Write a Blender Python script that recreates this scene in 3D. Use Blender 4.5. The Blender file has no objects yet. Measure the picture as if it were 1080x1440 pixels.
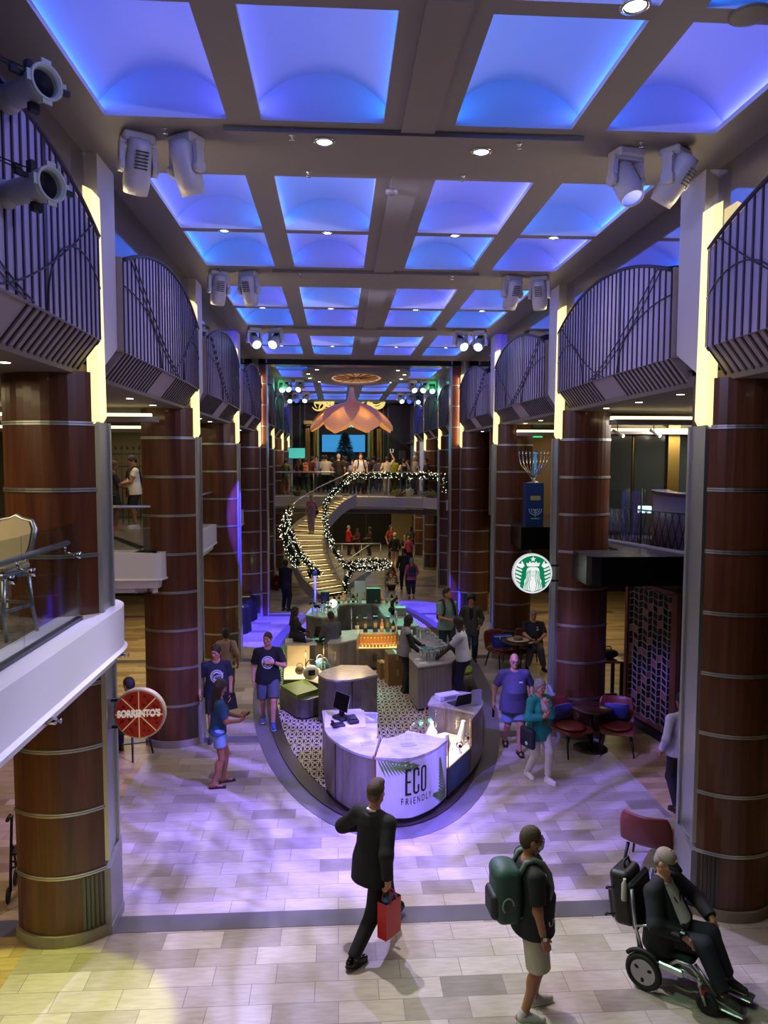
import bpy, bmesh, math, random
import numpy as np
from math import sin, cos, pi, radians, sqrt, atan2
from mathutils import Vector, Matrix
from mathutils.bvhtree import BVHTree

random.seed(7)
scene = bpy.context.scene
COL = scene.collection

# ------------------------------------------------------------------ camera
F_PX, PITCH, YAW, ROLL = 1054.98, .0712, .0620, .0025
cam_data = bpy.data.cameras.new('camera')
cam_data.sensor_fit = 'VERTICAL'
cam_data.sensor_height = 36.0
cam_data.lens = F_PX * 36.0 / 1440.0
cam_data.clip_end = 200
cam = bpy.data.objects.new('camera', cam_data)
COL.objects.link(cam)
_fw = Vector((sin(YAW) * cos(PITCH), cos(YAW) * cos(PITCH), -sin(PITCH)))
_rt = Vector((cos(YAW), -sin(YAW), 0))
_up = _rt.cross(_fw)
_r = cos(ROLL) * _rt + sin(ROLL) * _up
_u = -sin(ROLL) * _rt + cos(ROLL) * _up
cam.matrix_world = Matrix(((_r.x, _u.x, -_fw.x, 0), (_r.y, _u.y, -_fw.y, 0), (_r.z, _u.z, -_fw.z, 5.0), (0, 0, 0, 1)))
scene.camera = cam

# ------------------------------------------------------------------ view
vs = scene.view_settings
vs.view_transform = 'Standard'
vs.look = 'None'
vs.gamma = 1
vs.use_curve_mapping = False
vs.exposure = 0.0
try:
    scene.cycles.use_denoising = True
    scene.cycles.use_light_tree = True
    scene.cycles.max_bounces = 6
    scene.cycles.diffuse_bounces = 3
    scene.cycles.glossy_bounces = 3
    scene.cycles.transmission_bounces = 6
    scene.cycles.transparent_max_bounces = 12
    scene.cycles.sample_clamp_indirect = 4.0
    scene.cycles.caustics_reflective = False
    scene.cycles.caustics_refractive = False
except Exception:
    pass

# ------------------------------------------------------------------ world (inside a ship: almost no sky light)
w = bpy.data.worlds.new('world')
scene.world = w
w.use_nodes = True
w.node_tree.nodes['Background'].inputs[0].default_value = (.42, .40, .55, 1)
w.node_tree.nodes['Background'].inputs[1].default_value = .10

# ------------------------------------------------------------------ stage lights (the beams of the moving heads and of the stage lamps, plus added fill spots)
def look_quat(loc, aim):
    return (Vector(aim) - Vector(loc)).to_track_quat('-Z', 'Y')

def spot(name, loc, aim, col, power, angle, blend=.35, size=.06, gobo=None):
    l = bpy.data.lights.new(name, 'SPOT')
    l.color = col; l.energy = power; l.spot_size = radians(angle); l.spot_blend = blend
    l.shadow_soft_size = size
    if gobo:                                   # a rippled glass gobo in the lamp
        l.use_nodes = True
        nt = l.node_tree; N = nt.nodes; L = nt.links
        em = [n for n in N if n.type == 'EMISSION'][0]
        tc = N.new('ShaderNodeTexCoord'); mp = N.new('ShaderNodeMapping'); nz = N.new('ShaderNodeTexNoise'); rp = N.new('ShaderNodeValToRGB')
        mp.inputs['Rotation'].default_value = (0, 0, gobo[2]); mp.inputs['Scale'].default_value = (gobo[0], gobo[1], 1)
        nz.inputs['Scale'].default_value = 9; nz.inputs['Detail'].default_value = 3; nz.inputs['Distortion'].default_value = .8
        rp.color_ramp.elements[0].position = .36; rp.color_ramp.elements[0].color = (gobo[3],) * 3 + (1,)
        rp.color_ramp.elements[1].position = .66; rp.color_ramp.elements[1].color = (1.5,) * 3 + (1,)
        L.new(tc.outputs['Normal'], mp.inputs[0]); L.new(mp.outputs[0], nz.inputs['Vector'])
        L.new(nz.outputs['Fac'], rp.inputs[0]); L.new(rp.outputs[0], em.inputs['Color'])
    o = bpy.data.objects.new(name, l); COL.objects.link(o)
    o.location = loc; o.rotation_mode = 'QUATERNION'; o.rotation_quaternion = look_quat(loc, aim)
    return o

VIOLET = (.21, .15, 1.0)
LAV = (.50, .45, 1.0)
BLUE = (.06, .04, 1.0)
WASH = (.62, .58, 1.0)
spot('beam', (2.9, 7.3, 7.45), (-1.2, 11.0, 0), VIOLET, 7200, 42, .45, .03, (2.4, .8, .6, .08))
spot('beam', (-1.5, 7.3, 7.45), (3.0, 11.2, 0), VIOLET, 5200, 40, .3, .03, (2.4, .8, -.5, .05))
spot('beam', (-1.0, 13.1, 7.5), (.2, 6.4, 0), LAV, 3000, 60, .6, .03, (2.2, .8, .3, .15))
spot('beam', (2.7, 13.1, 7.5), (.9, 10.4, .9), VIOLET, 2300, 24, .5, .03, (1.6, .8, .2, .4))
spot('beam', (-.5, 9.6, 7.7), (.6, 4.9, 0), (1, .93, .95), 1500, 62, .7, .05)  # added neutral fill that brightens the near floor
spot('beam', (-1.9, 14.8, 7.6), (-1.7, 21.6, 0), BLUE, 30000, 19, .1, .05)
spot('beam', (3.2, 16.4, 7.6), (2.55, 23.6, 0), BLUE, 30000, 17, .1, .05)
spot('beam', (2.9, 7.3, 7.5), (-2.3, 5.4, 3.0), (.55, .55, 1), 900, 44, .6, .05)  # added bluish fill for the white ledge on the left
spot('beam', (.7, 24.8, 7.6), (.6, 32, 7.0), (.8, .7, 1), 700, 34, .6, .05)  # added lavender wash that brightens the flower canopy
spot('beam', (-1.5, 12.8, 7.6), (2.9, 17.9, 1.2), (.9, .88, 1), 600, 24, .7, .05)  # added pale fill on the tall man and the youth
spot('beam', (2.9, 12.8, 7.6), (-.7, 17.0, 1.2), (.9, .88, .9), 500, 22, .7, .05)
spot('beam', (2.4, 28.5, 7.3), (1.2, 20.2, 1.0), (.12, 1.0, .55), 3000, 22, .5, .05)
spot('beam', (-1.2, 28.5, 7.3), (-.1, 19.8, 1.0), (.15, 1.0, .55), 3000, 18, .5, .05)
spot('beam', (-1.9, 5.2, 7.5), (1.9, 6.0, .3), (.45, 1.0, .5), 520, 30, .7, .05)
spot('beam', (2.9, 7.2, 7.5), (-3.0, 6.2, 0), (.85, 1.0, .10), 3600, 17, .2, .05)
for _y in (10.8, 16.2, 21.4):                   # added fill washes that brighten the balcony fronts
    spot('beam', (2.5, _y - 2.9, 7.75), (-2.4, _y, 6.9), WASH, 420, 50, .8, .1)
    spot('beam', (-1.1, _y - 2.9, 7.75), (3.9, _y, 6.9), WASH, 420, 50, .8, .1)
spot('beam', (2.9, 2.0, 7.6), (-2.4, 6.0, 6.9), WASH, 420, 50, .8, .1)  # the same added fill for the nearest balconies
spot('beam', (-1.5, 2.0, 7.6), (3.9, 6.2, 6.9), WASH, 420, 50, .8, .1)

# ------------------------------------------------------------------ materials
def srgb(h):
    h = h.lstrip('#')
    c = [int(h[i:i + 2], 16) / 255 for i in (0, 2, 4)]
    return tuple(x / 12.92 if x <= .04045 else ((x + .055) / 1.055) ** 2.4 for x in c)

MATS = {}
def mat(name, col, rough=.5, metal=0.0, emit=None, estr=0.0, trans=0.0, alpha=1.0, spec=.5, bump=0.0, bscale=60, coat=0.0, sheen=0.0, var=0.0):
    if name in MATS: return MATS[name]
    if isinstance(col, str): col = srgb(col)
    m = bpy.data.materials.new(name); m.use_nodes = True
    nt = m.node_tree; b = nt.nodes['Principled BSDF']
    b.inputs['Base Color'].default_value = (*col, 1); b.inputs['Roughness'].default_value = rough
    b.inputs['Metallic'].default_value = metal; b.inputs['Specular IOR Level'].default_value = spec
    if trans: b.inputs['Transmission Weight'].default_value = trans
    if coat: b.inputs['Coat Weight'].default_value = coat; b.inputs['Coat Roughness'].default_value = .08
    if sheen: b.inputs['Sheen Weight'].default_value = sheen
    if alpha < 1: b.inputs['Alpha'].default_value = alpha
    if emit is not None:
        if isinstance(emit, str): emit = srgb(emit)
        b.inputs['Emission Color'].default_value = (*emit, 1); b.inputs['Emission Strength'].default_value = estr
    if bump or var:
        tc = nt.nodes.new('ShaderNodeTexCoord'); nz = nt.nodes.new('ShaderNodeTexNoise')
        nz.inputs['Scale'].default_value = bscale; nz.inputs['Detail'].default_value = 4
        nt.links.new(tc.outputs['Object'], nz.inputs['Vector'])
        if bump:
            bp = nt.nodes.new('ShaderNodeBump'); bp.inputs['Strength'].default_value = bump; bp.inputs['Distance'].default_value = .01
            nt.links.new(nz.outputs['Fac'], bp.inputs['Height']); nt.links.new(bp.outputs[0], b.inputs['Normal'])
        if var:
            mx = nt.nodes.new('ShaderNodeMix'); mx.data_type = 'RGBA'
            mx.inputs['A'].default_value = (*[c * (1 - var) for c in col], 1); mx.inputs['B'].default_value = (*[min(1, c * (1 + var)) for c in col], 1)
            nt.links.new(nz.outputs['Fac'], mx.inputs['Factor']); nt.links.new(mx.outputs['Result'], b.inputs['Base Color'])
    MATS[name] = m
    return m

def glass_mat(name, tint=(.9, .95, 1.0), refl=.12):
    """thin pane: mostly clear, with a faint mirror of the hall"""
    if name in MATS: return MATS[name]
    m = bpy.data.materials.new(name); m.use_nodes = True
    nt = m.node_tree; N = nt.nodes; N.clear()
    out = N.new('ShaderNodeOutputMaterial'); mx = N.new('ShaderNodeMixShader'); t = N.new('ShaderNodeBsdfTransparent'); g = N.new('ShaderNodeBsdfGlossy')
    fr = N.new('ShaderNodeLayerWeight'); ad = N.new('ShaderNodeMath'); ad.operation = 'MULTIPLY_ADD'; ad.inputs[1].default_value = .22; ad.inputs[2].default_value = refl; ad.use_clamp = True
    fr.inputs[0].default_value = .25
    t.inputs[0].default_value = (*tint, 1); g.inputs['Roughness'].default_value = .03
    L = nt.links
    L.new(fr.outputs['Facing'], ad.inputs[0]); L.new(ad.outputs[0], mx.inputs[0]); L.new(t.outputs[0], mx.inputs[1]); L.new(g.outputs[0], mx.inputs[2]); L.new(mx.outputs[0], out.inputs[0])
    MATS[name] = m
    return m

def nodes_of(m):
    nt = m.node_tree
    return nt, nt.nodes, nt.links, nt.nodes['Principled BSDF']

def wood_mat(name, c1, c2, scale=(5, 5, .35), rough=.32, coat=.25, coord='Object'):
    if name in MATS: return MATS[name]
    m = mat(name, c1, rough, coat=coat); nt, N, L, b = nodes_of(m)
    tc = N.new('ShaderNodeTexCoord'); mp = N.new('ShaderNodeMapping'); mp.inputs['Scale'].default_value = scale
    nz = N.new('ShaderNodeTexNoise'); nz.inputs['Scale'].default_value = 2.2; nz.inputs['Detail'].default_value = 7; nz.inputs['Roughness'].default_value = .62; nz.inputs['Distortion'].default_value = .25
    n2 = N.new('ShaderNodeTexNoise'); n2.inputs['Scale'].default_value = 14; n2.inputs['Detail'].default_value = 5
    rp = N.new('ShaderNodeValToRGB'); rp.color_ramp.elements[0].position = .3; rp.color_ramp.elements[1].position = .7
    rp.color_ramp.elements[0].color = (*srgb(c1), 1); rp.color_ramp.elements[1].color = (*srgb(c2), 1)
    mx = N.new('ShaderNodeMix'); mx.data_type = 'RGBA'; mx.blend_type = 'MULTIPLY'; mx.inputs['Factor'].default_value = .45
    L.new(tc.outputs[coord], mp.inputs[0]); L.new(mp.outputs[0], nz.inputs['Vector']); L.new(mp.outputs[0], n2.inputs['Vector'])
    L.new(nz.outputs['Fac'], rp.inputs[0]); L.new(rp.outputs[0], mx.inputs['A']); L.new(n2.outputs['Fac'], mx.inputs['B'])
    L.new(mx.outputs['Result'], b.inputs['Base Color'])
    return m

def tile_mat(name, cols, bw, bh, mortar=.006, rough=.35, rot=0.0, grain=.15, mcol='#7a736b'):
    """staggered stone tiles, each a slightly different shade"""
    if name in MATS: return MATS[name]
    m = mat(name, cols[0], rough); nt, N, L, b = nodes_of(m)
    tc = N.new('ShaderNodeTexCoord'); mp = N.new('ShaderNodeMapping'); mp.inputs['Rotation'].default_value = (0, 0, rot)
    br = N.new('ShaderNodeTexBrick'); br.offset = .37; br.inputs['Scale'].default_value = 1
    br.inputs['Brick Width'].default_value = bw; br.inputs['Row Height'].default_value = bh
    br.inputs['Mortar Size'].default_value = mortar; br.inputs['Mortar Smooth'].default_value = .1
    br.inputs['Color1'].default_value = (0, 0, 0, 1); br.inputs['Color2'].default_value = (1, 1, 1, 1); br.inputs['Mortar'].default_value = (.5, .5, .5, 1)
    rp = N.new('ShaderNodeValToRGB'); e = rp.color_ramp.elements
    while len(e) < len(cols): e.new(.5)
    for i, c in enumerate(cols):
        e[i].position = i / (len(cols) - 1); e[i].color = (*srgb(c), 1)
    nz = N.new('ShaderNodeTexNoise'); nz.inputs['Scale'].default_value = 9; nz.inputs['Detail'].default_value = 6
    sc = N.new('ShaderNodeMapping'); sc.inputs['Scale'].default_value = (.6, 3, 1)
    mx = N.new('ShaderNodeMix'); mx.data_type = 'RGBA'; mx.blend_type = 'OVERLAY'; mx.inputs['Factor'].default_value = grain * 2
    m2 = N.new('ShaderNodeMix'); m2.data_type = 'RGBA'; m2.inputs['B'].default_value = (*srgb(mcol), 1)
    L.new(tc.outputs['Object'], mp.inputs[0]); L.new(mp.outputs[0], br.inputs['Vector']); L.new(mp.outputs[0], sc.inputs[0]); L.new(sc.outputs[0], nz.inputs['Vector'])
    L.new(br.outputs['Color'], rp.inputs[0]); L.new(rp.outputs[0], mx.inputs['A']); L.new(nz.outputs['Fac'], mx.inputs['B'])
    L.new(mx.outputs['Result'], m2.inputs['A']); L.new(br.outputs['Fac'], m2.inputs['Factor']); L.new(m2.outputs['Result'], b.inputs['Base Color'])
    return m

WOOD = wood_mat('column_veneer', '#4a2718', '#75442a', (4.5, 4.5, .22))
STEEL = mat('brushed_steel', '#bcc3c1', .40, 1.0, bump=.05, bscale=90)
STEEL_D = mat('dark_steel', '#5c6266', .38, 1.0)
CHROME = mat('chrome', '#d8dcdf', .12, 1.0)
WHITE = mat('white_paint', '#d9d6da', .45)
SLABW = mat('white_gloss_fascia', '#dcdce4', .30)
CEIL = mat('ceiling_paint', '#857f79', .6)
VAULT = mat('vault_plaster', '#c6c6d4', .75)
BLACK = mat('black_matte', '#0b0b0d', .6)
BLACKG = mat('black_gloss', '#08080a', .15)
WARM = mat('warm_light_panel', '#fff0c0', .5, emit=(1, .78, .34), estr=1.2)
WARM2 = mat('warm_cove_light', '#fff0c0', .5, emit=(1, .82, .38), estr=2.6)
BULB = mat('lamp_glow', '#ffffff', .4, emit=(1, .93, .74), estr=9.0)
GLASS = glass_mat('clear_pane', (.86, .9, .93), .05)
GLASSC = glass_mat('case_pane', (.95, .97, .98), .02)

# ------------------------------------------------------------------ mesh helper
def rotz(a): return Matrix.Rotation(a, 4, 'Z')

class MB:
    def __init__(s):
        s.v = []; s.f = []; s.mi = []; s.sm = []
    def add(s, vs_, fs, mi=0, smooth=False):
        o = len(s.v); s.v += [tuple(p) for p in vs_]
        for f in fs: s.f.append(tuple(i + o for i in f)); s.mi.append(mi); s.sm.append(smooth)
        return s
    def box(s, c, d, M=None, mi=0, bev=0.0):
        x, y, z = d[0] / 2, d[1] / 2, d[2] / 2
        if bev > 0:
            b = min(bev, x * .98, y * .98, z * .98)
            P = []
            for (zz, k) in ((-z, b), (-z + b, 0), (z - b, 0), (z, b)):
                xx, yy = x - k, y - k; q = b
                P += [(-xx + (q if not k else q * .6), -yy, zz), (xx - (q if not k else q * .6), -yy, zz), (xx, -yy + (q if not k else q * .6), zz), (xx, yy - (q if not k else q * .6), zz),
                      (xx - (q if not k else q * .6), yy, zz), (-xx + (q if not k else q * .6), yy, zz), (-xx, yy - (q if not k else q * .6), zz), (-xx, -yy + (q if not k else q * .6), zz)]
            F = [tuple(reversed(range(8))), tuple(range(24, 32))]
            for l in range(3):
                for i in range(8):
                    j = (i + 1) % 8; F.append((l * 8 + i, l * 8 + j, l * 8 + 8 + j, l * 8 + 8 + i))
        else:
            P = [(-x, -y, -z), (x, -y, -z), (x, y, -z), (-x, y, -z), (-x, -y, z), (x, -y, z), (x, y, z), (-x, y, z)]
            F = [(3, 2, 1, 0), (4, 5, 6, 7), (0, 1, 5, 4), (1, 2, 6, 5), (2, 3, 7, 6), (3, 0, 4, 7)]
        C = Vector(c)
        P = [(M @ Vector(p) if M else Vector(p)) + C for p in P]
        return s.add(P, F, mi)
    def b2(s, lo, hi, mi=0, bev=0.0):
        return s.box([(a + b) / 2 for a, b in zip(lo, hi)], [abs(b - a) for a, b in zip(lo, hi)], None, mi, bev)
    def tube(s, pts, r, n=8, mi=0, closed=False, cap=True):
        pts = [Vector(p) for p in pts]; k = len(pts)
        rs = r if isinstance(r, (list, tuple)) else [r] * k
        P = []; up = None
        for i, p in enumerate(pts):
            if closed: t = pts[(i + 1) % k] - pts[i - 1]
            else: t = pts[min(i + 1, k - 1)] - pts[max(i - 1, 0)]
            if t.length < 1e-9: t = Vector((0, 0, 1))
            t.normalize()
            if up is None:
                up = Vector((0, 0, 1)) if abs(t.z) < .9 else Vector((1, 0, 0))
            a = t.cross(up)
            if a.length < 1e-6: a = t.cross(Vector((0, 1, 0)))
            a.normalize(); b = a.cross(t); b.normalize(); up = b
            for j in range(n):
                th = 2 * pi * j / n
                P.append(p + a * cos(th) * rs[i] + b * sin(th) * rs[i])
        F = []
        for i in range(k if closed else k - 1):
            i2 = (i + 1) % k
            for j in range(n):
                j2 = (j + 1) % n
                F.append((i * n + j, i * n + j2, i2 * n + j2, i2 * n + j))
        s.add(P, F, mi, True)
        if cap and not closed:
            o = len(s.v) - len(P)
            s.f.append(tuple(o + j for j in reversed(range(n)))); s.mi.append(mi); s.sm.append(False)
            s.f.append(tuple(o + (k - 1) * n + j for j in range(n))); s.mi.append(mi); s.sm.append(False)
        return s
    def cyl(s, p0, p1, r0, r1=None, n=16, mi=0):
        return s.tube([p0, p1], [r0, r0 if r1 is None else r1], n, mi)
    def lathe(s, prof, n=20, c=(0, 0, 0), mi=0, M=None, smooth=True, sx=1, sy=1, cap=True):
        """profile of (radius, z) turned round z"""
        P = []; k = len(prof); C = Vector(c)
        for (r, z) in prof:
            for j in range(n):
                a = 2 * pi * j / n
                q = Vector((r * cos(a) * sx, r * sin(a) * sy, z)); P.append((M @ q if M else q) + C)
        F = []
        for i in range(k - 1):
            for j in range(n):
                j2 = (j + 1) % n
                F.append((i * n + j, i * n + j2, (i + 1) * n + j2, (i + 1) * n + j))
        s.add(P, F, mi, smooth)
        o = len(s.v) - len(P)
        if cap and prof[0][0] > 1e-4: s.f.append(tuple(o + j for j in reversed(range(n)))); s.mi.append(mi); s.sm.append(False)
        if cap and prof[-1][0] > 1e-4: s.f.append(tuple(o + (k - 1) * n + j for j in range(n))); s.mi.append(mi); s.sm.append(False)
        return s
    def ball(s, c, r, n=12, m=8, mi=0, M=None):
        r = r if isinstance(r, (tuple, list)) else (r, r, r)
        prof = [(sin(pi * i / m), -cos(pi * i / m)) for i in range(m + 1)]
        prof[0] = (1e-5, -1); prof[-1] = (1e-5, 1)
        P = []; C = Vector(c)
        for (q, z) in prof:
            for j in range(n):
                a = 2 * pi * j / n; p = Vector((q * cos(a) * r[0], q * sin(a) * r[1], z * r[2])); P.append((M @ p if M else p) + C)
        F = [(i * n + j, i * n + (j + 1) % n, (i + 1) * n + (j + 1) % n, (i + 1) * n + j) for i in range(m) for j in range(n)]
        return s.add(P, F, mi, True)
    def prism(s, poly, z0, z1, mi=0, mtop=None, smooth=False):
        n = len(poly)
        a = sum(poly[i][0] * poly[(i + 1) % n][1] - poly[(i + 1) % n][0] * poly[i][1] for i in range(n))
        if a < 0: poly = list(reversed(poly))
        P = [(x, y, z0) for x, y in poly] + [(x, y, z1) for x, y in poly]
        s.add(P, [(i, (i + 1) % n, n + (i + 1) % n, n + i) for i in range(n)], mi, smooth)
        o = len(s.v) - 2 * n
        s.f.append(tuple(o + i for i in reversed(range(n)))); s.mi.append(mi); s.sm.append(False)
        s.f.append(tuple(o + n + i for i in range(n))); s.mi.append(mi if mtop is None else mtop); s.sm.append(False)
        return s
    def sweep(s, path, prof, mi=0, smooth=False, close_prof=True):
        """profile (offset to the right of the path, z) swept along a plan path"""
        k = len(path); n = len(prof); P = []
        for i in range(k):
            a = Vector(path[max(i - 1, 0)]); b = Vector(path[min(i + 1, k - 1)]); t = (b - a).normalized(); nr = Vector((t.y, -t.x))
            for (o, z) in prof: P.append((path[i][0] + nr.x * o, path[i][1] + nr.y * o, z))
        F = []
        for i in range(k - 1):
            for j in range(n if close_prof else n - 1):
                j2 = (j + 1) % n; F.append((i * n + j, (i + 1) * n + j, (i + 1) * n + j2, i * n + j2))
        if close_prof:
            F.append(tuple(range(n))); F.append(tuple((k - 1) * n + j for j in reversed(range(n))))
        return s.add(P, F, mi, smooth)
    def quad(s, a, b, c, d, mi=0): return s.add([a, b, c, d], [(0, 1, 2, 3)], mi)
    def build(s, name, mats, parent=None, loc=None, rz=None, **props):
        me = bpy.data.meshes.new(name); me.from_pydata(s.v, [], s.f)
        mats = mats if isinstance(mats, (list, tuple)) else [mats]
        for m in mats: me.materials.append(m)
        if s.f:
            me.polygons.foreach_set('material_index', s.mi); me.polygons.foreach_set('use_smooth', s.sm)
        me.update()
        o = bpy.data.objects.new(name, me); COL.objects.link(o)
        if parent: o.parent = parent
        if loc is not None: o.location = loc
        if rz is not None: o.rotation_euler = (0, 0, rz)
        for k_, v_ in props.items(): o[k_] = v_
        return o

def tag(o, label, cat, group=None, kind=None):
    o['label'] = label; o['category'] = cat
    if group: o['group'] = group
    if kind: o['kind'] = kind
    return o

def thing(name, label, cat, loc=(0, 0, 0), rz=0.0, group=None, kind=None):
    o = bpy.data.objects.new(name, None); COL.objects.link(o); o.location = loc; o.rotation_euler = (0, 0, rz)
    o.empty_display_size = .1
    return tag(o, label, cat, group, kind)

def struct(name, mb, m, parent=None, **kw):
    o = mb.build(name, m, parent, **kw)
    if parent is None: o['kind'] = 'structure'
    return o

def dup(root, loc=None, rz=None, label=None, group=None):
    r = root.copy(); COL.objects.link(r)
    if loc is not None: r.location = loc
    if rz is not None: r.rotation_euler = (0, 0, rz)
    if label: r['label'] = label
    if group: r['group'] = group
    def kids(a, b):
        for ch in list(a.children):
            c = ch.copy(); COL.objects.link(c); c.parent = b; kids(ch, c)
    kids(root, r)
    return r

def arc(cx, cy, rx, ry, a0, a1, n):
    return [(cx + rx * cos(a0 + (a1 - a0) * i / n), cy + ry * sin(a0 + (a1 - a0) * i / n)) for i in range(n + 1)]

def text_mesh(txt, size=1.0, extrude=0.0, sx=1.0, shear=0.0, bold=0.0):
    """letters as (verts, faces), centred on the origin in the xy plane"""
    cu = bpy.data.curves.new('letters', 'FONT'); cu.body = txt; cu.size = size; cu.align_x = 'CENTER'; cu.align_y = 'CENTER'
    cu.extrude = extrude; cu.offset = bold; cu.shear = shear; cu.resolution_u = 4
    o = bpy.data.objects.new('letters', cu); COL.objects.link(o)
    dg = bpy.context.evaluated_depsgraph_get(); me = bpy.data.meshes.new_from_object(o.evaluated_get(dg))
    V = [Vector((v.co.x * sx, v.co.y, v.co.z)) for v in me.vertices]; Fc = [tuple(p.vertices) for p in me.polygons]
    bpy.data.objects.remove(o); bpy.data.curves.remove(cu); bpy.data.meshes.remove(me)
    return V, Fc
# ================================================================== THE SETTING
XL, XR = -2.43, 3.92                       # inner faces of the two rows of columns
CY = [7.73 + 5.307 * i for i in range(7)]  # front of each column
ZC, ZD = 8.07, 3.42                        # ceiling, middle deck

TILE = tile_mat('stone_tiles', ['#857c72', '#a2978b', '#ada297', '#b3a89d', '#b9aea3', '#bfb4a9'], .60, .275, .0035, .30)
PLANK = tile_mat('pale_plank_tiles', ['#8f7650', '#a98f63', '#b99d6c', '#c7ac7c'], 1.1, .2, .004, .35, 0, .2)
BAND = mat('dark_stone_band', '#5d5a60', .32, var=.22, bscale=2.5)

m = MB(); m.quad((-14, -7, 0), (16, -7, 0), (16, 60, 0), (-14, 60, 0)); struct('floor', m, TILE)
for i, y in enumerate(CY[:5]):
    m = MB(); m.b2((-9, y, .0), (9, y + .29, .004)); struct('trim_%d' % (i + 1), m, BAND)
# side aisles: pale planks
for i, (x0, x1) in enumerate(((-14, XL - .75), (XR + .75, 16))):
    m = MB(); m.b2((x0, -7, 0), (x1, 60, .003)); struct('trim_%d' % (i + 10), m, PLANK)

# ---- ceiling with its grid of vaulted, lit coffers
CX = [(-2.083, -.996), (-.685, .43), (1.087, 2.19), (2.51, 3.573)]
ROWS = [(3.6, 5.2), (5.37, 7.12), (8.48, 10.42), (10.57, 12.38), (13.8, 15.58), (15.79, 17.74), (18.9, 20.8), (20.98, 22.57),
        (24.6, 26.5), (26.7, 28.9), (30.9, 32.5), (32.8, 34.7), (36.1, 37.5), (37.7, 39.6)]
def in_oval(x, y): return ((x - .68) / 2.0) ** 2 + ((y - 27.2) / 4.2) ** 2 < 1
xs = sorted({-2.56, 4.06} | {a for c in CX for a in c}); ys = sorted({-7.0, 42.0} | {a for r in ROWS for a in r})
holes = {(a, c) for a, _ in CX for c, _ in ROWS}
m = MB()
for i in range(len(xs) - 1):
    for j in range(len(ys) - 1):
        if (xs[i], ys[j]) in holes: continue
        m.quad((xs[i], ys[j], ZC), (xs[i], ys[j + 1], ZC), (xs[i + 1], ys[j + 1], ZC), (xs[i + 1], ys[j], ZC))
m.b2((-12, -7, 9.0), (14, 50, 9.1))
struct('ceiling', m, CEIL)

LEDS = [mat('led_blue', '#6aa0ff', .5, emit=(.015, .25, 1), estr=27), mat('led_indigo', '#6a70ff', .5, emit=(.03, .18, 1), estr=27), mat('led_violet', '#a080ff', .5, emit=(.10, .13, 1), estr=27)]
def coffer(x0, x1, y0, y1, k):
    w_, l_ = x1 - x0, y1 - y0; hw, hl = w_ / 2, l_ / 2; e = .10
    m = MB()
    # lip, ledge, vault and the two end lunettes
    for sx in (-1, 1):
        m.quad((sx * hw, -hl, 0), (sx * hw, hl, 0), (sx * hw, hl, .05), (sx * hw, -hl, .05))
        m.quad((sx * hw, -hl, .05), (sx * hw, hl, .05), (sx * (hw + e), hl, .05), (sx * (hw + e), -hl, .05))
    n = 16; P = []; prof = []
    for i in range(n + 1):
        t = -1 + 2 * i / n; prof.append((t * (hw + e), .07 + .36 * (1 - abs(t) ** 2.2)))
    for (x, z) in prof: P += [(x, -hl, z), (x, hl, z)]
    m.add(P, [(2 * i, 2 * i + 1, 2 * i + 3, 2 * i + 2) for i in range(n)], 0, True)
    for s_ in (-1, 1):
        V = [(-hw - e, s_ * hl, 0), (hw + e, s_ * hl, 0)] + [(x, s_ * hl, z) for x, z in reversed(prof)]
        m.add(V, [tuple(range(len(V)))], 0)
    o = m.build('ceiling_vault', VAULT, None, ((x0 + x1) / 2, (y0 + y1) / 2, ZC)); o['kind'] = 'structure'
    for s_ in (-1, 1):
        q = MB(); a = s_ * (hw + .045); b = s_ * (hw + .085)
        q.quad((a, -hl + .03, .055), (b, -hl + .03, .075), (b, hl - .03, .075), (a, hl - .03, .055))
        q.build('led_strip', LEDS[(k + (1 if s_ > 0 else 0)) % 3], o)
kk = 0
for j, (y0, y1) in enumerate(ROWS):
    for i, (x0, x1) in enumerate(CX):
        coffer(x0, x1, y0, y1, (0, 1, 2, 0, 1)[(i + j) % 5]); kk += 1

# transverse trough between the bays: a shallow dropped tray at each column line
m = MB()
for y in (7.25, 12.55, 17.9):
    m.prism([(-1.05, y), (2.35, y), (2.1, y + 1.0), (-.8, y + 1.0)], ZC - .05, ZC + .0)
struct('trim_20', m, CEIL)
m = MB(); m.b2((.6, 5.2, ZC - .025), (.92, 22.6, ZC)); struct('trim_21', m, CEIL)

# ---- walls
GLOSSW = mat('glossy_wall_panel', '#d2d2e6', .06, 1.0, spec=.8)
DARKW = mat('dark_wall', '#141012', .5)
PALEW = mat('pale_wall', '#8d8269', .7)
BROWNW = wood_mat('brown_wall', '#22140d', '#3a2415', (3, 3, .3), .4, .1)
m = MB(); m.b2((XL - .22, -7, 6.02), (XL - .12, 42, ZC)); struct('wall_left', m, GLOSSW)
m = MB(); m.b2((XR + .13, -7, 6.02), (XR + .23, 42, ZC)); struct('wall_right', m, GLOSSW)
m = MB(); m.b2((-9.2, -7, 0), (-9, 48, 9)); struct('wall_left_outer', m, PALEW)
m = MB(); m.b2((10.8, -7, 0), (11, 48, 9)); struct('wall_right_outer', m, DARKW)
m = MB(); m.b2((-9, 44.6, 3.3), (11, 44.8, 9)); struct('wall_back', m, BROWNW)
m = MB(); m.b2((-9, 46.5, 0), (11, 46.7, 3.2)); struct('wall_back_lower', m, PALEW)
m = MB(); m.b2((-9, -7.2, 0), (11, -7, 9)); struct('wall_front', m, DARKW)
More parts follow.
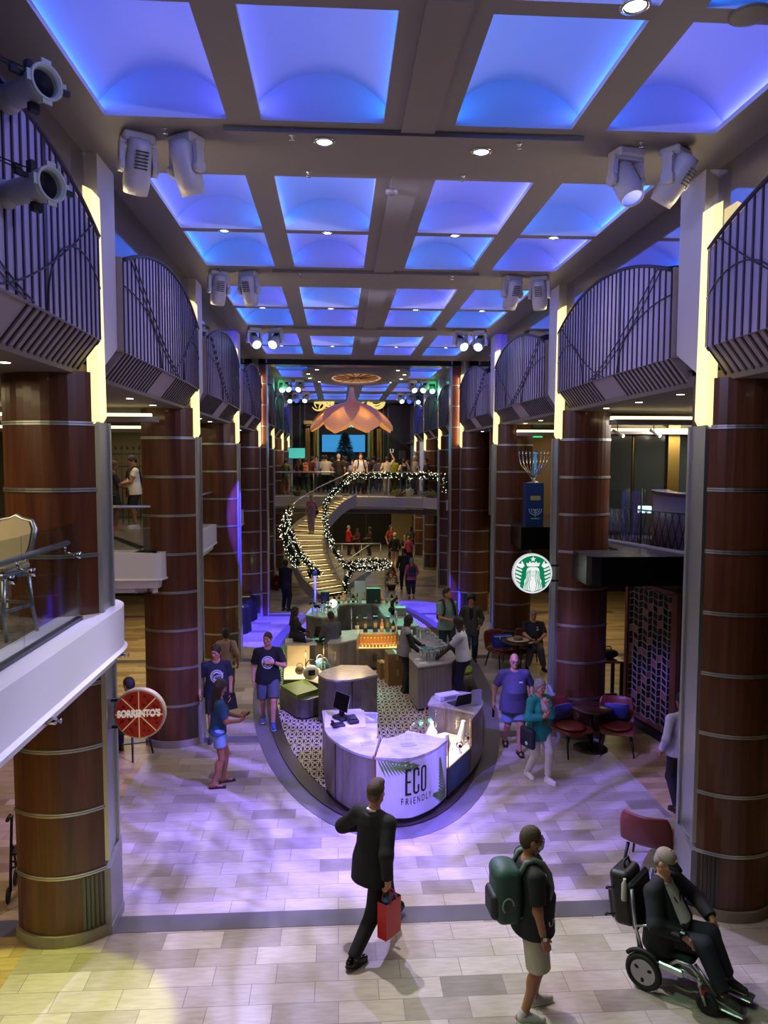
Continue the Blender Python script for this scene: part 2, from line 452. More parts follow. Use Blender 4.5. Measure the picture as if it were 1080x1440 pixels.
# side-aisle ceilings of the middle deck and undersides
AISLE = mat('aisle_ceiling', '#6a6258', .6)
for x0, x1, nm in ((-9, XL - .15, 'ceiling_left_aisle'), (XR + .15, 11, 'ceiling_right_aisle')):
    m = MB(); m.b2((x0, -7, 5.83), (x1, 44.6, 5.95)); struct(nm, m, AISLE)

# ---- columns
def column(side):
    """local origin: floor, inner front corner; wood goes outward (-x for the left row)"""
    s = -1 if side == 'l' else 1
    root = thing('column', 'wood veneered column', 'column', kind='structure')
    def plan(off=0.0):
        W, D, sag = .90, .40, .20; n = 12
        c = [];
        R = ((W / 2) ** 2 + sag ** 2) / (2 * sag); a = math.asin(W / 2 / R)
        for i in range(n + 1):
            t = -a + 2 * a * i / n; c.append((s * (W / 2 + (R + off) * sin(t)), -((R + off) * cos(t) - (R - sag))))
        for i in range(n + 1):
            t = a - 2 * a * i / n; c.append((s * (W / 2 + (R + off) * sin(t)), D + .35 * ((R + off) * cos(t) - (R - sag))))
        return c
    m = MB(); m.prism(plan(), .12, 5.85, smooth=False); o = m.build('shaft', WOOD, root)
    zs = [.73 + .6585 * i for i in range(8)]
    for z in zs:
        m = MB(); m.prism(plan(.012), z - .020, z - .003); m.prism(plan(.006), z - .003, z + .003, 1); m.prism(plan(.012), z + .003, z + .020); m.build('band', [STEEL, BLACK], root)
    m = MB(); m.prism(plan(.03), 0, .12); m.build('plinth', mat('plinth_stone', '#8c8577', .45), root)
    # steel cladding of the inner face, with a slot, flaring at the foot
    m = MB()
    m.b2((-s * .02, .0, .80), (s * .012, .40, 5.36)); m.b2((-s * .045, .0, .80), (-s * .02, .05, 5.36)); m.b2((-s * .045, .35, .80), (-s * .02, .40, 5.36))
    m.build('steel_trim', STEEL, root)
    m = MB(); P = [(-s * .055, -.01, .10), (-s * .055, .41, .10), (s * .02, .41, .10), (s * .02, -.01, .10), (-s * .055, -.01, .72), (-s * .055, .41, .86), (s * .02, .41, .86), (s * .02, -.01, .72)]
    m.add(P, [(3, 2, 1, 0), (4, 5, 6, 7), (0, 1, 5, 4), (1, 2, 6, 5), (2, 3, 7, 6), (3, 0, 4, 7)]); m.b2((-s * .065, -.02, 0), (s * .02, .42, .10)); m.build('base_cap', mat('base_cap_white', '#8f8f9c', .35), root)
    # ribbed steel plate at the foot of the wood
    m = MB()
    for i in range(5):
        x = .02 + .035 * i; y = -((sqrt(.606 ** 2 - (x - .45) ** 2)) - .406) - .006
        m.b2((s * x, y - .012, .13), (s * (x + .03), y + .03, .70))
    m.build('ribbed_plate', STEEL_D, root)
    # upper white cheek and the glowing light box in front of it
    m = MB()
    Y0, Y1 = .24, .82
    V = [(-s * .01, Y0, 5.90), (-s * .01, Y1, 6.20), (-s * .01, Y1, ZC), (-s * .01, Y0, ZC)]; V += [(s * .13, y, z) for _, y, z in V]
    m.add(V, [(0, 1, 2, 3), (7, 6, 5, 4), (0, 4, 5, 1), (1, 5, 6, 2), (2, 6, 7, 3), (3, 7, 4, 0)]); m.build('cheek', WHITE, root)
    m = MB()
    V = [(-s * .075, .0, 5.42), (s * .0, .0, 5.345), (s * .02, .0, 7.62), (-s * .01, .0, 7.62)]
    V = [(-s * .05, -.02, 5.42), (-s * .005, -.02, 5.34), (s * .055, -.02, 5.34), (s * .055, -.02, 7.66), (-s * .03, -.02, 7.62)]; n = len(V)
    V += [(x, .24, z) for x, y, z in V]
    m.add(V, [tuple(range(n)), tuple(reversed(range(n, 2 * n)))] + [(i, n + i, n + (i + 1) % n, (i + 1) % n) for i in range(n)]); m.build('light_box', WARM, root)
    l = bpy.data.lights.new('light_box_glow', 'AREA'); l.color = (1, .82, .52); l.energy = 22; l.shape = 'RECTANGLE'; l.size = 2.1; l.size_y = .2
    g = bpy.data.objects.new('light_box_glow', l); COL.objects.link(g); g.parent = root; g.location = (-s * .07, .08, 6.5); g.rotation_mode = 'QUATERNION'
    g.rotation_quaternion = Matrix(((0, 0, s), (0, -s, 0), (1, 0, 0))).to_quaternion()
    return root
for side, X in (('l', XL), ('r', XR)):
    c0 = column(side); c0.location = (X, CY[0], 0); sn = 'left' if side == 'l' else 'right'
    c0['label'] = 'wood veneered column with steel bands, nearest of the %s row' % sn
    for i, y in enumerate(CY[1:4] + [28.6, 33.4, 37.6]): dup(c0, (X, y, 0), label='wood veneered column with steel bands, %s from the front in the %s row' % (['second', 'third', 'fourth', 'fifth', 'sixth', 'seventh'][i], sn))

# ---- bulging balconies of the upper deck between the columns
FACE = mat('balcony_panel_lavender', '#a79fbd', .45)
BAR = mat('balcony_bar', '#3a3346', .45, .3)
FIN = mat('soffit_taupe', '#94898c', .5)
def balcony(side, L=4.45):
    s = -1 if side == 'l' else 1           # outward direction
    root = thing('balcony', 'lavender balcony', 'balcony')
    zb = 6.17; n = 30
    def ztop(t): return 7.18 + .40 * (1 - (2 * t - 1) ** 2)
    # panel with arched top, slightly folded outwards in plan
    def xf(t): return -s * .05 * (1 - abs(2 * t - 1) ** 2)
    m = MB(); P = []
    for i in range(n + 1):
        t = i / n; P += [(xf(t), t * L, zb), (xf(t), t * L, ztop(t) - .02), (xf(t) + s * .05, t * L, ztop(t) - .02), (xf(t) + s * .05, t * L, zb)]
    F = []
    for i in range(n):
        a = 4 * i; b = a + 4
        for j in range(4): F.append((a + j, b + j, b + (j + 1) % 4, a + (j + 1) % 4))
    F += [(0, 1, 2, 3), (4 * n + 3, 4 * n + 2, 4 * n + 1, 4 * n)]
    m.add(P, F); m.build('front_panel', FACE, root)
    # vertical bars and the looping ornament lines in front of it
    m = MB()
    nb = 30
    for i in range(nb + 1):
        t = i / nb; wd = .026 if i not in (10, 20) else .07
        y0 = t * L; m.b2((xf(t) - s * .014, y0 - wd / 2, zb), (xf(t) - s * .002, y0 + wd / 2, ztop(t) - .01))
    m.build('bar_grille', BAR, root)
    m = MB()
    def line(pts, r=.008): m.tube([(xf(min(max(t, 0), 1)) - s * .02, t * L, z) for t, z in pts if -.001 <= t <= 1.001], r, 5)
    def cl(t, z): return min(z, ztop(t) - .02)
    line([(t, cl(t, zb + 1.35 * (1 - (t / .62)) ** 1.5)) for t in [i / 40 * .60 for i in range(41)]])
    line([(t, cl(t, zb + 1.25 * (1 - (t / .58)) ** 1.6)) for t in [i / 40 * .56 for i in range(41)]])
    line([(t, zb + .72 * sqrt(max(0, 1 - ((t - .0) / .34) ** 2))) for t in [i / 30 * .34 for i in range(31)]])
    line([(t, zb + .70 * sqrt(max(0, 1 - ((t - .86) / .20) ** 2))) for t in [.66 + i / 30 * .34 for i in range(31)]])
    line([(t, cl(t, zb + 1.2 * ((t - .45) / .55) ** 1.3)) for t in [.45 + i / 40 * .55 for i in range(41)]])
    m.build('ornament_lines', BAR, root)
    m = MB(); m.tube([(xf(i / n) - s * .015, i / n * L, ztop(i / n)) for i in range(n + 1)], .022, 6); m.build('top_rail', BAR, root)
    # sloping finned soffit
    m = MB(); x1 = s * .26; z1 = 5.84
    m.add([(0, 0, zb), (0, L, zb), (x1, L - .05, z1), (x1, -.05, z1)], [(0, 1, 2, 3)])
    m.add([(0, 0, zb), (x1, -.05, z1), (x1, 0, zb)], [(0, 1, 2)]); m.add([(0, L, zb), (x1, L - .05, z1), (x1, L, zb)], [(2, 1, 0)])
    m.build('soffit', FIN, root)
    for half in (0, 1):
        m = MB()
        for i in range(34):
            t = i / 33
            if .42 < t < .60 or (t > .5) != bool(half): continue
            y = t * (L - .06) + .03; d = Vector((x1, 0, z1 - zb)); nr = Vector((-s * .785, 0, -.62)) * .014
            a = Vector((0, y, zb)); b = a + d; a2, b2_ = Vector((0, y + .034, zb)), Vector((0, y + .034, zb)) + d
            m.add([a, a2, b2_, b, a + nr, a2 + nr, b2_ + nr, b + nr], [(4, 5, 6, 7), (0, 1, 5, 4), (1, 2, 6, 5), (2, 3, 7, 6), (3, 0, 4, 7)])
        m.build('soffit_fins', mat('soffit_fin_dark', '#2b2427', .5), root)
    m = MB(); m.b2((x1, -.05, z1 - .0), (s * 1.2, L - .05, z1 + .02)); m.build('underside', mat('underside_brown', '#3b322e', .5), root)
    # end walls of the balcony
    for ya in (-.04, L):
        m = MB(); m.b2((0, ya, zb), (s * .12, ya + .04, 7.2)); m.build('end_cheek', FIN, root)
    for t in (.2, .5, .8):
        m = MB(); m.cyl((s * .55, t * L, z1 - .004), (s * .55, t * L, z1 - .012), .05, n=12); m.build('downlight', BULB, root)
    return root
ORD = ['nearest', 'second', 'third', 'fourth', 'fifth', 'sixth', 'seventh']
for side, X in (('l', XL + .07), ('r', XR - .06)):
    b0 = balcony(side); nm = 'left' if side == 'l' else 'right'
    b0.location = (X, 3.28, 0)
    b0['label'] = 'lavender slatted balcony cut by the %s edge of the picture, nearest of its row' % nm; b0['category'] = 'balcony'; b0['group'] = 'arched balconies of the upper deck'
    for i, y in enumerate((8.60, 13.93, 19.20, 24.3, 29.2, 34.0)):
        dup(b0, (X, y, 0), label='arched lavender balcony with dark bars, %s from the front in the %s row' % (ORD[i + 1], nm))

# ---- middle deck slabs with stepped white fascias
DECKF = tile_mat('deck_floor', ['#6d6257', '#7f7467', '#8c8072'], .9, .3, .004, .25, 0, .2, '#4a423b')
PROF = [(0, ZD), (0, ZD - .42), (.03, ZD - .45), (-.07, ZD - .47), (-.09, ZD - .60), (-.20, ZD - .62), (-.22, ZD - .70), (-.5, ZD - .70), (-.5, ZD)]
def slab(name, edge, outer, fmat=SLABW, n=None):
    """edge: plan path of the fascia (free side on the right of the direction of travel); outer closes the plan"""
    m = MB(); m.sweep(edge, PROF); struct(name, m, fmat)
    ins = []
    for i, p in enumerate(edge):
        a = Vector(edge[max(i - 1, 0)]); b = Vector(edge[min(i + 1, len(edge) - 1)]); t = (b - a).normalized(); nr = Vector((t.y, -t.x)); ins.append((p[0] - nr.x * .3, p[1] - nr.y * .3))
    m = MB(); m.prism(ins + outer, ZD - .68, ZD - .004); struct(name + '_deck', m, [DECKF])
ED = [(-2.28, -4), (-2.28, 3), (-2.28, 5), (-2.28, 6.6), (-2.28, 7.75)] + arc(-2.68, 7.95, .40, .62, 0, pi / 2, 8) + [(-3.3, 8.57), (-9, 8.57)]
slab('ledge_left_front', ED, [(-9, -4)])
slab('ledge_left_rear', [(-9, 12.58), (-3.4, 12.58), (-3.02, 12.58), (-2.93, 12.62), (-2.9, 12.72), (-2.9, 16), (-2.9, 23.4)][::1], [(-9, 23.4)])

for i, (loc, lb) in enumerate((((-2.295, 6.1, 2.87), 'small chrome sprinkler on the white ledge below the bar stool'), ((-2.33, 8.2, 2.86), 'small chrome sprinkler at the rounded end of the white ledge'), ((-3.75, 12.66, 2.86), 'small chrome sprinkler on the short white ledge between the left columns'))):
    t = thing('wall_sprinkler', lb, 'sprinkler', loc, (pi / 2, 2.0, 0)[i] - (pi / 2 if i < 1 else 0), group='sprinklers on the white ledges')
    m = MB(); a_ = Vector((1, 0, 0)) if i < 2 else Vector((0, -1, 0)); t.rotation_euler = (0, 0, 0); m.cyl(a_ * -.06, a_ * .015, .03, n=12); m.cyl(a_ * .015, a_ * .05, .009, n=8); m.build('body', CHROME, t)
    m = MB(); m.cyl(a_ * .05, a_ * .055, .022, n=10); m.build('deflector', CHROME, t)
# ---- right hand side of the middle deck
BLK = mat('black_fascia', '#07070a', .25)
def slab2(name, edge, outer, z0, fm):
    m = MB(); m.prism(edge + outer, z0, ZD - .004, 0); struct(name, m, fm)
    m = MB(); m.prism([(x, y) for x, y in edge + outer], ZD - .004, ZD); struct(name + '_deck', m, mat('grey_deck', '#3b3944', .25))
slab2('ledge_right_front', [(4.9, 12.7), (4.08, 12.72), (4.08, 12.0), (4.12, 11.86), (4.26, 11.8), (10.8, 11.8)], [(10.8, 15.2), (4.95, 15.2)], 2.94, BLK)
slab2('ledge_right_rear', [(4.9, 18.2), (4.25, 18.2), (4.25, 17.1), (10.8, 17.1)], [(10.8, 24), (4.9, 24)], 2.9, BLK)
m = MB(); m.b2((5.92, 8.0, 0), (6.05, 12.6, 2.94)); struct('wall_right_shop', m, mat('black_wall', '#0a090c', .4))
m = MB(); m.b2((4.9, 15.2, ZD), (10.8, 15.3, 5.83)); struct('wall_right_upper', m, mat('dark_green_panel', '#20241d', .2, spec=.6))
m = MB(); m.b2((4.3, 21.0, ZD), (10.8, 21.1, 5.83)); struct('wall_right_rear', m, mat('tan_wall', '#7d6240', .7))
m = MB(); m.b2((-9, 19.8, ZD), (-3.4, 19.9, 5.83)); struct('wall_left_upper', m, mat('olive_plaster', '#6a6048', .7))
m = MB(); m.b2((-9, 27.5, 0), (-3.6, 27.6, 2.7)); struct('wall_left_lower', m, BROWNW)
m = MB(); m.b2((5.2, 27.5, 0), (10.8, 27.6, 2.7)); struct('wall_right_lower', m, BROWNW)
# panels and brass pilaster of the dark shopfront above the coffee corner
t = thing('shopfront', 'dark panelled shopfront with a brass pilaster behind the glass on the right', 'shopfront', (0, 15.18, ZD))
m = MB()
for x0, x1 in ((5.0, 6.05), (6.1, 6.75), (7.05, 8.4), (8.45, 10.5)): m.b2((x0, -.04, .05), (x1, 0, 2.15), bev=.01)
m.build('panel', mat('shop_panel', '#1b1e1c', .12, spec=.7), t)
m = MB(); m.b2((6.78, -.12, 0), (7.02, 0, 2.3)); m.build('pilaster', mat('brass', '#a58a48', .28, 1.0), t)
m = MB(); m.b2((4.95, -.05, 2.17), (10.5, 0, 2.25)); m.b2((6.06, -.05, 0), (6.09, 0, 2.15)); m.build('frame', mat('bronze', '#4a3f24', .3, 1.0), t)

def rail_glass(name, label, path, z=ZD, h=.95, posts=True, rail=True, group=None, rr=.024, off=0.0, base=True):
    """glass balustrade along a plan path, its base at z"""
    t = thing(name, label, 'balustrade', (0, 0, 0), group=group)
    for i in range(len(path) - 1):
        a, b = Vector(path[i]), Vector(path[i + 1]); d = (b - a); L = d.length; d.normalize(); nr = Vector((d.y, -d.x)) * .006
        a2 = a + d * .008; b2 = b - d * .008
        m = MB(); V = [(a2 + nr), (b2 + nr), (b2 - nr), (a2 - nr)]
        m.add([(p.x, p.y, z + .01) for p in V] + [(p.x, p.y, z + h) for p in V], [(3, 2, 1, 0), (4, 5, 6, 7), (0, 1, 5, 4), (1, 2, 6, 5), (2, 3, 7, 6), (3, 0, 4, 7)])
        m.build('pane', GLASS, t)
        if posts:
            m = MB(); m.cyl((a.x, a.y, z - .25), (a.x, a.y, z + h), .018, n=8); m.ball((a.x, a.y, z - .1), .035, 8, 6); m.build('post', STEEL, t)
    if rail:
        m = MB(); m.tube([(p[0], p[1], z + h + .03) for p in path], rr, 8); m.build('handrail', STEEL, t)
    return t
# near left: pane, rail on brackets
t = thing('glass_balustrade', 'glass balustrade with steel rail on the white ledge beside the silver bar stool', 'balustrade', (-2.52, 0, ZD))
ys_ = [-2.5, -.6, 1.2, 3.0, 4.7, 6.12, 7.42]
for i in range(6):
    m = MB(); m.b2((-.008, ys_[i] + .006, .0), (.008, ys_[i + 1] - .006, .955)); m.build('pane', GLASS, t)
m = MB(); m.b2((-.03, -2.5, -.002), (.03, 7.42, .035)); m.build('base_channel', mat('channel_black', '#15161a', .4), t)
m = MB(); m.tube([(-.13, -2.5, .745), (-.13, 7.52, .745)], .026, 10); m.ball((-.13, 7.52, .745), .026, 10, 6); m.build('handrail', STEEL, t)
for y in (4.3, 5.95, 6.35, 7.45):
    m = MB(); m.cyl((-.13, y, .715), (-.13, y, .66), .012, n=8); m.cyl((-.13, y, .66), (.0, y, .63), .012, n=8); m.cyl((-.03, y, .63), (.02, y, .63), .035, n=14); m.build('bracket', CHROME, t)
rail_glass('glass_balustrade', 'short glass balustrade in front of the two men standing on the middle deck', [(-4.6, 12.72), (-3.12, 12.72)], h=.74, posts=False)
rail_glass('glass_balustrade', 'glass balustrade along the middle deck between the left columns', [(-3.0, 12.9), (-3.0, 15.2), (-3.0, 17.4), (-3.0, 20), (-3.0, 23)], h=.74, posts=False)
t = rail_glass('glass_balustrade', 'slanting glass front on a white ledge above the black bulkhead', [(5.1, 14.25), (5.45, 13.15), (5.83, 11.85)], h=1.0, posts=False, rail=False)
m = MB(); m.tube([(5.05, 14.35, ZD + .02), (5.45, 13.15, ZD + .02), (5.84, 11.82, ZD + .02)], .04, 6); m.build('base_ledge', mat('ledge_white', '#b9b7cc', .35), t)
m = MB()
for x, y in ((5.45, 13.15),): m.cyl((x, y, ZD), (x, y, ZD + 1.05), .015, n=8)
m.build('post', BLACK, t)
# curved lavender parapet and crossed rods behind that glass
t = thing('curved_counter', 'curved grey lavender counter behind the slanting glass front', 'counter', (0, 0, ZD))
cp = [(6.2, 14.4), (5.95, 13.8), (5.83, 13.2), (5.88, 12.6), (6.05, 12.1)]
m = MB(); m.sweep(cp, [(0, .0), (0, .93), (-.25, .93), (-.25, 0)], smooth=True); m.build('front', mat('counter_lavender', '#8a88ac', .35), t)
m = MB(); m.sweep(cp, [(.03, .93), (.03, .99), (-.3, .99), (-.3, .93)]); m.build('top', mat('counter_top_dark', '#3a3a52', .2), t)
t = thing('rod_screen', 'low black screen of crossed rods behind the glass front', 'screen', (0, 0, ZD))
m = MB()
for i in range(14):
    f0 = i / 13
    for sg in (-1, 1):
        f1 = min(max(f0 + sg * .09, 0), 1)
        m.tube([(5.25 + .62 * f0, 14.1 - 2.1 * f0, .0), (5.25 + .62 * f1, 14.1 - 2.1 * f1, .66)], .010, 5)
m.build('rods', BLACK, t)
m = MB(); m.tube([(5.25, 14.1, .66), (5.87, 12.0, .66)], .014, 6); m.build('top_bar', BLACK, t)
t = thing('sign_reflection', 'small glowing white sign shining through the dark glass on the right', 'sign', (5.62, 13.4, ZD + .66))  # glowing panel stands in for a sign mirrored in the glass
m = MB(); m.box((0, 0, 0), (.24, .03, .13), rotz(-.5), bev=.01); m.build('face', mat('reflected_sign_glow', '#eafffb', .5, emit=(.75, 1, .95), estr=1.6), t)
m = MB(); m.cyl((0, .02, .06), (0, .02, .36), .005, n=6); m.build('hanger', BLACK, t)

# ---- cove beams across the side aisles
for x0, x1, lb in ((-6.5, -2.92, 'grey cove beam with warm light over the middle deck gate'), (4.62, 9.0, 'grey cove beam with warm light over the dark shopfront')):
    t = thing('cove_beam', lb, 'light', (0, 0, 0))
    m = MB(); m.b2((x0, 12.25, 5.58), (x1, 12.6, 5.66)); m.build('beam', mat('cove_beam_grey', '#8b8782', .5), t)
    m = MB(); m.b2((x0, 12.45, 5.665), (x1 - .1 if x0 < 0 else x1, 12.55, 5.72)); m.build('light_strip', WARM2, t)
    t = thing('cove_beam', lb.replace('grey cove beam', 'further cove beam') , 'light', (0, 0, 0))
    m = MB(); m.b2((x0, 14.75, 5.50), (x1, 15.1, 5.56)); m.build('beam', mat('cove_beam_grey', '#8b8782', .5), t)
    m = MB(); m.b2((x0, 14.95, 5.565), (x1, 15.05, 5.62)); m.build('light_strip', WARM2, t)
t = thing('cove_beam', 'short cove light at the far right aisle above the menorah', 'light', (0, 0, 0))
m = MB(); m.b2((4.3, 17.6, 5.55), (8, 17.9, 5.63)); m.build('beam', mat('cove_beam_grey', '#8b8782', .5), t)
m = MB(); m.b2((4.3, 17.8, 5.635), (8, 17.88, 5.69)); m.build('light_strip', WARM2, t)

# warm lamps of the side aisles
def lamp(name, loc, col, power, size=.5, aim=None, sy=None):
    l = bpy.data.lights.new(name, 'AREA'); l.color = col; l.energy = power; l.shape = 'RECTANGLE'; l.size = size; l.size_y = sy or size
    o = bpy.data.objects.new(name, l); COL.objects.link(o); o.location = loc
    if aim: o.rotation_mode = 'QUATERNION'; o.rotation_quaternion = look_quat(loc, aim)
    return o
AM = (1, .80, .45)
lamp('aisle_lamp', (-5.0, 10.5, 5.75), AM, 60, 2, sy=6)
lamp('aisle_lamp', (-4.3, 5.6, 5.75), AM, 70, 1.5, sy=3)  # added warm fill that brightens the bar stool
lamp('aisle_lamp', (-5.0, 17.0, 5.75), AM, 45, 2, sy=4)
lamp('aisle_lamp', (7.2, 13.4, 5.75), (1, .88, .75), 320, 2, sy=2.4)
lamp('aisle_lamp', (6.6, 19.0, 5.75), AM, 40, 2, sy=3)
lamp('aisle_lamp', (-5.0, 18.5, 2.68), AM, 120, 2, sy=9)
lamp('aisle_lamp', (-4.6, 4.5, 2.68), AM, 60, 1.2, sy=4)
lamp('aisle_lamp', (7.2, 21.0, 2.85), AM, 70, 2, sy=6)
lamp('aisle_lamp', (5.6, 15.8, 5.7), AM, 25, 1.0, sy=1.5)
lamp('aisle_lamp', (1.0, 36.0, 2.62), AM, 150, 5, sy=8)
lamp('aisle_lamp', (.8, 38.0, 7.9), (1, .84, .62), 120, 4, sy=4)

# ---- fire screen frame across the hall
t = thing('fire_screen_frame', 'dark wooden portal framing the far end of the hall', 'portal', (0, 23.75, 0), kind='structure')
for x0, x1 in ((-2.43, -2.19), (3.60, 3.90)):
    m = MB(); m.b2((x0, 0, 0), (x1, .5, ZC)); m.build('jamb', WOOD, t)
    m = MB()
    for z in [.73 + .6585 * i for i in range(11)]: m.b2((x0 - .004, -.012, z - .012), (x1 + .004, .1, z + .012))
    m.b2((x0 - .01 if x0 > 0 else x1 - .03, -.014, 0), (x0 + .03 if x0 > 0 else x1 + .01, .12, ZC)); m.build('steel_edge', STEEL, t)
m = MB(); m.b2((-2.43, 0, ZC - .17), (3.9, .5, ZC + .0)); m.b2((-2.43, -.06, ZC - .17), (3.9, 0, ZC - .12)); m.build('lintel', mat('lintel_black', '#101216', .3), t)

# ---- bridge across the far end, concave white front
BE = [(-3.1, 30.9), (-2.6, 31.2), (-1.9, 31.35), (-1.0, 31.4), (-.1, 31.2), (.5, 30.9), (1.3, 30.75), (2.1, 30.6), (2.8, 30.3), (3.4, 29.75), (3.9, 29.0), (4.3, 28.1)]
BP = [(0, ZD), (0, ZD - .36), (.03, ZD - .38), (-.06, ZD - .40), (-.10, ZD - .50), (-.2, ZD - .54), (-.24, ZD - .68), (-.8, ZD - .68), (-.8, ZD)]
m = MB(); m.sweep(BE, BP, smooth=False); struct('bridge_front', m, mat('bridge_white', '#c9c7c4', .4))
m = MB(); m.prism([(x, y + .12) for x, y in BE] + [(10.8, 28.1), (10.8, 44.6), (-9, 44.6), (-9, 30.9)], ZD - .66, ZD - .003); struct('bridge_deck', m, mat('bridge_floor', '#54493c', .4))
m = MB(); m.b2((-9, 31.2, 2.70), (10.8, 46.5, 2.74)); struct('ceiling_under_bridge', m, mat('under_bridge_ceiling', '#8b8066', .6))

# ---- curved staircase
SC = [(0, -.10, 27.10), (.45, -.62, 27.75), (1.2, -1.05, 28.55), (1.65, -1.20, 29.0), (1.8, -1.22, 29.35), (2.25, -1.08, 29.80), (2.6, -.72, 30.15), (3.0, -.15, 30.45), (3.42, .62, 30.62)]
def stair_c(z):
    for i in range(len(SC) - 1):
        if z <= SC[i + 1][0] + 1e-9:
            p0 = SC[max(i - 1, 0)]; p1 = SC[i]; p2 = SC[i + 1]; p3 = SC[min(i + 2, len(SC) - 1)]
            t = (z - p1[0]) / (p2[0] - p1[0])
            q = []
            for k in (1, 2):
                m1 = (p2[k] - p0[k]) / max(p2[0] - p0[0], 1e-6) * (p2[0] - p1[0]); m2 = (p3[k] - p1[k]) / max(p3[0] - p1[0], 1e-6) * (p2[0] - p1[0])
                q.append((2 * t ** 3 - 3 * t * t + 1) * p1[k] + (t ** 3 - 2 * t * t + t) * m1 + (-2 * t ** 3 + 3 * t * t) * p2[k] + (t ** 3 - t * t) * m2)
            return Vector(q)
    return Vector(SC[-1][1:])
def stair_edge(z, side, wd=.68):
    z = min(max(z, 0), 3.42); a = stair_c(max(z - .12, 0)); b = stair_c(min(z + .12, 3.42)); t = (b - a).normalized(); nr = Vector((t.y, -t.x))
    return stair_c(z) + nr * wd * side
t = thing('curved_staircase', 'curved pale staircase with lit treads sweeping up to the bridge', 'staircase', (0, 0, 0))
STEP = mat('stair_tread', '#cdbd96', .45)
NS = 20
for i in range(NS):
    z0 = 3.42 * i / NS; z1 = 3.42 * (i + 1) / NS
    L0, R0, L1, R1 = stair_edge(z0, -1), stair_edge(z0, 1), stair_edge(z1 + .04, -1), stair_edge(z1 + .04, 1)
    zt = z1
    m = MB(); V = [(p.x, p.y, zt - .055) for p in (L0, R0, R1, L1)] + [(p.x, p.y, zt) for p in (L0, R0, R1, L1)]
    m.add(V, [(3, 2, 1, 0), (4, 5, 6, 7), (0, 1, 5, 4), (1, 2, 6, 5), (2, 3, 7, 6), (3, 0, 4, 7)])
    tr = m.build('tread', STEP, t)
    m = MB(); a = L0.lerp(R0, .06); b = L0.lerp(R0, .94); n_ = (L1 - L0).normalized() * .02
    m.add([(a.x + n_.x, a.y + n_.y, zt - .066), (b.x + n_.x, b.y + n_.y, zt - .066), (b.x + 3 * n_.x, b.y + 3 * n_.y, zt - .066), (a.x + 3 * n_.x, a.y + 3 * n_.y, zt - .066)], [(3, 2, 1, 0)])
    m.build('light_strip', mat('stair_led', '#fff0c0', .5, emit=(1, .78, .36), estr=5), tr)
for sd in (-1, 1):
    m = MB(); P = []
    for i in range(41):
        z = 3.42 * i / 40; a = stair_edge(z, sd, .70); b = stair_edge(z, sd, .76)
        P += [(a.x, a.y, max(z - .30, 0)), (a.x, a.y, z + .16), (b.x, b.y, z + .16), (b.x, b.y, max(z - .30, 0))]
    F = []
    for i in range(40):
        for j in range(4): F.append((4 * i + j, 4 * i + 4 + j, 4 * i + 4 + (j + 1) % 4, 4 * i + (j + 1) % 4))
    m.add(P, F); m.build('stringer', mat('stringer_white', '#bdbab6', .4), t)
    m = MB(); P = []
    for i in range(31):
        z = 3.42 * i / 30; a = stair_edge(z, sd, .73); P += [(a.x, a.y, z + .16), (a.x, a.y, z + .95)]
    m.add(P, [(2 * i, 2 * i + 2, 2 * i + 3, 2 * i + 1) for i in range(30)], 0, True); m.build('glass_panel', GLASS, t)
    m = MB(); m.tube([(*stair_edge(3.42 * i / 40, sd, .73), 3.42 * i / 40 + 1.0) for i in range(41)], .026, 8); m.build('handrail', CHROME, t)
m = MB(); P = []
for i in range(41):
    z = 3.42 * i / 40; a = stair_edge(z, -1, .68); b = stair_edge(z, 1, .68); P += [(a.x, a.y, max(z - .30, 0)), (b.x, b.y, max(z - .30, 0))]
m.add(P, [(2 * i, 2 * i + 1, 2 * i + 3, 2 * i + 2) for i in range(40)]); m.build('soffit', mat('stringer_white', '#bdbab6', .4), t)

# second short flight going down behind, with its loop of rail
LOOP = [(.25, 27.6), (.55, 27.35), (1.0, 27.25), (1.45, 27.35), (1.8, 27.7), (1.95, 28.2), (1.85, 28.8), (1.5, 29.2), (1.05, 29.1), (.7, 28.6), (.42, 28.1)]
t = thing('stair_well_balustrade', 'looping glass balustrade round the stair well at the staircase foot', 'balustrade', (0, 0, 0))
m = MB(); P = []
for x, y in LOOP: P += [(x, y, .02), (x, y, 1.0)]
m.add(P, [(2 * i, 2 * i + 2, 2 * i + 3, 2 * i + 1) for i in range(len(LOOP) - 1)], 0, True); m.build('glass_panel', GLASS, t)
m = MB(); m.tube([(x, y, 1.03) for x, y in LOOP], .028, 8, closed=False); m.build('handrail', CHROME, t)
for x, y in LOOP[::2]:
    m = MB(); m.cyl((x, y, 0), (x, y, 1.0), .016, n=6); m.build('post', STEEL, t)
m = MB(); m.add([(.35, 27.9, 0), (1.25, 27.5, .75), (1.25, 27.5, .95), (.35, 27.9, .25), (.35, 27.98, 0), (1.25, 27.58, .75), (1.25, 27.58, .95), (.35, 27.98, .25)], [(0, 1, 2, 3), (7, 6, 5, 4), (0, 4, 5, 1), (3, 2, 6, 7), (1, 5, 6, 2), (0, 3, 7, 4)]); m.build('stringer', mat('stringer_white', '#bdbab6', .4), t)
t = thing('rear_stair_rail', 'pale steel handrail descending behind the curved staircase', 'railing', (0, 0, 0))
m = MB(); m.tube([(-.2, 34.6, 1.05), (.9, 34.6, 1.05), (2.0, 34.6, 1.05)], .03, 6); m.tube([(1.5, 34.6, 1.02), (-.1, 33.2, .1)], .03, 6); m.build('handrail', STEEL, t)
for x in (.2, 1.1, 2.0):
    m = MB(); m.cyl((x, 34.6, 0), (x, 34.6, 1.03), .018, n=6); m.build('post', STEEL, t)

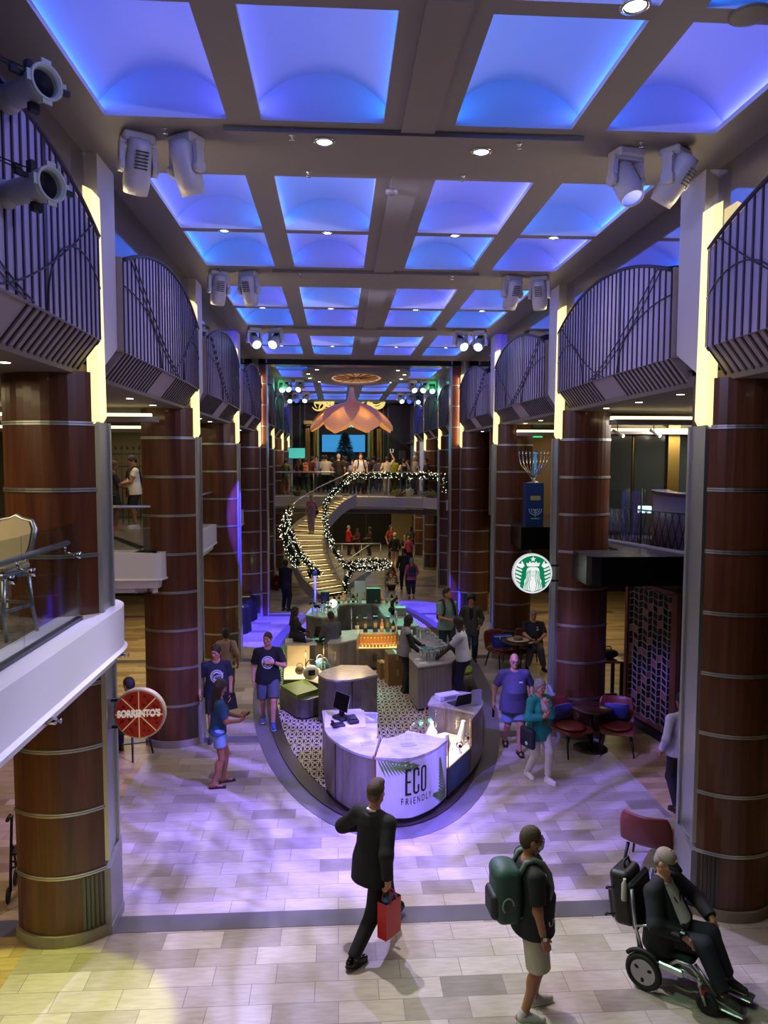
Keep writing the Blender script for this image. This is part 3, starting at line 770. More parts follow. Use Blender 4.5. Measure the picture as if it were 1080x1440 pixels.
# bridge balustrade
bp = [(x, y + .03) for x, y in BE]
rail_glass('bridge_balustrade', 'glass balustrade with steel posts along the white bridge', bp[:5], h=.98, group=None)
rail_glass('bridge_balustrade', 'glass balustrade carrying the lit garland on the right of the bridge', bp[6:], h=.98)

# ---- fir garlands with fairy lights
FIR = mat('fir_green', '#27482a', .7); FIR2 = mat('fir_dark', '#16301a', .7)
FAIRY = mat('fairy_light', '#fff8e0', .4, emit=(1, .93, .72), estr=2.6)
def garland(label, path, r=.13, nleaf=260, nl=70, group='lit fir garlands of the staircase', seed=1):
    rn = random.Random(seed); pts = [Vector(p) for p in path]
    cum = [0]
    for a, b in zip(pts, pts[1:]): cum.append(cum[-1] + (b - a).length)
    def at(s_):
        s_ *= cum[-1]
        for i in range(len(pts) - 1):
            if s_ <= cum[i + 1]: return pts[i].lerp(pts[i + 1], (s_ - cum[i]) / max(cum[i + 1] - cum[i], 1e-6))
        return pts[-1]
    t = thing('garland', label, 'garland', (0, 0, 0), group=group)
    m = MB(); k = int(cum[-1] * nleaf)
    for i in range(k):
        p = at(rn.random()); d = Vector((rn.gauss(0, 1), rn.gauss(0, 1), rn.gauss(0, 1))).normalized(); q = p + d * r * rn.uniform(.2, .85)
        e = d.cross(Vector((rn.gauss(0, 1), rn.gauss(0, 1), rn.gauss(0, 1)))).normalized() * .022; tip = q + d * rn.uniform(.05, .10)
        m.add([q - e, q + e, tip], [(0, 1, 2)], rn.random() < .5)
    m.tube([at(i / 40) for i in range(41)], r * .45, 6, 1)
    f = m.build('foliage', [FIR, FIR2], t); f['kind'] = 'stuff'
    m = MB(); k = int(cum[-1] * nl * .55)
    for i in range(k):
        p = at(rn.random()); d = Vector((rn.gauss(0, 1), rn.gauss(0, 1), rn.gauss(0, 1))).normalized(); q = p + d * r * rn.uniform(.7, 1.05); s_ = rn.uniform(.012, .021)
        m.add([q + Vector(v) * s_ for v in ((1, 0, 0), (-1, 0, 0), (0, 1, 0), (0, -1, 0), (0, 0, 1), (0, 0, -1))], [(0, 2, 4), (2, 1, 4), (1, 3, 4), (3, 0, 4), (2, 0, 5), (1, 2, 5), (3, 1, 5), (0, 3, 5)], 0)
    f = m.build('fairy_lights', FAIRY, t); f['kind'] = 'stuff'
    return t
def sp(z, sd, dz=.9, wd=.74): return (*stair_edge(z, sd, wd), z + dz)
garland('lit garland winding up the left handrail of the curved staircase', [sp(3.42 * i / 30 * .62, -1) for i in range(31)], .17, 420, 100, seed=2)
garland('second thick lit garland hanging below the left stair handrail', [sp(3.42 * i / 30 * .6 + .6, -1, .55, .85) for i in range(22)], .24, 420, 110, seed=3)
garland('lit garland following the inner right handrail of the curved staircase', [sp(3.42 * i / 30, 1) for i in range(31)], .13, 420, 90, seed=4)
garland('lit garland draped along the bridge balustrade on the right', [(x, y - .05, ZD + .93 - .06 * abs(sin(i * 1.6))) for i, (x, y) in enumerate(bp[5:])], .16, 420, 95, seed=5)
garland('lit garland looping round the stair well rail at the staircase foot', [(x, y, 1.0) for x, y in LOOP], .13, 420, 100, seed=6)
garland('lit garland hanging down to the floor beside the staircase foot', [(.55, 27.4, .95), (.30, 27.3, .5), (.28, 27.2, .1)], .13, 420, 90, seed=7)
garland('short lit garland on the newel post of the stair', [(-.78, 26.75, 1.0), (-.95, 26.6, 1.02), (-1.0, 26.55, .8)], .12, 420, 90, seed=8)
garland('bunch of lit garland hanging behind the right portal jamb', [(4.1, 28.2, 4.4), (4.15, 28.1, 4.1), (4.05, 28.0, 3.8)], .2, 300, 90, seed=9)
# ================================================================== FAR END: medallion, flower canopy, stage wall
GOLD = mat('gold', '#b9974f', .28, 1.0, bump=.1, bscale=20)
t = thing('ceiling_medallion', 'oval ceiling medallion ringed by downlights before the flower canopy', 'medallion', (.68, 27.4, ZC))
m = MB(); m.lathe([(1.0, -.02), (1.0, -.10), (.97, -.12), (.80, -.12), (.78, -.16), (.76, -.20), (.46, -.20), (.45, -.16)], 48, sx=1.95, sy=3.6); m.build('rim', CEIL, t)
m = MB(); m.lathe([(.46, -.16), (.455, -.19), (.43, -.19), (.43, -.155)], 48, sx=1.95, sy=3.6); m.build('copper_ring', mat('copper_ring', '#c08048', .3, 1.0, emit=(1, .5, .2), estr=.5), t)
m = MB(); m.lathe([(.0001, -.14), (.44, -.15)], 40, sx=1.95, sy=3.6); m.build('dome', mat('dome_brown', '#2c1a14', .4), t)
m = MB()
for i in range(7):
    a = i * pi / 7; m.tube([(.8 * cos(a) * u_, 1.5 * sin(a) * u_, -.17) for u_ in (-1, -.4, .4, 1)], .02, 5)
m.build('tracery', mat('tracery_copper', '#7a4a2e', .35, 1.0), t)
for i in range(14):
    a = 2 * pi * (i + .5) / 14
    m = MB(); m.cyl((.89 * 1.95 * cos(a), .89 * 3.6 * sin(a), -.121), (.89 * 1.95 * cos(a), .89 * 3.6 * sin(a), -.128), .055, n=10); m.build('lamp', BULB, t)

# flower shaped canopy on a stem
t = thing('flower_canopy', 'rose gold flower shaped canopy hanging over the staircase', 'canopy', (.60, 32.0, 0))
ROSE = mat('rose_petal', '#c9988c', .4, .2, trans=0.0, var=.15, bscale=6)
nt_, N_, L_n, b_n = nodes_of(ROSE)
tl = N_.new('ShaderNodeBsdfTranslucent'); tl.inputs[0].default_value = (1, .55, .12, 1); ms = N_.new('ShaderNodeMixShader'); ms.inputs[0].default_value = .16
L_n.new(b_n.outputs[0], ms.inputs[1]); L_n.new(tl.outputs[0], ms.inputs[2]); L_n.new(ms.outputs[0], N_['Material Output'].inputs[0])
PIN = ROSE
m = MB(); m.lathe([(.34, 7.30), (.22, 7.42), (.15, 7.6), (.11, 7.85), (.10, 8.0), (.14, ZC)], 20); m.build('stem', ROSE, t)
NP = 8
for k in range(NP):
    a0 = 2 * pi * (k + .5) / NP; n, q = 10, 10; P = []; P2 = []
    for i in range(n + 1):
        u_ = i / n; rr = .18 + 1.66 * u_; wid = .75 * sin(pi * min(u_ * .62 + .14, 1)) * (1 if u_ < .75 else sqrt(max(0, 1 - ((u_ - .75) / .25) ** 2)) * .98 + .02)
        z = 7.34 - 1.08 * u_ ** 2.1 - .06 * u_
        for j in range(q + 1):
            v = -1 + 2 * j / q
            x = rr; y = wid * v; zz = z - .10 * v * v + (.03 if k % 2 else 0)
            P.append((x * cos(a0) - y * sin(a0), x * sin(a0) + y * cos(a0), zz)); P2.append((x * cos(a0) - y * sin(a0), x * sin(a0) + y * cos(a0), zz - .012))
    F = [(i * (q + 1) + j, (i + 1) * (q + 1) + j, (i + 1) * (q + 1) + j + 1, i * (q + 1) + j + 1) for i in range(n) for j in range(q)]
    m = MB(); m.add(P, F, 0, True)
    m.build('petal', [ROSE], t)
m = MB(); m.lathe([(.75, 6.86), (.70, 6.72), (.45, 6.66), (.1, 6.7)], 20); m.build('light_ring', mat('canopy_light', '#ffc860', .5, emit=(1, .62, .16), estr=5), t)
m = MB()
for k in range(10):
    a = 2 * pi * k / 10; m.ball((.95 * cos(a), .95 * sin(a), 6.52), .09, 8, 6)
m.build('glass_drops', mat('drop_glass', '#c9b890', .15, .6), t)
for k_ in range(8):
    a_ = 2 * pi * (k_ + .5) / 8; l_ = bpy.data.lights.new('canopy_bulb', 'POINT'); l_.energy = 15; l_.color = (1, .66, .2); l_.shadow_soft_size = .05
    o_ = bpy.data.objects.new('canopy_bulb', l_); COL.objects.link(o_); o_.location = (.6 + 1.15 * cos(a_), 32 + 1.15 * sin(a_), 6.62)
lamp('canopy_lamp', (.60, 32.0, 6.5), (1, .8, .5), 60, 1.2)

# stage wall with gold columns, screen, chandeliers
t = thing('video_screen', 'bright blue video screen behind the bridge crowd', 'screen', (.36, 44.3, 5.88))
m = MB(); m.b2((-1.32, 0, -.56), (1.32, .1, .54)); m.build('bezel', BLACK, t)
m = MB(); m.b2((-.4, .1, -.2), (.4, .31, .2)); m.build('wall_mount', BLACK, t)
m = MB(); m.b2((-1.26, -.01, -.5), (1.26, 0, .5)); m.build('display', mat('screen_blue', '#2c8cc8', .4, emit=(.04, .30, .68), estr=.8), t)
lamp('screen_glow', (.36, 44.1, 5.9), (.1, .5, 1), 30, 2.4, aim=(.36, 30, 4))
for i, (x, lb) in enumerate(((-1.75, 'gold fluted stage column, outer one on the left of the blue screen'), (-1.25, 'gold fluted stage column, inner one on the left of the blue screen'), (1.95, 'gold fluted stage column, inner one on the right of the blue screen'), (2.45, 'gold fluted stage column, outer one on the right of the blue screen'))):
    t = thing('stage_column', lb, 'column', (x, 43.9, ZD), group='gold stage columns')
    m = MB(); pr = []
    for j in range(32): pr.append(((.17 + .015 * (j % 2)) * cos(2 * pi * j / 32), (.17 + .015 * (j % 2)) * sin(2 * pi * j / 32)))
    m.prism(pr, .15, 3.35); m.build('shaft', GOLD, t)
    m = MB(); m.lathe([(.25, 0), (.25, .1), (.2, .15)], 20); m.build('base', GOLD, t)
    m = MB(); m.lathe([(.18, 3.3), (.26, 3.45), (.27, 3.55)], 20); m.build('capital', GOLD, t)
t = thing('stage_arch', 'gold arch beam over the blue screen', 'arch', (.36, 43.9, 6.85))
m = MB(); m.b2((-2.3, -.15, .12), (2.3, .15, .32)); m.build('beam', GOLD, t)
t = thing('stained_glass_fan', 'small teal fan of lit glass discs under the flower canopy', 'ornament', (.42, 41.0, 6.82))
for i, (x, z, r) in enumerate(((-.32, 0, .12), (-.08, .02, .14), (.2, .0, .13), (.44, -.02, .11), (-.2, .22, .12), (.08, .26, .13), (.3, .2, .11), (.06, .46, .10))):
    m = MB(); m.cyl((x, 0, z), (x, .04, z), r, n=14); m.build('disc', mat('teal_disc', '#60e0e0', .3, emit=(.12, .75, .8), estr=1.1), t)
m = MB(); m.b2((-.5, .04, -.14), (.6, .08, .0)); m.tube([(.05, .04, .6), (.05, .04, 2.2)], .01, 5); m.build('bracket', GOLD, t)
for i, (x, lb) in enumerate(((-.75, 'gold ribbon chandelier to the left of the canopy stem'), (1.75, 'gold ribbon chandelier to the right of the canopy stem'))):
    t = thing('ribbon_chandelier', lb, 'chandelier', (x, 41.5, 8.2), group='gold ribbon chandeliers')
    rn = random.Random(i + 3)
    for k in range(9):
        m = MB(); c = Vector((rn.uniform(-.55, .55), rn.uniform(-.3, .3), rn.uniform(-.5, .25))); a = rn.random() * 6
        pts = []
        for j in range(15):
            th = a + j / 14 * 4.6; pts.append(c + Vector((.38 * cos(th), .3 * sin(th * .7), .36 * sin(th))))
        m.tube(pts, [.02 + .05 * sin(pi * j / 14) for j in range(15)], 6); m.build('ribbon', mat('gold_ribbon', '#d8c070', .2, 1.0, emit=(.8, .62, .2), estr=1.0), t)
    m = MB(); m.cyl((0, 0, .2), (0, 0, .8), .02, n=6); m.build('rod', GOLD, t)
for x, lb in ((-2.05, 'pair of steel flat bars left of the stage with a bracket sconce'), (2.85, 'pair of steel flat bars right of the stage with a bracket sconce')):
    t = thing('wall_fin', lb, 'trim', (x, 44.5, ZD))
    for dx in (-.14, .14):
        m = MB(); m.b2((dx - .03, -.12, 0), (dx + .03, .08, 5.2)); m.build('bar', mat('fin_steel', '#6a6458', .35, 1.0), t)
    for dx in (-.35, .35):
        m = MB(); m.tube([(dx - .08, -.2, 2.15), (dx - .08, -.2, 1.95), (dx + .08, -.2, 1.95), (dx + .08, -.2, 2.15)], .02, 6); m.cyl((dx, -.2, 1.95), (dx, .08, 1.95), .015, n=6); m.build('sconce', mat('sconce_white', '#e8e4da', .4, emit=(1, .9, .7), estr=.8), t)
for x, lb in ((-2.75, 'pale pilaster at the left end of the stage wall'), (4.4, 'pale pilaster at the right end of the stage wall')):
    t = thing('pilaster', lb, 'pilaster', (x, 42.5, ZD))
    m = MB(); m.b2((-.22, 0, 0), (.22, .4, 5)); m.build('body', mat('pilaster_cream', '#a89f86', .6), t)
    m = MB(); m.b2((-.1, -.03, .5), (.1, 0, 4.6)); m.build('slot', mat('pilaster_slot', '#4f4636', .5), t)
t = thing('white_wall_block', 'white side wall with small dark frames beside the bridge, left', 'wall', (-3.2, 34.5, ZD), kind='structure')
m = MB(); m.b2((-.6, 0, 0), (.55, 5, 2.4)); m.build('body', WHITE, t)
t = thing('white_wall_block', 'white side wall with dark doorway beside the bridge, right', 'wall', (4.6, 35.5, ZD), kind='structure')
m = MB(); m.b2((-.5, 0, 0), (.7, 5, 2.4)); m.build('body', WHITE, t)
m = MB(); m.b2((-.1, -.03, 0), (.4, .0, 2.0)); m.build('doorway', mat('doorway_dark', '#1c1a20', .5), t)
for i in range(4):
    t = thing('notice_panel', 'small dark notice panel on the white side wall, %s of four from the top' % ['first', 'second', 'third', 'fourth'][i], 'frame', (-2.85, 34.47, ZD + 2.1 - .36 * i), group='small frames on the white wall')
    m = MB(); m.b2((-.07, 0, -.1), (.07, .03, .1), bev=.01); m.build('board', BLACKG, t)
t = thing('info_screen', 'teal glowing information screen among the bridge crowd', 'screen', (-1.95, 36.5, ZD))
m = MB(); m.b2((-.42, 0, 1.55), (.42, .06, 2.1)); m.build('bezel', BLACK, t)
m = MB(); m.b2((-.39, -.008, 1.58), (.39, 0, 2.07)); m.build('display', mat('teal_display', '#40c0a0', .4, emit=(.08, .5, .36), estr=.7), t)
m = MB(); m.cyl((0, .03, 0), (0, .03, 1.56), .03, n=8); m.lathe([(.25, 0), (.25, .03), (.05, .05)], 16); m.build('stand', BLACK, t)
t = thing('christmas_tree', 'dark blue lit christmas tree in front of the blue screen', 'tree', (.42, 41.5, ZD))
rn = random.Random(5); m = MB()
for i in range(1500):
    h = rn.random() ** .8; r = .95 * (1 - h * .92) * rn.uniform(.5, 1.05); a = rn.random() * 2 * pi; z = .5 + 2.5 * h
    p = Vector((r * cos(a), r * sin(a), z)); d = Vector((cos(a), sin(a), -.35)); e = Vector((-sin(a), cos(a), 0)) * .07
    m.add([p - e, p + e, p + d * .22], [(0, 1, 2)], rn.random() < .4)
f = m.build('foliage', [mat('tree_blue', '#14283c', .6), mat('tree_green', '#173226', .6)], t); f['kind'] = 'stuff'
m = MB(); m.cyl((0, 0, 0), (0, 0, .8), .09, n=10); m.build('trunk', mat('bark', '#2a1c12', .8), t)
m = MB()
for i in range(150):
    h = rn.random(); r = 1.0 * (1 - h * .92); a = rn.random() * 2 * pi; m.ball((r * cos(a), r * sin(a), .5 + 2.4 * h), .03, 6, 4)
f = m.build('baubles', mat('bauble_silver', '#8fb0d8', .15, 1.0), t); f['kind'] = 'stuff'

# lower level under the bridge
t = thing('dark_shop_opening', 'dark shop entrance under the bridge', 'opening', (1.9, 43.2, 0))
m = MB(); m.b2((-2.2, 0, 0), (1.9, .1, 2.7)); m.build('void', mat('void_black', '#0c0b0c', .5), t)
for x_ in (-2.25, -.3):
    m = MB(); m.b2((x_, -.05, 0), (x_ + .08, .1, 2.65)); m.build('mullion', mat('mullion_bronze', '#55462c', .4, .6), t)
t = thing('door_wing', 'tall wooden door panel with steel bands under the bridge at right', 'door', (4.55, 39.5, 0))
m = MB(); m.b2((-.6, 0, 0), (.6, .08, 2.6)); m.build('leaf', WOOD, t)
m = MB()
for z in (.7, 1.35, 2.0): m.b2((-.6, -.012, z - .012), (.6, 0, z + .012))
m.build('band', STEEL, t)
t = thing('cream_wall_panel', 'cream wall panel under the bridge behind the group', 'wall', (3.3, 43.0, 0), kind='structure')
m = MB(); m.b2((-.2, 0, 0), (1.3, .1, 2.7)); m.build('body', mat('cream_panel', '#b3a173', .6), t)
for x, y, r, lb in ((2.05, 28.3, .26, 'red poinsettia tree on the floor at the right of the stair well'), (-2.3, 28.4, .16, 'small red poinsettia on the floor left of the staircase'), (-2.75, 27.6, .2, 'red poinsettia half hidden behind the left portal jamb')):
    t = thing('poinsettia', lb, 'plant', (x, y, 0), group='red poinsettias')
    rn = random.Random(int(r * 100)); m = MB(); H_ = r * 3.6
    for i in range(420):
        h = rn.random(); a = rn.random() * 6.28; rr = r * (1.15 - .95 * h) * rn.uniform(.7, 1.05); p = Vector((rr * cos(a), rr * sin(a), .18 + (H_ - .18) * h)); d = Vector((cos(a), sin(a), .3 * rn.uniform(-1, 1))) * .09; e = Vector((-sin(a), cos(a), rn.uniform(-.5, .5))) * .035
        m.add([p - d * .4, p + e, p + d, p - e], [(0, 1, 2, 3)], 0)
    f = m.build('bracts', mat('poinsettia_red', '#a01020', .5), t); f['kind'] = 'stuff'
    m = MB(); m.lathe([(r * .5, 0), (r * .7, .2), (r * .65, .2)], 14); m.build('pot', mat('pot_red', '#5c1414', .5), t)
for x, y, lb in ((2.55, 31.1, 'pale green potted flowers behind the bridge glass, left of the white bucket'), (3.75, 30.2, 'pale green potted flowers behind the bridge glass near the right jamb'), (-1.65, 31.6, 'pale yellow potted flowers behind the bridge glass at left')):
    t = thing('flower_pot', lb, 'plant', (x, y, ZD), group='potted flowers on the bridge')
    rn = random.Random(int(x * 10)); m = MB()
    for i in range(160):
        a = rn.random() * 6.28; r = .33 * sqrt(rn.random()); p = Vector((r * cos(a), r * sin(a) * .6, .16 + .18 * rn.random() * (1.2 - r / .33))); e = Vector((rn.gauss(0, 1), rn.gauss(0, 1), rn.gauss(0, 1))).normalized() * .04; d = e.cross(Vector((0, 0, 1))) 
        m.add([p - e, p + d, p + e, p - d], [(0, 1, 2, 3)], rn.random() < .5)
    f = m.build('blooms', [mat('bloom_yellow', '#c8c070', .6), mat('bloom_leaf', '#4a6a30', .6)], t); f['kind'] = 'stuff'
    m = MB(); m.lathe([(.16, 0), (.24, .17), (.22, .17)], 14, sy=.8); m.build('pot', mat('pot_tan', '#8a7a54', .6), t)
t = thing('white_bucket', 'white tub standing behind the bridge glass', 'tub', (2.98, 30.9, ZD))
m = MB(); m.lathe([(.13, 0), (.18, .32), (.16, .32), (.13, .03)], 16); m.build('body', WHITE, t)

# ================================================================== CEILING FITTINGS
def downlight(x, y, z=ZC, e=18, r=.055, lb=None, grp='round downlights in the ceiling beams'):
    t = thing('downlight', lb or 'small round downlight in the ceiling beam', 'light', (x, y, z), group=grp)
    m = MB(); m.lathe([(r * 1.75, -.001), (r * 1.75, -.012), (r * 1.3, -.016), (r * 1.2, -.002)], 20); m.build('ring', CHROME, t)
    m = MB(); m.cyl((0, 0, -.003), (0, 0, -.007), r * 1.2, n=16); m.build('bulb', BULB, t)
    if e:
        l = bpy.data.lights.new('downlight_beam', 'SPOT'); l.energy = e; l.color = (1, .86, .62); l.spot_size = radians(125); l.spot_blend = .9; l.shadow_soft_size = .05
        o = bpy.data.objects.new('downlight_beam', l); COL.objects.link(o); o.parent = t; o.location = (0, 0, -.03)
    return t
DL = [(-.12, 7.42), (1.42, 7.55), (2.02, 5.2)]
for (x, y), n_ in zip(DL, ('left of the two in the first wide beam', 'right of the two in the first wide beam', 'cut by the top edge of the picture')):
    downlight(x, y, ZC - (.05 if y > 7 else 0), 110, .06, 'round downlight, ' + n_)
for j, y in enumerate((10.495, 15.69, 20.89)):
    for i, x in enumerate((-1.52, -.13, 1.62, 3.0)):
        downlight(x, y, ZC, 48, .045, 'round downlight on the narrow rib of the %s ceiling bay, %s from the left' % (['first', 'second', 'third'][j], ['first', 'second', 'third', 'fourth'][i]))
t = thing('ceiling_speaker', 'dark round speaker grille at the top right of the ceiling', 'speaker', (2.85, 5.25, ZC))
m = MB(); m.lathe([(.14, 0), (.14, -.012), (.115, -.014)], 24); m.build('rim', mat('speaker_rim', '#6a645e', .5), t)
m = MB(); m.cyl((0, 0, -.004), (0, 0, -.012), .115, n=24); m.build('grille', mat('speaker_grille', '#35322f', .7), t)
t = thing('smoke_detector', 'small smoke detector in the centre of the second ceiling beam', 'detector', (.62, 8.75, ZC - .026))
m = MB(); m.lathe([(.07, 0), (.07, -.03), (.05, -.05), (.02, -.055)], 20); m.build('body', mat('detector_grey', '#6f6b68', .5), t)
# sprinklers
def sprinkler(x, y, lb):
    t = thing('sprinkler', lb, 'sprinkler', (x, y, ZC - (.05 if (7.25 < y < 8.25 or y > 12.55) and -1.0 < x < 2.2 else 0)), group='ceiling sprinklers')
    m = MB(); m.lathe([(.028, 0), (.028, -.008), (.009, -.012), (.009, -.03), (.004, -.032), (.004, -.05)], 12); m.build('body', CHROME, t)
    m = MB(); m.lathe([(.026, -.05), (.026, -.054), (.0001, -.055)], 12); m.build('deflector', CHROME, t)
for i, (x, y) in enumerate(((-1.60, 7.35), (-.42, 7.3), (1.75, 7.35), (2.95, 7.35), (-1.75, 8.25), (-.3, 8.2), (1.35, 8.2), (-1.9, 12.6), (-.6, 12.6), (1.9, 12.6), (2.7, 12.6))):
    sprinkler(x, y, 'ceiling sprinkler in the %s beam, %s from the left' % (('first wide', 'second', 'third')[0 if i < 4 else 1 if i < 7 else 2], ['first', 'second', 'third', 'fourth'][(i, i - 4, i - 7)[0 if i < 4 else 1 if i < 7 else 2]]))

# moving head lights
MHW = mat('moving_head_shell', '#c9c4bc', .35)
LENS = {'b': mat('lens_blue', '#2040ff', .2, emit=(.05, .10, 1), estr=1.5), 'w': mat('lens_white', '#ffffff', .2, emit=(.55, .72, 1), estr=9), 'g': mat('lens_green', '#60ffb0', .2, emit=(.35, 1, .75), estr=9), 'd': mat('lens_dark', '#101218', .65, spec=.1), 'c': mat('lens_cyan', '#a0e8ff', .2, emit=(.25, .6, 1), estr=9)}
def moving_head(x, y, pan, tilt, lens, lb, s=1.0, grp='moving head stage lights'):
    t = thing('moving_head', lb, 'stage light', (x, y, ZC), pan, group=grp)
    t.scale = (s, s, s)
    m = MB(); m.b2((-.15, -.11, -.09), (.15, .11, 0), bev=.02); m.build('base', MHW, t)
    m = MB()
    for sx in (-1, 1):
        m.add([(sx * .12, -.05, -.07), (sx * .17, -.05, -.07), (sx * .18, -.05, -.33), (sx * .14, -.05, -.36), (sx * .12, .05, -.07), (sx * .17, .05, -.07), (sx * .18, .05, -.33), (sx * .14, .05, -.36)], [(0, 1, 2, 3), (7, 6, 5, 4), (0, 4, 5, 1), (1, 5, 6, 2), (2, 6, 7, 3), (3, 7, 4, 0)])
        m.cyl((sx * .13, 0, -.30), (sx * .185, 0, -.30), .065, n=16)
    m.b2((-.17, -.06, -.115), (.17, .06, -.085)); m.build('yoke', MHW, t)
    R_ = Matrix.Rotation(tilt, 4, 'X'); c = (0, 0, -.30)
    h = MB(); h.lathe([(.0001, .262), (.03, .26), (.09, .25), (.115, .20), (.12, .05), (.128, -.05), (.125, -.16), (.112, -.24), (.10, -.24), (.10, -.20)], 18, c, 0, R_, cap=False)
    head = h.build('head', MHW, t)
    m = MB(); m.lathe([(.105, -.225), (.0001, -.215)], 18, c, 0, R_); m.build('lens', LENS[lens], head)
    m = MB()
    for i in range(6): m.box(Vector(c) + (R_ @ Vector((0, -.118, .16 - .03 * i))), (.12, .012, .012), R_)
    m.build('vent', mat('vent_dark', '#3a3836', .5), head)
    return t
moving_head(-1.90, 7.52, .5, radians(28), 'd', 'white moving head light under the first beam, outer one on the left')
moving_head(-1.44, 7.52, 2.6, radians(-24), 'd', 'white moving head light under the first beam, inner one on the left')
moving_head(2.88, 7.55, 3.4, radians(30), 'b', 'white moving head light under the first beam, inner one on the right')
moving_head(3.36, 7.50, .7, radians(38), 'b', 'white moving head light with blue lens at the right column top')
for j, (y, ls) in enumerate(((12.75, 'dddd'), (18.1, 'cwwc'), (23.2, 'ggww')[:2] if False else (29.6, 'gwwg'), (35.3, 'bwwb'))):
    bay = ['second', 'third', 'fourth', 'fifth'][j]
    for i, x in enumerate((-1.95, -1.45, 2.95, 3.42)):
        if j == 0: l_ = 'd'
        else: l_ = ls[i]
        moving_head(x, y, (.4, -.3, .3, -.4)[i], radians(-58 if j else 25), l_, 'moving head light under the %s beam from the front, %s from the left' % (bay, ['first', 'second', 'third', 'fourth'][i]))
for x, y, l_, lb in ((-2.15, 29.9, 'g', 'green moving head light beside the left wall beyond the portal'), (3.75, 29.9, 'g', 'green moving head light beside the right wall beyond the portal'), (-2.2, 35.6, 'c', 'blue moving head light beside the left wall beyond the portal'), (3.8, 35.6, 'c', 'blue moving head light beside the right wall beyond the portal')):
    moving_head(x, y, 0, radians(-58), l_, lb)
for x, c_, e_ in ((-2.2, (.05, 1, .4), 60), (3.7, (.05, 1, .4), 60)): spot('beam', (x - .0, 28.6, 7.6), (x + (-.4 if x < 0 else .4), 30.2, 7.4), c_, e_, 80, .6)
for x in (-1.9, 3.4): spot('beam', (x, 34.0, 7.7), (x + (-.7 if x < 0 else .7), 35.6, 6.6), BLUE, 160, 60, .5)
for x in (-2.0, 3.5): spot('beam', (x, 17.2, 7.7), (x + (-.7 if x < 0 else .7), 18.9, 7.5), BLUE, 60, 50, .4)

# two profile spotlights hung on wires at the left edge
SPW = mat('spotlight_shell', '#aeb5a8', .4)
for i, (z, lb) in enumerate(((7.47, 'pale profile spotlight hanging at the left edge, upper of the two'), (6.82, 'pale profile spotlight hanging at the left edge, lower of the two'))):
    t = thing('profile_spotlight', lb, 'stage light', (-2.03, 5.35, z), radians(0), group='profile spotlights')
    t.rotation_euler = (0, 0, radians(54 if i == 0 else 60))
    R_ = Matrix.Rotation(radians(90), 4, 'X')          # barrel along -y, towards the camera
    def L_(prof, mi=0, n=22): return MB().lathe([(r, z_) for r, z_ in prof], n, (0, 0, 0), 0, R_, cap=False)
    L_([(.06, -.22), (.085, -.20), (.085, -.02), (.098, .0), (.098, .06), (.108, .065), (.108, .15), (.098, .15), (.09, .13), (.085, .05)]).build('barrel', SPW, t)
    L_([(.086, .10), (.0001, .085)]).build('lens', mat('spot_lens_black', '#050607', .45, spec=.15), t)
    m = MB()
    for q_ in (-1, 1): m.box((q_ * .125, -.15, 0), (.035, .012, .07)); m.box((0, -.15, q_ * .125), (.07, .012, .035))
    m.lathe([(.108, .14), (.118, .145), (.118, .16), (.1, .16), (.1, .14)], 22, (0, 0, 0), 0, R_, cap=False); m.build('gel_frame', SPW, t)
    for c_, d_ in (((.14, -.15, -.02), (.05, .03, .035)), ((-.02, .02, .13), (.035, .05, .09)), ((0, .0, -.13), (.07, .04, .06)), ((-.13, -.02, .05), (.09, .03, .03)), ((-.11, .05, .11), (.04, .04, .04))): MB().box(c_, d_).build('clamp', BLACK, t)
    m = MB(); m.lathe([(.092, .17), (.10, .2), (.07, .28), (.03, .3)], 18, (0, .5, 0), 0, Matrix.Rotation(radians(90), 4, 'X')); m.build('cap', SPW, t)
    m = MB(); m.tube([(-.05, .02, .12), (-.5, .08, .14), (-1.2, .1, .15)], .005, 5); m.tube([(-.08, .02, .09), (-.5, .05, .12), (-1.2, .1, .13)], .005, 5); m.build('cable', BLACK, t)
# ================================================================== KIOSK RING ON THE FLOOR
def ellipse_pts(a, b, n=72, cx=.76, cy=18.0): return [(cx + a * cos(2 * pi * i / n), cy + b * sin(2 * pi * i / n)) for i in range(n)]
m = MB(); m.prism(ellipse_pts(2.65, 8.5), .0, .008); struct('trim_30', m, mat('ring_grey_stone', '#6c676e', .3, var=.15, bscale=2))
m = MB(); m.prism(ellipse_pts(2.35, 8.2), .0, .03); struct('trim_31', m, mat('plinth_dark', '#3b302c', .4))
# patterned carpet of interlaced rings
CARP = mat('ring_carpet', '#4a3b33', .9); nt, N, L, b = nodes_of(CARP)
tc = N.new('ShaderNodeTexCoord'); sep = N.new('ShaderNodeSeparateXYZ'); L.new(tc.outputs['Object'], sep.inputs[0])
def mth(op, a, b_=None, c_=None):
    n = N.new('ShaderNodeMath'); n.operation = op
    for i, v in enumerate((a, b_, c_)):
        if v is None: continue
        if isinstance(v, (int, float)): n.inputs[i].default_value = v
        else: L.new(v, n.inputs[i])
    return n.outputs[0]
acc = None
PER = .30
for ox, oy in ((0, 0), (.5, .5), (.5, 0), (0, .5)):
    fx = mth('SUBTRACT', mth('FRACT', mth('MULTIPLY_ADD', sep.outputs[0], 1 / PER, ox)), .5)
    fy = mth('SUBTRACT', mth('FRACT', mth('MULTIPLY_ADD', sep.outputs[1], 1 / (PER * 2.3), oy)), .5)
    d = mth('SQRT', mth('ADD', mth('MULTIPLY', fx, fx), mth('MULTIPLY', fy, fy)))
    ln = mth('LESS_THAN', mth('ABSOLUTE', mth('SUBTRACT', d, .46)), .034)
    acc = ln if acc is None else mth('MAXIMUM', acc, ln)
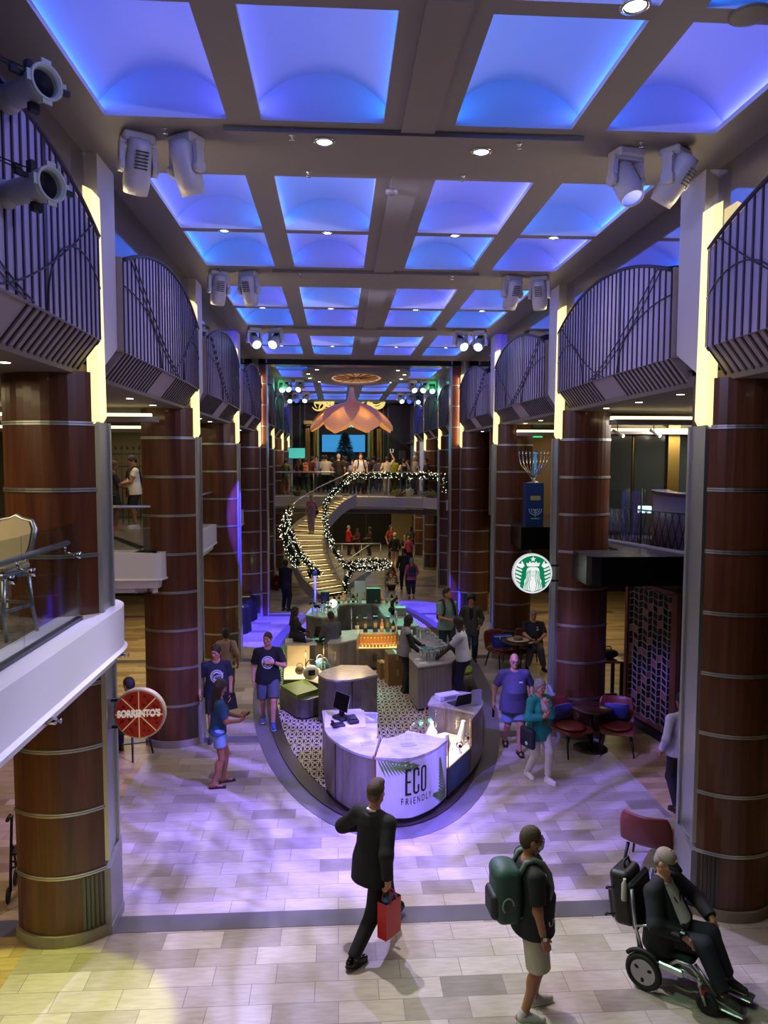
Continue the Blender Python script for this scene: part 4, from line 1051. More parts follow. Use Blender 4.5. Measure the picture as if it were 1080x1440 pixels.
mx = N.new('ShaderNodeMix'); mx.data_type = 'RGBA'; mx.inputs['A'].default_value = (*srgb('#3d2f28'), 1); mx.inputs['B'].default_value = (*srgb('#d2c7b8'), 1)
L.new(acc, mx.inputs['Factor']); L.new(mx.outputs['Result'], b.inputs['Base Color'])
m = MB(); m.prism(ellipse_pts(2.15, 7.8), .0, .036); c_ = m.build('carpet', CARP); tag(c_, 'brown carpet with interlaced cream rings under the shop counters', 'carpet')

LAM = wood_mat('grey_laminate', '#6b635d', '#9a9088', (3, 3, .5), .4, .1)
LAM2 = wood_mat('marbled_laminate', '#58534f', '#87817b', (2.2, 2.2, 1.4), .35, .15)
TOPM = wood_mat('pale_marble_top', '#b5b0b0', '#d6d2d2', (1.2, 3, 1), .22, .2)
ZT = .95
def counter(name, label, outer, inner, fm=LAM, top=TOPM, h=ZT, seam=True, cat='counter', over=.02, group=None):
    """outer: front path; inner: back path (reversed order closes the plan)"""
    t = thing(name, label, cat, (0, 0, 0), group=group)
    poly = outer + inner[::-1]
    m = MB(); m.prism(poly, .10, h - .035); m.build('body', fm, t)
    cx = sum(p[0] for p in poly) / len(poly); cy = sum(p[1] for p in poly) / len(poly)
    pin = [(cx + (x - cx) * .95, cy + (y - cy) * .95) for x, y in poly]
    m = MB(); m.prism(pin, .03, .10); m.build('plinth', mat('kick_dark', '#1e1a18', .6), t)
    pout = [(cx + (x - cx) * (1 + over), cy + (y - cy) * (1 + over)) for x, y in poly]
    m = MB(); m.prism(pout, h - .035, h); m.build('worktop', top, t)
    return t
def on_path(path):
    cum = [0]
    for a, b_ in zip(path, path[1:]): cum.append(cum[-1] + sqrt((b_[0] - a[0]) ** 2 + (b_[1] - a[1]) ** 2))
    def f(s_, off=0.0):
        s_ = max(0, min(cum[-1], s_))
        for i in range(len(path) - 1):
            if s_ <= cum[i + 1] + 1e-9:
                t = (s_ - cum[i]) / max(cum[i + 1] - cum[i], 1e-9); a, b_ = Vector(path[i]), Vector(path[i + 1]); d = (b_ - a).normalized()
                p = a.lerp(b_, t) + Vector((d.y, -d.x)) * off
                return p
    return f, cum[-1]
def smooth_path(p, n=4):
    out = []
    for i in range(len(p) - 1):
        p0, p1, p2, p3 = [Vector(p[max(0, min(len(p) - 1, k))]) for k in (i - 1, i, i + 1, i + 2)]
        for j in range(n):
            t = j / n; q = .5 * ((2 * p1) + (p2 - p0) * t + (2 * p0 - 5 * p1 + 4 * p2 - p3) * t * t + (3 * p1 - p0 - 3 * p2 + p3) * t ** 3); out.append((q.x, q.y))
    out.append(tuple(p[-1])); return out

EOL = smooth_path([(-.25, 11.85), (-.21, 11.3), (-.17, 10.88), (0, 10.46), (.24, 10.12), (.5, 9.93)])
EIL = [(.36, 11.9), (.40, 11.75), (.62, 11.7), (.57, 10.75), (.55, 10.62), (.62, 10.58)]
t = counter('curved_counter', 'curved grey wood sales counter with the black till monitor, front left of the kiosk', EOL, EIL)
m = MB()
f, Ln = on_path(EOL)
for s_ in (Ln * .62,):
    p = f(s_, .003); m.b2((p.x - .006, p.y - .01, .1), (p.x + .006, p.y + .01, .915))
m.build('seam', mat('seam_dark', '#2a2522', .5), t)
m = MB(); p = f(Ln); m.b2((p.x - .03, p.y - .012, .03), (p.x - .0, p.y + .05, ZT + .004)); m.tube([(p.x - .012, p.y - .008, ZT + .002), (.60, 10.58, ZT + .002)], .008, 6); m.build('edge_strip', mat('copper_strip', '#a57a52', .3, .8), t)
m = MB(); m.b2((-.2, 11.05, ZT), (.42, 11.8, ZT + .012)); m.build('desk_mat', mat('desk_mat', '#c9c2c2', .4), t)
EOR = smooth_path([(.505, 9.93), (.72, 9.885), (1.0, 9.89), (1.33, 10.15), (1.57, 10.51)])
EIR = [(.625, 10.58), (.80, 10.62), (.96, 10.76), (1.04, 10.88)]
t = counter('curved_counter', 'curved white fronted counter printed with ECO FRIENDLY and palm leaves', EOR, EIR)
f, Ln = on_path(EOR)
def wrap(V, s0, z0, off): return [(*f(s0 + v.x, off), z0 + v.y) for v in V]
m = MB(); k = 30; P = []
for i in range(k + 1):
    s_ = .015 + (Ln - .03) * i / k; p = f(s_, .004); P += [(p.x, p.y, .11), (p.x, p.y, .91)]
m.add(P, [(2 * i, 2 * i + 2, 2 * i + 3, 2 * i + 1) for i in range(k)], 0, True); m.build('printed_panel', mat('print_white', '#d9d8df', .4), t)
INK = mat('print_black', '#131313', .5)
def letters_eco():
    V = []; Fc = []; W_, H_, S_ = .105, .37, .030
    def rect(x0, y0, x1, y1):
        o = len(V); k = 4
        for i in range(k + 1): V.extend([Vector((x0 + (x1 - x0) * i / k, y0)), Vector((x0 + (x1 - x0) * i / k, y1))])
        for i in range(k): Fc.append((o + 2 * i, o + 2 * i + 2, o + 2 * i + 3, o + 2 * i + 1))
    def ring(x0, a0, a1):
        o = len(V); n = 40; r = W_ / 2; hh = H_ / 2 - r
        for i in range(n + 1):
            a = a0 + (a1 - a0) * i / n; sy = 1 if sin(a) >= 0 else -1
            for q in (r, r - S_): V.append(Vector((x0 + r + q * cos(a), sy * hh + q * sin(a))))
        for i in range(n): Fc.append((o + 2 * i, o + 2 * i + 1, o + 2 * i + 3, o + 2 * i + 2))
    x = -.19
    rect(x, -H_ / 2, x + S_, H_ / 2); rect(x, H_ / 2 - S_, x + .088, H_ / 2); rect(x, -H_ / 2, x + .088, -H_ / 2 + S_); rect(x, -S_ / 2, x + .08, S_ / 2)
    ring(-.075, .12, pi - .0001); ring(-.075, pi, 2 * pi - .12); rect(-.075, -H_ / 2 + W_ / 2, -.075 + S_, H_ / 2 - W_ / 2); rect(-.075 + W_ - S_, .06, -.075 + W_, H_ / 2 - W_ / 2); rect(-.075 + W_ - S_, -H_ / 2 + W_ / 2, -.075 + W_, -.06)
    ring(.06, 0, pi); ring(.06, pi, 2 * pi); rect(.06, -H_ / 2 + W_ / 2, .06 + S_, H_ / 2 - W_ / 2); rect(.06 + W_ - S_, -H_ / 2 + W_ / 2, .06 + W_, H_ / 2 - W_ / 2)
    return V, Fc
V, Fc = letters_eco(); m = MB(); m.add(wrap(V, .60, .61, .008), Fc); m.build('large_lettering', INK, t)
V, Fc = text_mesh('F R I E N D L Y', .135, 0, .60); m = MB(); m.add(wrap(V, .61, .335, .008), Fc); m.build('small_lettering', INK, t)
def frond(base, ang, L_, w_, mb, s0, n=13):
    for i in range(n):
        u_ = (i + 1) / n
        q = Vector((base[0] + cos(ang) * L_ * u_, base[1] + sin(ang) * L_ * u_))
        for sg in (-1, 1):
            a2 = ang + sg * (1.0 - .75 * u_); l2 = w_ * (1.15 - .75 * u_); e = Vector((cos(a2), sin(a2))) * l2; nn = Vector((-sin(a2), cos(a2))) * .016
            pts = [q - nn * .6, q + e * .5 - nn, q + e, q + e * .5 + nn, q + nn * .6]
            pts = [Vector((max(.02 - s0, min(Ln - .02 - s0, p.x)), max(.12, min(.905, p.y)))) for p in pts]
            mb.add([(*f(s0 + p.x, .006), p.y) for p in pts], [(0, 1, 2, 3, 4)])
for fr_ in (((Ln - .13, .10), 1.75, .62, .20), ((Ln - .02, .13), 2.75, .40, .17), ((.0, .93), -.22, .56, .26)):
    m = MB(); frond(*fr_, m, 0); m.build('palm_print', mat('palm_green', '#5f8434', .5), t)

# right hand glass case at the end of the counter
CF = [(1.60, 10.55), (2.06, 11.30), (2.34, 12.02)]
t = thing('display_case', 'glass jewellery case with white busts at the right end of the eco counter', 'display case', (0, 0, 0))
poly = [(1.60, 10.55), (2.05, 11.28), (2.18, 11.6), (1.75, 11.95), (1.40, 11.75), (1.09, 10.95)]
m = MB(); m.prism(poly, .10, .50); m.build('base', LAM, t)
m = MB(); m.prism(poly, .03, .10); m.build('plinth', mat('kick_dark', '#1e1a18', .6), t)
f2, L2 = on_path([(1.60, 10.55), (2.05, 11.28), (2.18, 11.6)]); m = MB(); a, b_ = f2(.02, .005), f2(.84, .005)
m.add([(a.x, a.y, .12), (b_.x, b_.y, .12), (b_.x, b_.y, .49), (a.x, a.y, .49)], [(0, 1, 2, 3)]); m.build('printed_front', mat('print_sea_blue', '#2a4f7a', .4, var=.5, bscale=5), t)
m = MB(); m.prism(poly, .50, .52); m.build('lit_shelf', mat('lit_shelf', '#e8d2a8', .5, emit=(1, .72, .38), estr=.55), t)
m = MB()
for i in range(len(poly)):
    if i == 3: continue
    a, b_ = poly[i], poly[(i + 1) % len(poly)]; d = (Vector(b_) - Vector(a)).normalized(); nr = Vector((d.y, -d.x)) * .004
    m.add([(a[0], a[1], .52), (b_[0], b_[1], .52), (b_[0], b_[1], 1.0), (a[0], a[1], 1.0)], [(0, 1, 2, 3)])
m.add([(x, y, 1.0) for x, y in poly], [tuple(range(len(poly)))]); m.build('glazing', GLASSC, t)
for x, y in poly: MB().cyl((x, y, .50), (x, y, 1.0), .010, n=6).build('corner_post', mat('case_brass', '#b08a5a', .3, .9), t)
lamp('case_light', (1.7, 11.2, .97), (1, .84, .6), 9, .5, aim=(1.7, 11.2, 0))
BUST = mat('bust_white', '#e2dccb', .5)
def bust(x, y, z, a, lb, s=1.0):
    t = thing('jewellery_bust', lb, 'display bust', (x, y, z), a, group='white jewellery busts in the case'); t.scale = (s, s, s)
    m = MB(); n = 10; P = []
    prof = [(-.055, 0, .05), (-.075, .08, .045), (-.10, .17, .035), (-.05, .25, .03), (-.025, .31, .028), (-.03, .34, .028)]
    for (w_, z_, d_) in prof:
        for j in range(n):
            th = 2 * pi * j / n; P.append((w_ * cos(th), d_ * sin(th) - .12 * z_, z_))
    m.add(P, [(i * n + j, i * n + (j + 1) % n, (i + 1) * n + (j + 1) % n, (i + 1) * n + j) for i in range(len(prof) - 1) for j in range(n)], 0, True)
    m.add(P[-n:], [tuple(range(n))]); m.build('body', BUST, t)
    m = MB(); m.tube([(.085 * cos(th), -.055 - .02 * sin(th) - .02, .13 + .07 * -sin(th)) for th in [pi * i / 12 for i in range(13)]], .006, 5); m.build('necklace', mat('necklace_silver', '#b9c3cf', .15, 1), t)
bust(1.62, 11.0, .52, .5, 'white jewellery bust at the front of the right glass case', 1.0); bust(1.92, 11.4, .52, .9, 'white jewellery bust in the middle of the right glass case', 1.15); bust(1.45, 11.45, .52, .3, 'white jewellery bust at the back of the right glass case', 1.1)
for i, (x, y) in enumerate(((1.85, 11.08), (2.03, 11.4))):
    t = thing('watch_stand', 'silver watch on a stand in the right glass case, %s' % ('nearer the corner post' if i == 0 else 'nearer the counter end'), 'watch', (x, y, .52))
    m = MB(); m.lathe([(.05, 0), (.05, .01), (.02, .02), (.02, .08)], 12); m.build('stand', BUST, t)
    m = MB(); m.tube([(.045 * cos(th), 0, .12 + .05 * sin(th)) for th in [2 * pi * k / 14 for k in range(14)]], .012, 6, closed=True); m.build('strap', mat('necklace_silver', '#b9c3cf', .15, 1), t)
    m = MB(); m.cyl((0, -.04, .12), (0, -.055, .12), .025, n=14); m.build('face', BLACKG, t)
t = counter('end_counter', 'rounded wood counter with purple lit top behind the right glass case', smooth_path([(2.07, 11.3), (2.38, 12.0), (2.42, 12.3), (2.33, 12.62), (2.05, 12.75)]), [(2.2, 11.62), (1.76, 11.97), (1.5, 12.1), (1.62, 12.5), (2.0, 12.74)])
t = thing('document_box', 'white box file lying on the rounded counter behind the glass case', 'box', (1.85, 12.35, ZT), .4)
m = MB(); m.b2((-.2, -.1, 0), (.2, .1, .09), bev=.008); m.build('body', WHITE, t)
m = MB(); m.b2((-.12, -.104, .02), (.12, -.1, .07)); m.build('label_strip', mat('strip_grey', '#8d8d98', .5), t)
t = thing('laptop', 'dark open laptop on the rounded counter by the glass case', 'laptop', (2.0, 12.1, ZT), .5)
m = MB(); m.b2((-.16, -.11, 0), (.16, .11, .018), bev=.004); m.build('base', mat('laptop_grey', '#3a3c44', .4, .5), t)
m = MB(); m.box((0, -.15, .10), (.32, .012, .21), Matrix.Rotation(.35, 4, 'X')); m.build('screen', mat('laptop_lid', '#23252c', .3, .5), t)
t = thing('acrylic_sign', 'clear acrylic sign holder standing on the rounded counter', 'sign holder', (2.28, 12.0, ZT), .3)
m = MB(); m.b2((-.09, -.003, .0), (.09, .003, .26)); m.build('sheet', mat('acrylic_card', '#b8b6d6', .3, alpha=.6), t)
m = MB(); m.b2((-.09, -.05, 0), (.09, .05, .006)); m.build('foot', GLASSC, t)

# till monitor, phone and stands on the eco counter
t = thing('till_monitor', 'black till monitor turned to the inside on the curved counter', 'monitor', (.06, 11.42, ZT + .012), -.9)
m = MB(); m.box((0, 0, .27), (.34, .03, .26), Matrix.Rotation(-.25, 4, 'X'), bev=.01); m.build('screen', BLACKG, t)
m = MB(); m.box((0, .0, .27), (.345, .012, .265), Matrix.Rotation(-.25, 4, 'X')); m.build('bezel', mat('bezel_silver', '#9fa0b0', .3, .8), t)
m = MB(); m.b2((-.03, -.03, .0), (.03, .03, .2)); m.b2((-.13, -.1, 0), (.13, .1, .05), bev=.015); m.build('stand', BLACK, t)
t = thing('card_terminal', 'black card terminal in front of the till monitor', 'card reader', (.22, 11.25, ZT + .012), .4)
m = MB(); m.box((0, 0, .05), (.16, .2, .06), Matrix.Rotation(.3, 4, 'X'), bev=.015); m.build('body', BLACK, t)
m = MB(); m.box((0, -.03, .085), (.11, .07, .006), Matrix.Rotation(.3, 4, 'X')); m.build('display', mat('display_grey', '#30343c', .2), t)
t = thing('desk_phone', 'black desk phone on the curved counter', 'phone', (.0, 11.12, ZT + .012), .3)
m = MB(); m.b2((-.1, -.08, 0), (.1, .08, .035), bev=.01); m.build('base', BLACK, t)
m = MB(); m.tube([(-.07, -.08, .05), (-.07, 0, .065), (-.07, .08, .05)], [.022, .014, .022], 8); m.build('handset', BLACKG, t)
for x, y, h, lb in ((.42, 10.42, .16, 'clear acrylic card stand at the seam of the curved counter'), (1.0, 10.35, .16, 'clear acrylic panel standing on the eco counter')):
    t = thing('acrylic_stand', lb, 'stand', (x, y, ZT), .2)
    m = MB(); m.b2((-.05, -.003, 0), (.05, .003, h)); m.build('sheet', GLASSC, t)
    m = MB(); m.b2((-.1, -.07, 0), (.1, .05, .006)); m.build('foot', mat('acrylic_foot', '#9d9ac0', .3), t)
t = thing('price_tray', 'grey acrylic tray with papers at the inner corner of the till counter', 'tray', (.47, 11.45, ZT))
m = MB(); m.b2((-.13, -.2, 0), (.13, .2, .01)); m.build('tray', mat('tray_grey', '#8c8aa8', .3), t)
m = MB()
for i in range(4): m.box((-.06 + .04 * i, .1 - .07 * i, .013), (.05, .06, .004), rotz(.4 * i))
m.build('paper', WHITE, t)

# marble topped cabinet, bench with green cushion, second bench
t = counter('corner_cabinet', 'dark grey cabinet with pale marble top in the middle of the kiosk', [(-.37, 13.9), (-.22, 13.62), (-.04, 13.5), (.2, 13.52), (.45, 13.64), (.74, 13.85)], [(-.25, 14.2), (.07, 14.5), (.57, 14.45)], LAM2)
m = MB(); m.b2((.26, 13.53, .12), (.272, 13.56, .91)); m.build('seam', mat('seam_dark', '#2a2522', .5), t)
t = thing('bench', 'grey wooden bench with a lime green seat pad on the left of the kiosk', 'bench', (0, 0, 0))
bp_ = [(-1.16, 14.75), (-.98, 14.42), (-.80, 14.10), (-.70, 14.02), (-.56, 14.05), (-.24, 14.30), (-.42, 14.75), (-.62, 15.2)]
m = MB(); m.prism(bp_, .07, .42); m.build('body', LAM2, t); m = MB(); m.prism([(x * .96 - .03, y * .99 + .14) for x, y in bp_], .03, .08); m.build('plinth', mat('kick_dark', '#1e1a18', .6), t)
m = MB(); m.prism([(-1.14, 14.72), (-.78, 14.08), (-.38, 14.45), (-.66, 15.12)], .42, .50); m.build('seat_pad', mat('lime_vinyl', '#6f8a1c', .45, bump=.1), t)
t = thing('bench', 'small grey bench with green seat pad at the right edge of the kiosk', 'bench', (2.68, 15.85, 0))
m = MB(); m.lathe([(.30, .07), (.30, .42)], 20, sx=.8, sy=1.4); m.build('body', LAM2, t); m = MB(); m.lathe([(.28, .42), (.28, .49), (.24, .5)], 20, sx=.8, sy=1.4); m.build('seat_pad', mat('lime_vinyl', '#6f8a1c', .45, bump=.1), t); m = MB(); m.lathe([(.27, .03), (.27, .07)], 20, sx=.8, sy=1.4); m.build('plinth', mat('kick_dark', '#1e1a18', .6), t)

# left glass case
poly = [(-1.12, 15.25), (-.66, 15.25), (-.30, 14.85), (-.05, 15.1), (-.30, 15.75), (-.62, 16.35), (-1.16, 16.35)]
t = thing('display_case', 'glass case with bags and scarves behind the green bench on the left', 'display case', (0, 0, 0))
m = MB(); m.prism(poly, .03, .45); m.build('base', LAM2, t)
m = MB(); m.prism(poly, .45, .47); m.build('lit_shelf', mat('lit_shelf', '#e8d2a8', .5, emit=(1, .72, .38), estr=.55), t)
m = MB()
for i in range(len(poly)):
    a, b_ = poly[i], poly[(i + 1) % len(poly)]; m.add([(a[0], a[1], .47), (b_[0], b_[1], .47), (b_[0], b_[1], 1.05), (a[0], a[1], 1.05)], [(0, 1, 2, 3)])
m.build('glazing', GLASSC, t)
for x, y in poly: MB().cyl((x, y, .45), (x, y, 1.06), .011, n=6).build('corner_post', mat('case_brass', '#b08a5a', .3, .9), t)
m = MB(); m.prism([(-1.12, 15.9), (-.45, 15.9), (-.62, 16.35), (-1.16, 16.35)], 1.0, 1.05); m.build('rear_top', TOPM, t)
lamp('case_light', (-.6, 15.4, 1.02), (1, .84, .58), 14, .6, aim=(-.6, 15.4, 0))
m = MB(); m.prism([(-1.1, 16.2), (-.62, 16.2), (-.64, 16.33), (-1.14, 16.33)], .47, .98); m.build('back_panel', mat('case_back_cream', '#d9c79a', .6), t)
def handbag(x, y, z, a, c1, c2, lb, s=1):
    t = thing('handbag', lb, 'handbag', (x, y, z), a, group='handbags in the left glass case'); t.scale = (s, s, s)
    m = MB(); m.ball((0, 0, .13), (.14, .06, .13), 14, 10); m.build('body', c1, t)
    m = MB(); m.box((0, -.055, .14), (.12, .015, .10), None, 0, .01); m.build('flap', c2, t)
    m = MB(); m.tube([(.09 * cos(th), 0, .24 + .11 * sin(th)) for th in [pi * i / 10 for i in range(11)]], .01, 6); m.build('strap', c2, t)
handbag(-.55, 15.15, .47, .3, mat('bag_white', '#c9c4c0', .4), mat('bag_black', '#1c1a1c', .4), 'black and white bag with dark flap in the left glass case', 1.2)
handbag(-.28, 15.2, .62, -.4, mat('bag_teal', '#3f8f9a', .4), mat('bag_white', '#c9c4c0', .4), 'teal and white bag on the raised block of the left case', .85)
handbag(-.80, 15.55, .47, .1, mat('bag_brown', '#4a2c1c', .4), mat('bag_black', '#1c1a1c', .4), 'small brown bag at the back of the left glass case', .7)
handbag(-.38, 15.5, .62, .6, mat('bag_blue', '#7aa6d8', .4), mat('bag_white', '#c9c4c0', .4), 'pale blue bag high at the back of the left glass case', .8)
for x, y in ((-.28, 15.2), (-.38, 15.5)):
    t = thing('display_block', 'cream block under the %s bag in the left glass case' % ('teal' if y < 15.3 else 'pale blue'), 'block', (x, y, .47))
    m = MB(); m.b2((-.11, -.09, 0), (.11, .09, .15), bev=.006); m.build('body', mat('case_back_cream', '#d9c79a', .6), t)
t = thing('open_laptop', 'open dark laptop on the counter in front of the woman in black', 'laptop', (-.75, 16.1, 1.05), 2.6)
m = MB(); m.b2((-.17, -.12, 0), (.17, .12, .02), bev=.004); m.build('base', mat('laptop_grey', '#3a3c44', .4, .5), t)
m = MB(); m.box((0, .16, .11), (.34, .012, .23), Matrix.Rotation(-.35, 4, 'X')); m.build('screen', mat('laptop_lid', '#23252c', .3, .5), t)
t = thing('desk', 'dark desk with till between the woman in black and the man in grey', 'desk', (-.45, 16.95, 0), .35)
m = MB(); m.b2((-.42, -.25, .08), (.3, .25, .80)); m.build('body', LAM2, t); m = MB(); m.b2((-.44, -.27, .80), (.32, .27, .84)); m.build('worktop', BLACK, t)
m = MB(); m.b2((-.4, -.22, .03), (.28, .22, .08)); m.build('plinth', mat('kick_dark', '#1e1a18', .6), t)
t = thing('till_monitor', 'black till screen on the dark desk beside the man in grey', 'monitor', (-.40, 16.95, .84), -.7)
m = MB(); m.box((0, 0, .2), (.32, .03, .24), Matrix.Rotation(-.3, 4, 'X'), bev=.01); m.build('screen', BLACKG, t); m = MB(); m.b2((-.1, -.08, 0), (.1, .08, .03)); m.b2((-.025, -.02, .02), (.025, .02, .15)); m.build('stand', BLACK, t)
t = counter('side_counter', 'white topped curved counter behind the man in the grey suit', [(-.22, 16.35), (.05, 16.35), (.42, 16.62)], [(-.05, 17.3), (.1, 17.45), (.52, 17.55)], LAM)

# bottle cabinet with orange bottles
t = thing('bottle_cabinet', 'grey cabinet with lit shelf of orange bottles and a glass case above', 'cabinet', (.85, 17.5, 0))
m = MB(); m.b2((-.52, -.2, .10), (.55, .45, .56)); m.build('body', LAM2, t)
for s_ in (-1, 1):
    m = MB(); m.b2((.015 + (s_ - 1) * .265 + .01, -.22, .13), (.015 + (s_ + 1) * .265 - .01, -.2, .53)); d = m.build('door', LAM2, t)
    m = MB(); m.b2((.015 + s_ * .03 - .008, -.245, .27), (.015 + s_ * .03 + .008, -.22, .43)); m.build('handle', BLACK, d)
m = MB(); m.b2((-.5, -.18, .03), (.53, .43, .1)); m.build('plinth', mat('kick_dark', '#1e1a18', .6), t)
m = MB(); m.b2((-.52, -.2, .56), (.55, .45, .575)); m.build('lit_shelf', mat('lit_shelf_gold', '#ffd080', .5, emit=(1, .66, .22), estr=1.3), t)
m = MB(); m.b2((-.52, .10, .575), (.55, .14, .82)); m.build('back_board', mat('gold_board', '#b08a4a', .4, .3), t)
m = MB(); m.b2((-.52, .10, .82), (.55, .5, .85)); m.build('upper_shelf', TOPM, t)
m = MB()
for a, b_ in (((-.52, .10), (.55, .10)), ((.55, .10), (.55, .5)), ((-.52, .10), (-.52, .5)), ((-.52, .5), (.55, .5))): m.add([(*a, .85), (*b_, .85), (*b_, 1.38), (*a, 1.38)], [(0, 1, 2, 3)])
m.build('glazing', GLASSC, t)
m = MB()
for x in (-.52, .55): m.cyl((x, .10, .85), (x, .10, 1.38), .012, n=6); m.cyl((x, .5, .85), (x, .5, 1.38), .012, n=6)
m.build('post', CHROME, t)
lamp('case_light', (.85, 17.25, 1.0), (1, .68, .25), 4, .8, aim=(.85, 17.45, .5))
AMB = mat('amber_glass', '#c8641a', .12, trans=.35, emit=(1, .38, .06), estr=.22); LBL = mat('bottle_label', '#e0d2a8', .6); CAPM = mat('bottle_cap', '#e8e2cf', .4)
def bottle(x, y, z, h, r, m1, m2, lb, grp, proto=[{}]):
    key = (m1.name, m2.name, h, r)
    if key in proto[0]:
        return dup(proto[0][key], (x, y, z), random.random() * 6, lb, grp)
    t = thing('bottle', lb, 'bottle', (x, y, z), 0, group=grp); proto[0][key] = t
    m = MB(); m.lathe([(r * .9, 0), (r, .01), (r, h * .58), (r * .8, h * .68), (r * .36, h * .78), (r * .34, h * .92)], 12); m.build('glass', m1, t)
    m = MB(); m.lathe([(r * 1.02, h * .18), (r * 1.02, h * .46)], 12); m.build('label_band', LBL, t)
    m = MB(); m.lathe([(r * .42, h * .90), (r * .42, h), (.0001, h)], 10); m.build('cap', m2, t)
    return t
ORDN = ['first', 'second', 'third', 'fourth', 'fifth', 'sixth', 'seventh', 'eighth', 'ninth', 'tenth', 'eleventh', 'twelfth', 'thirteenth', 'fourteenth', 'fifteenth', 'sixteenth']
for i in range(13):
    u_ = i / 12; bottle(.38 + .97 * u_, 17.43 - .10 * sin(pi * u_), .575, .235, .034, AMB, CAPM, 'orange bottle on the lit shelf, %s from the left' % ORDN[i], 'orange bottles on the lit shelf')
DKB = mat('dark_bottle', '#141a18', .15); BLUB = mat('blue_carton', '#1c2c48', .4); GRNB = mat('green_bottle', '#1f4a2c', .12); CLR = mat('pale_bottle', '#b8c4bc', .1, trans=.5)
def carton(x, y, z, w_, h, mm, lb, grp='spirit cartons in the glass case'):
    t = thing('carton', lb, 'box', (x, y, z), 0, group=grp)
    m = MB(); m.b2((-w_ / 2, -w_ / 2, 0), (w_ / 2, w_ / 2, h), bev=.004); m.build('body', mm, t)
    m = MB(); m.b2((-w_ * .35, -w_ / 2 - .002, h * .3), (w_ * .35, -w_ / 2, h * .6)); m.build('panel', mat('carton_panel', '#9c8a55', .4, .5), t)
bottle(.46, 17.75, .85, .36, .05, DKB, CAPM, 'dark bottle at the left end of the glass case', 'spirits in the glass case')
carton(.66, 17.75, .85, .10, .34, mat('carton_black', '#15151a', .4), 'black spirit carton beside the dark bottle in the glass case')
carton(.90, 17.75, .85, .11, .38, BLUB, 'tall navy spirit carton in the middle of the glass case')
bottle(1.06, 17.75, .85, .30, .045, AMB, CAPM, 'amber bottle right of the navy carton in the glass case', 'spirits in the glass case')
carton(1.20, 17.78, .85, .10, .36, mat('carton_steel', '#56657a', .35, .5), 'steel blue carton near the right end of the glass case')
bottle(1.33, 17.72, .85, .32, .04, DKB, CAPM, 'dark bottle at the right end of the glass case', 'spirits in the glass case')
t = counter('small_cabinet', 'small grey cabinet holding a wine bottle beside the orange bottles', [(1.42, 17.1), (1.72, 17.05)], [(1.42, 17.6), (1.78, 17.6)], LAM2, h=.92)
bottle(1.58, 17.3, .92, .34, .042, DKB, mat('cap_red', '#5a1616', .4), 'single dark wine bottle on the small grey cabinet', 'wine bottle')

# cardboard boxes
CARD = mat('cardboard', '#8d6a42', .8, var=.12, bscale=12)
for x, y, z, w_, d_, h, a, lb in ((1.28, 16.3, .036, .42, .42, .36, .15, 'cardboard box standing on the carpet, bottom of the front stack'), (1.27, 16.3, .396, .40, .44, .34, .12, 'cardboard box on top of the front stack beside the man in the vest'), (1.55, 16.95, .036, .36, .3, .72, .05, 'tall cardboard box behind the stacked pair'), (1.02, 16.75, .036, .2, .3, .36, .2, 'narrow cardboard box beside the grey cabinet doors')):
    t = thing('cardboard_box', lb, 'box', (x, y, z), a)
    m = MB(); m.b2((-w_ / 2, -d_ / 2, 0), (w_ / 2, d_ / 2, h)); m.build('body', CARD, t)
    m = MB(); m.b2((-.025, -d_ / 2 - .002, h * .6), (.025, d_ / 2 + .002, h + .002)); m.build('tape', mat('tape_brown', '#b39a6c', .3), t)

# tumbler counter
t = counter('tumbler_counter', 'wood panelled counter covered with silver tumblers on the right of the kiosk', [(1.46, 15.05), (1.56, 14.32), (2.28, 14.66), (2.42, 14.95)], [(1.55, 15.9), (1.75, 16.9), (2.05, 16.9), (2.36, 16.2)], wood_mat('ribbed_laminate', '#837a78', '#a79c98', (14, 14, .3), .4, .1))
SILV = mat('tumbler_silver', '#c2ccd2', .18, 1.0); TLID = mat('tumbler_lid', '#8d9c9e', .3, .6)
proto = None
TP = [(1.75, 14.75), (1.88, 14.72), (2.0, 14.80), (1.70, 14.95), (1.85, 14.98), (2.0, 15.05), (2.13, 15.1), (2.2, 15.4), (2.18, 15.65), (2.14, 15.95), (2.08, 16.2), (2.0, 16.4), (1.92, 16.6), (2.02, 16.72), (2.22, 15.2), (1.82, 16.75)]
for i, (x, y) in enumerate(sorted(TP, key=lambda p: p[1])):
    lb = 'silver tumbler on the right counter, %s counting back from the near end' % ORDN[i]
    if proto is None:
        proto = thing('tumbler', lb, 'cup', (x, y, ZT), group='silver tumblers on the right counter')
        m = MB(); m.lathe([(.032, 0), (.04, .005), (.048, .17), (.05, .175)], 14); m.build('body', SILV, proto)
        m = MB(); m.lathe([(.051, .17), (.051, .19), (.04, .2), (.0001, .2)], 14); m.build('lid', TLID, proto)
    else: dup(proto, (x, y, ZT + 0), i, lb)
t = thing('tablet', 'black tablet lying among the silver tumblers', 'tablet', (1.88, 15.55, ZT), -.5)
m = MB(); m.box((0, 0, .03), (.3, .21, .012), Matrix.Rotation(.2, 4, 'X'), bev=.004); m.build('body', BLACK, t); m = MB(); m.box((0, -.0, .037), (.27, .18, .002), Matrix.Rotation(.2, 4, 'X')); m.build('display', mat('tablet_display', '#1a4a40', .2, emit=(.05, .3, .25), estr=.25), t)
for x, y, a, lb in ((1.68, 14.55, .3, 'white card lying at the near end of the tumbler counter'), (1.62, 14.85, .9, 'white card lying beside the nearest tumbler')):
    t = MB(); t.box((0, 0, .004), (.16, .11, .006)); o = t.build('card', WHITE, None, (x, y, ZT), a); tag(o, lb, 'card')
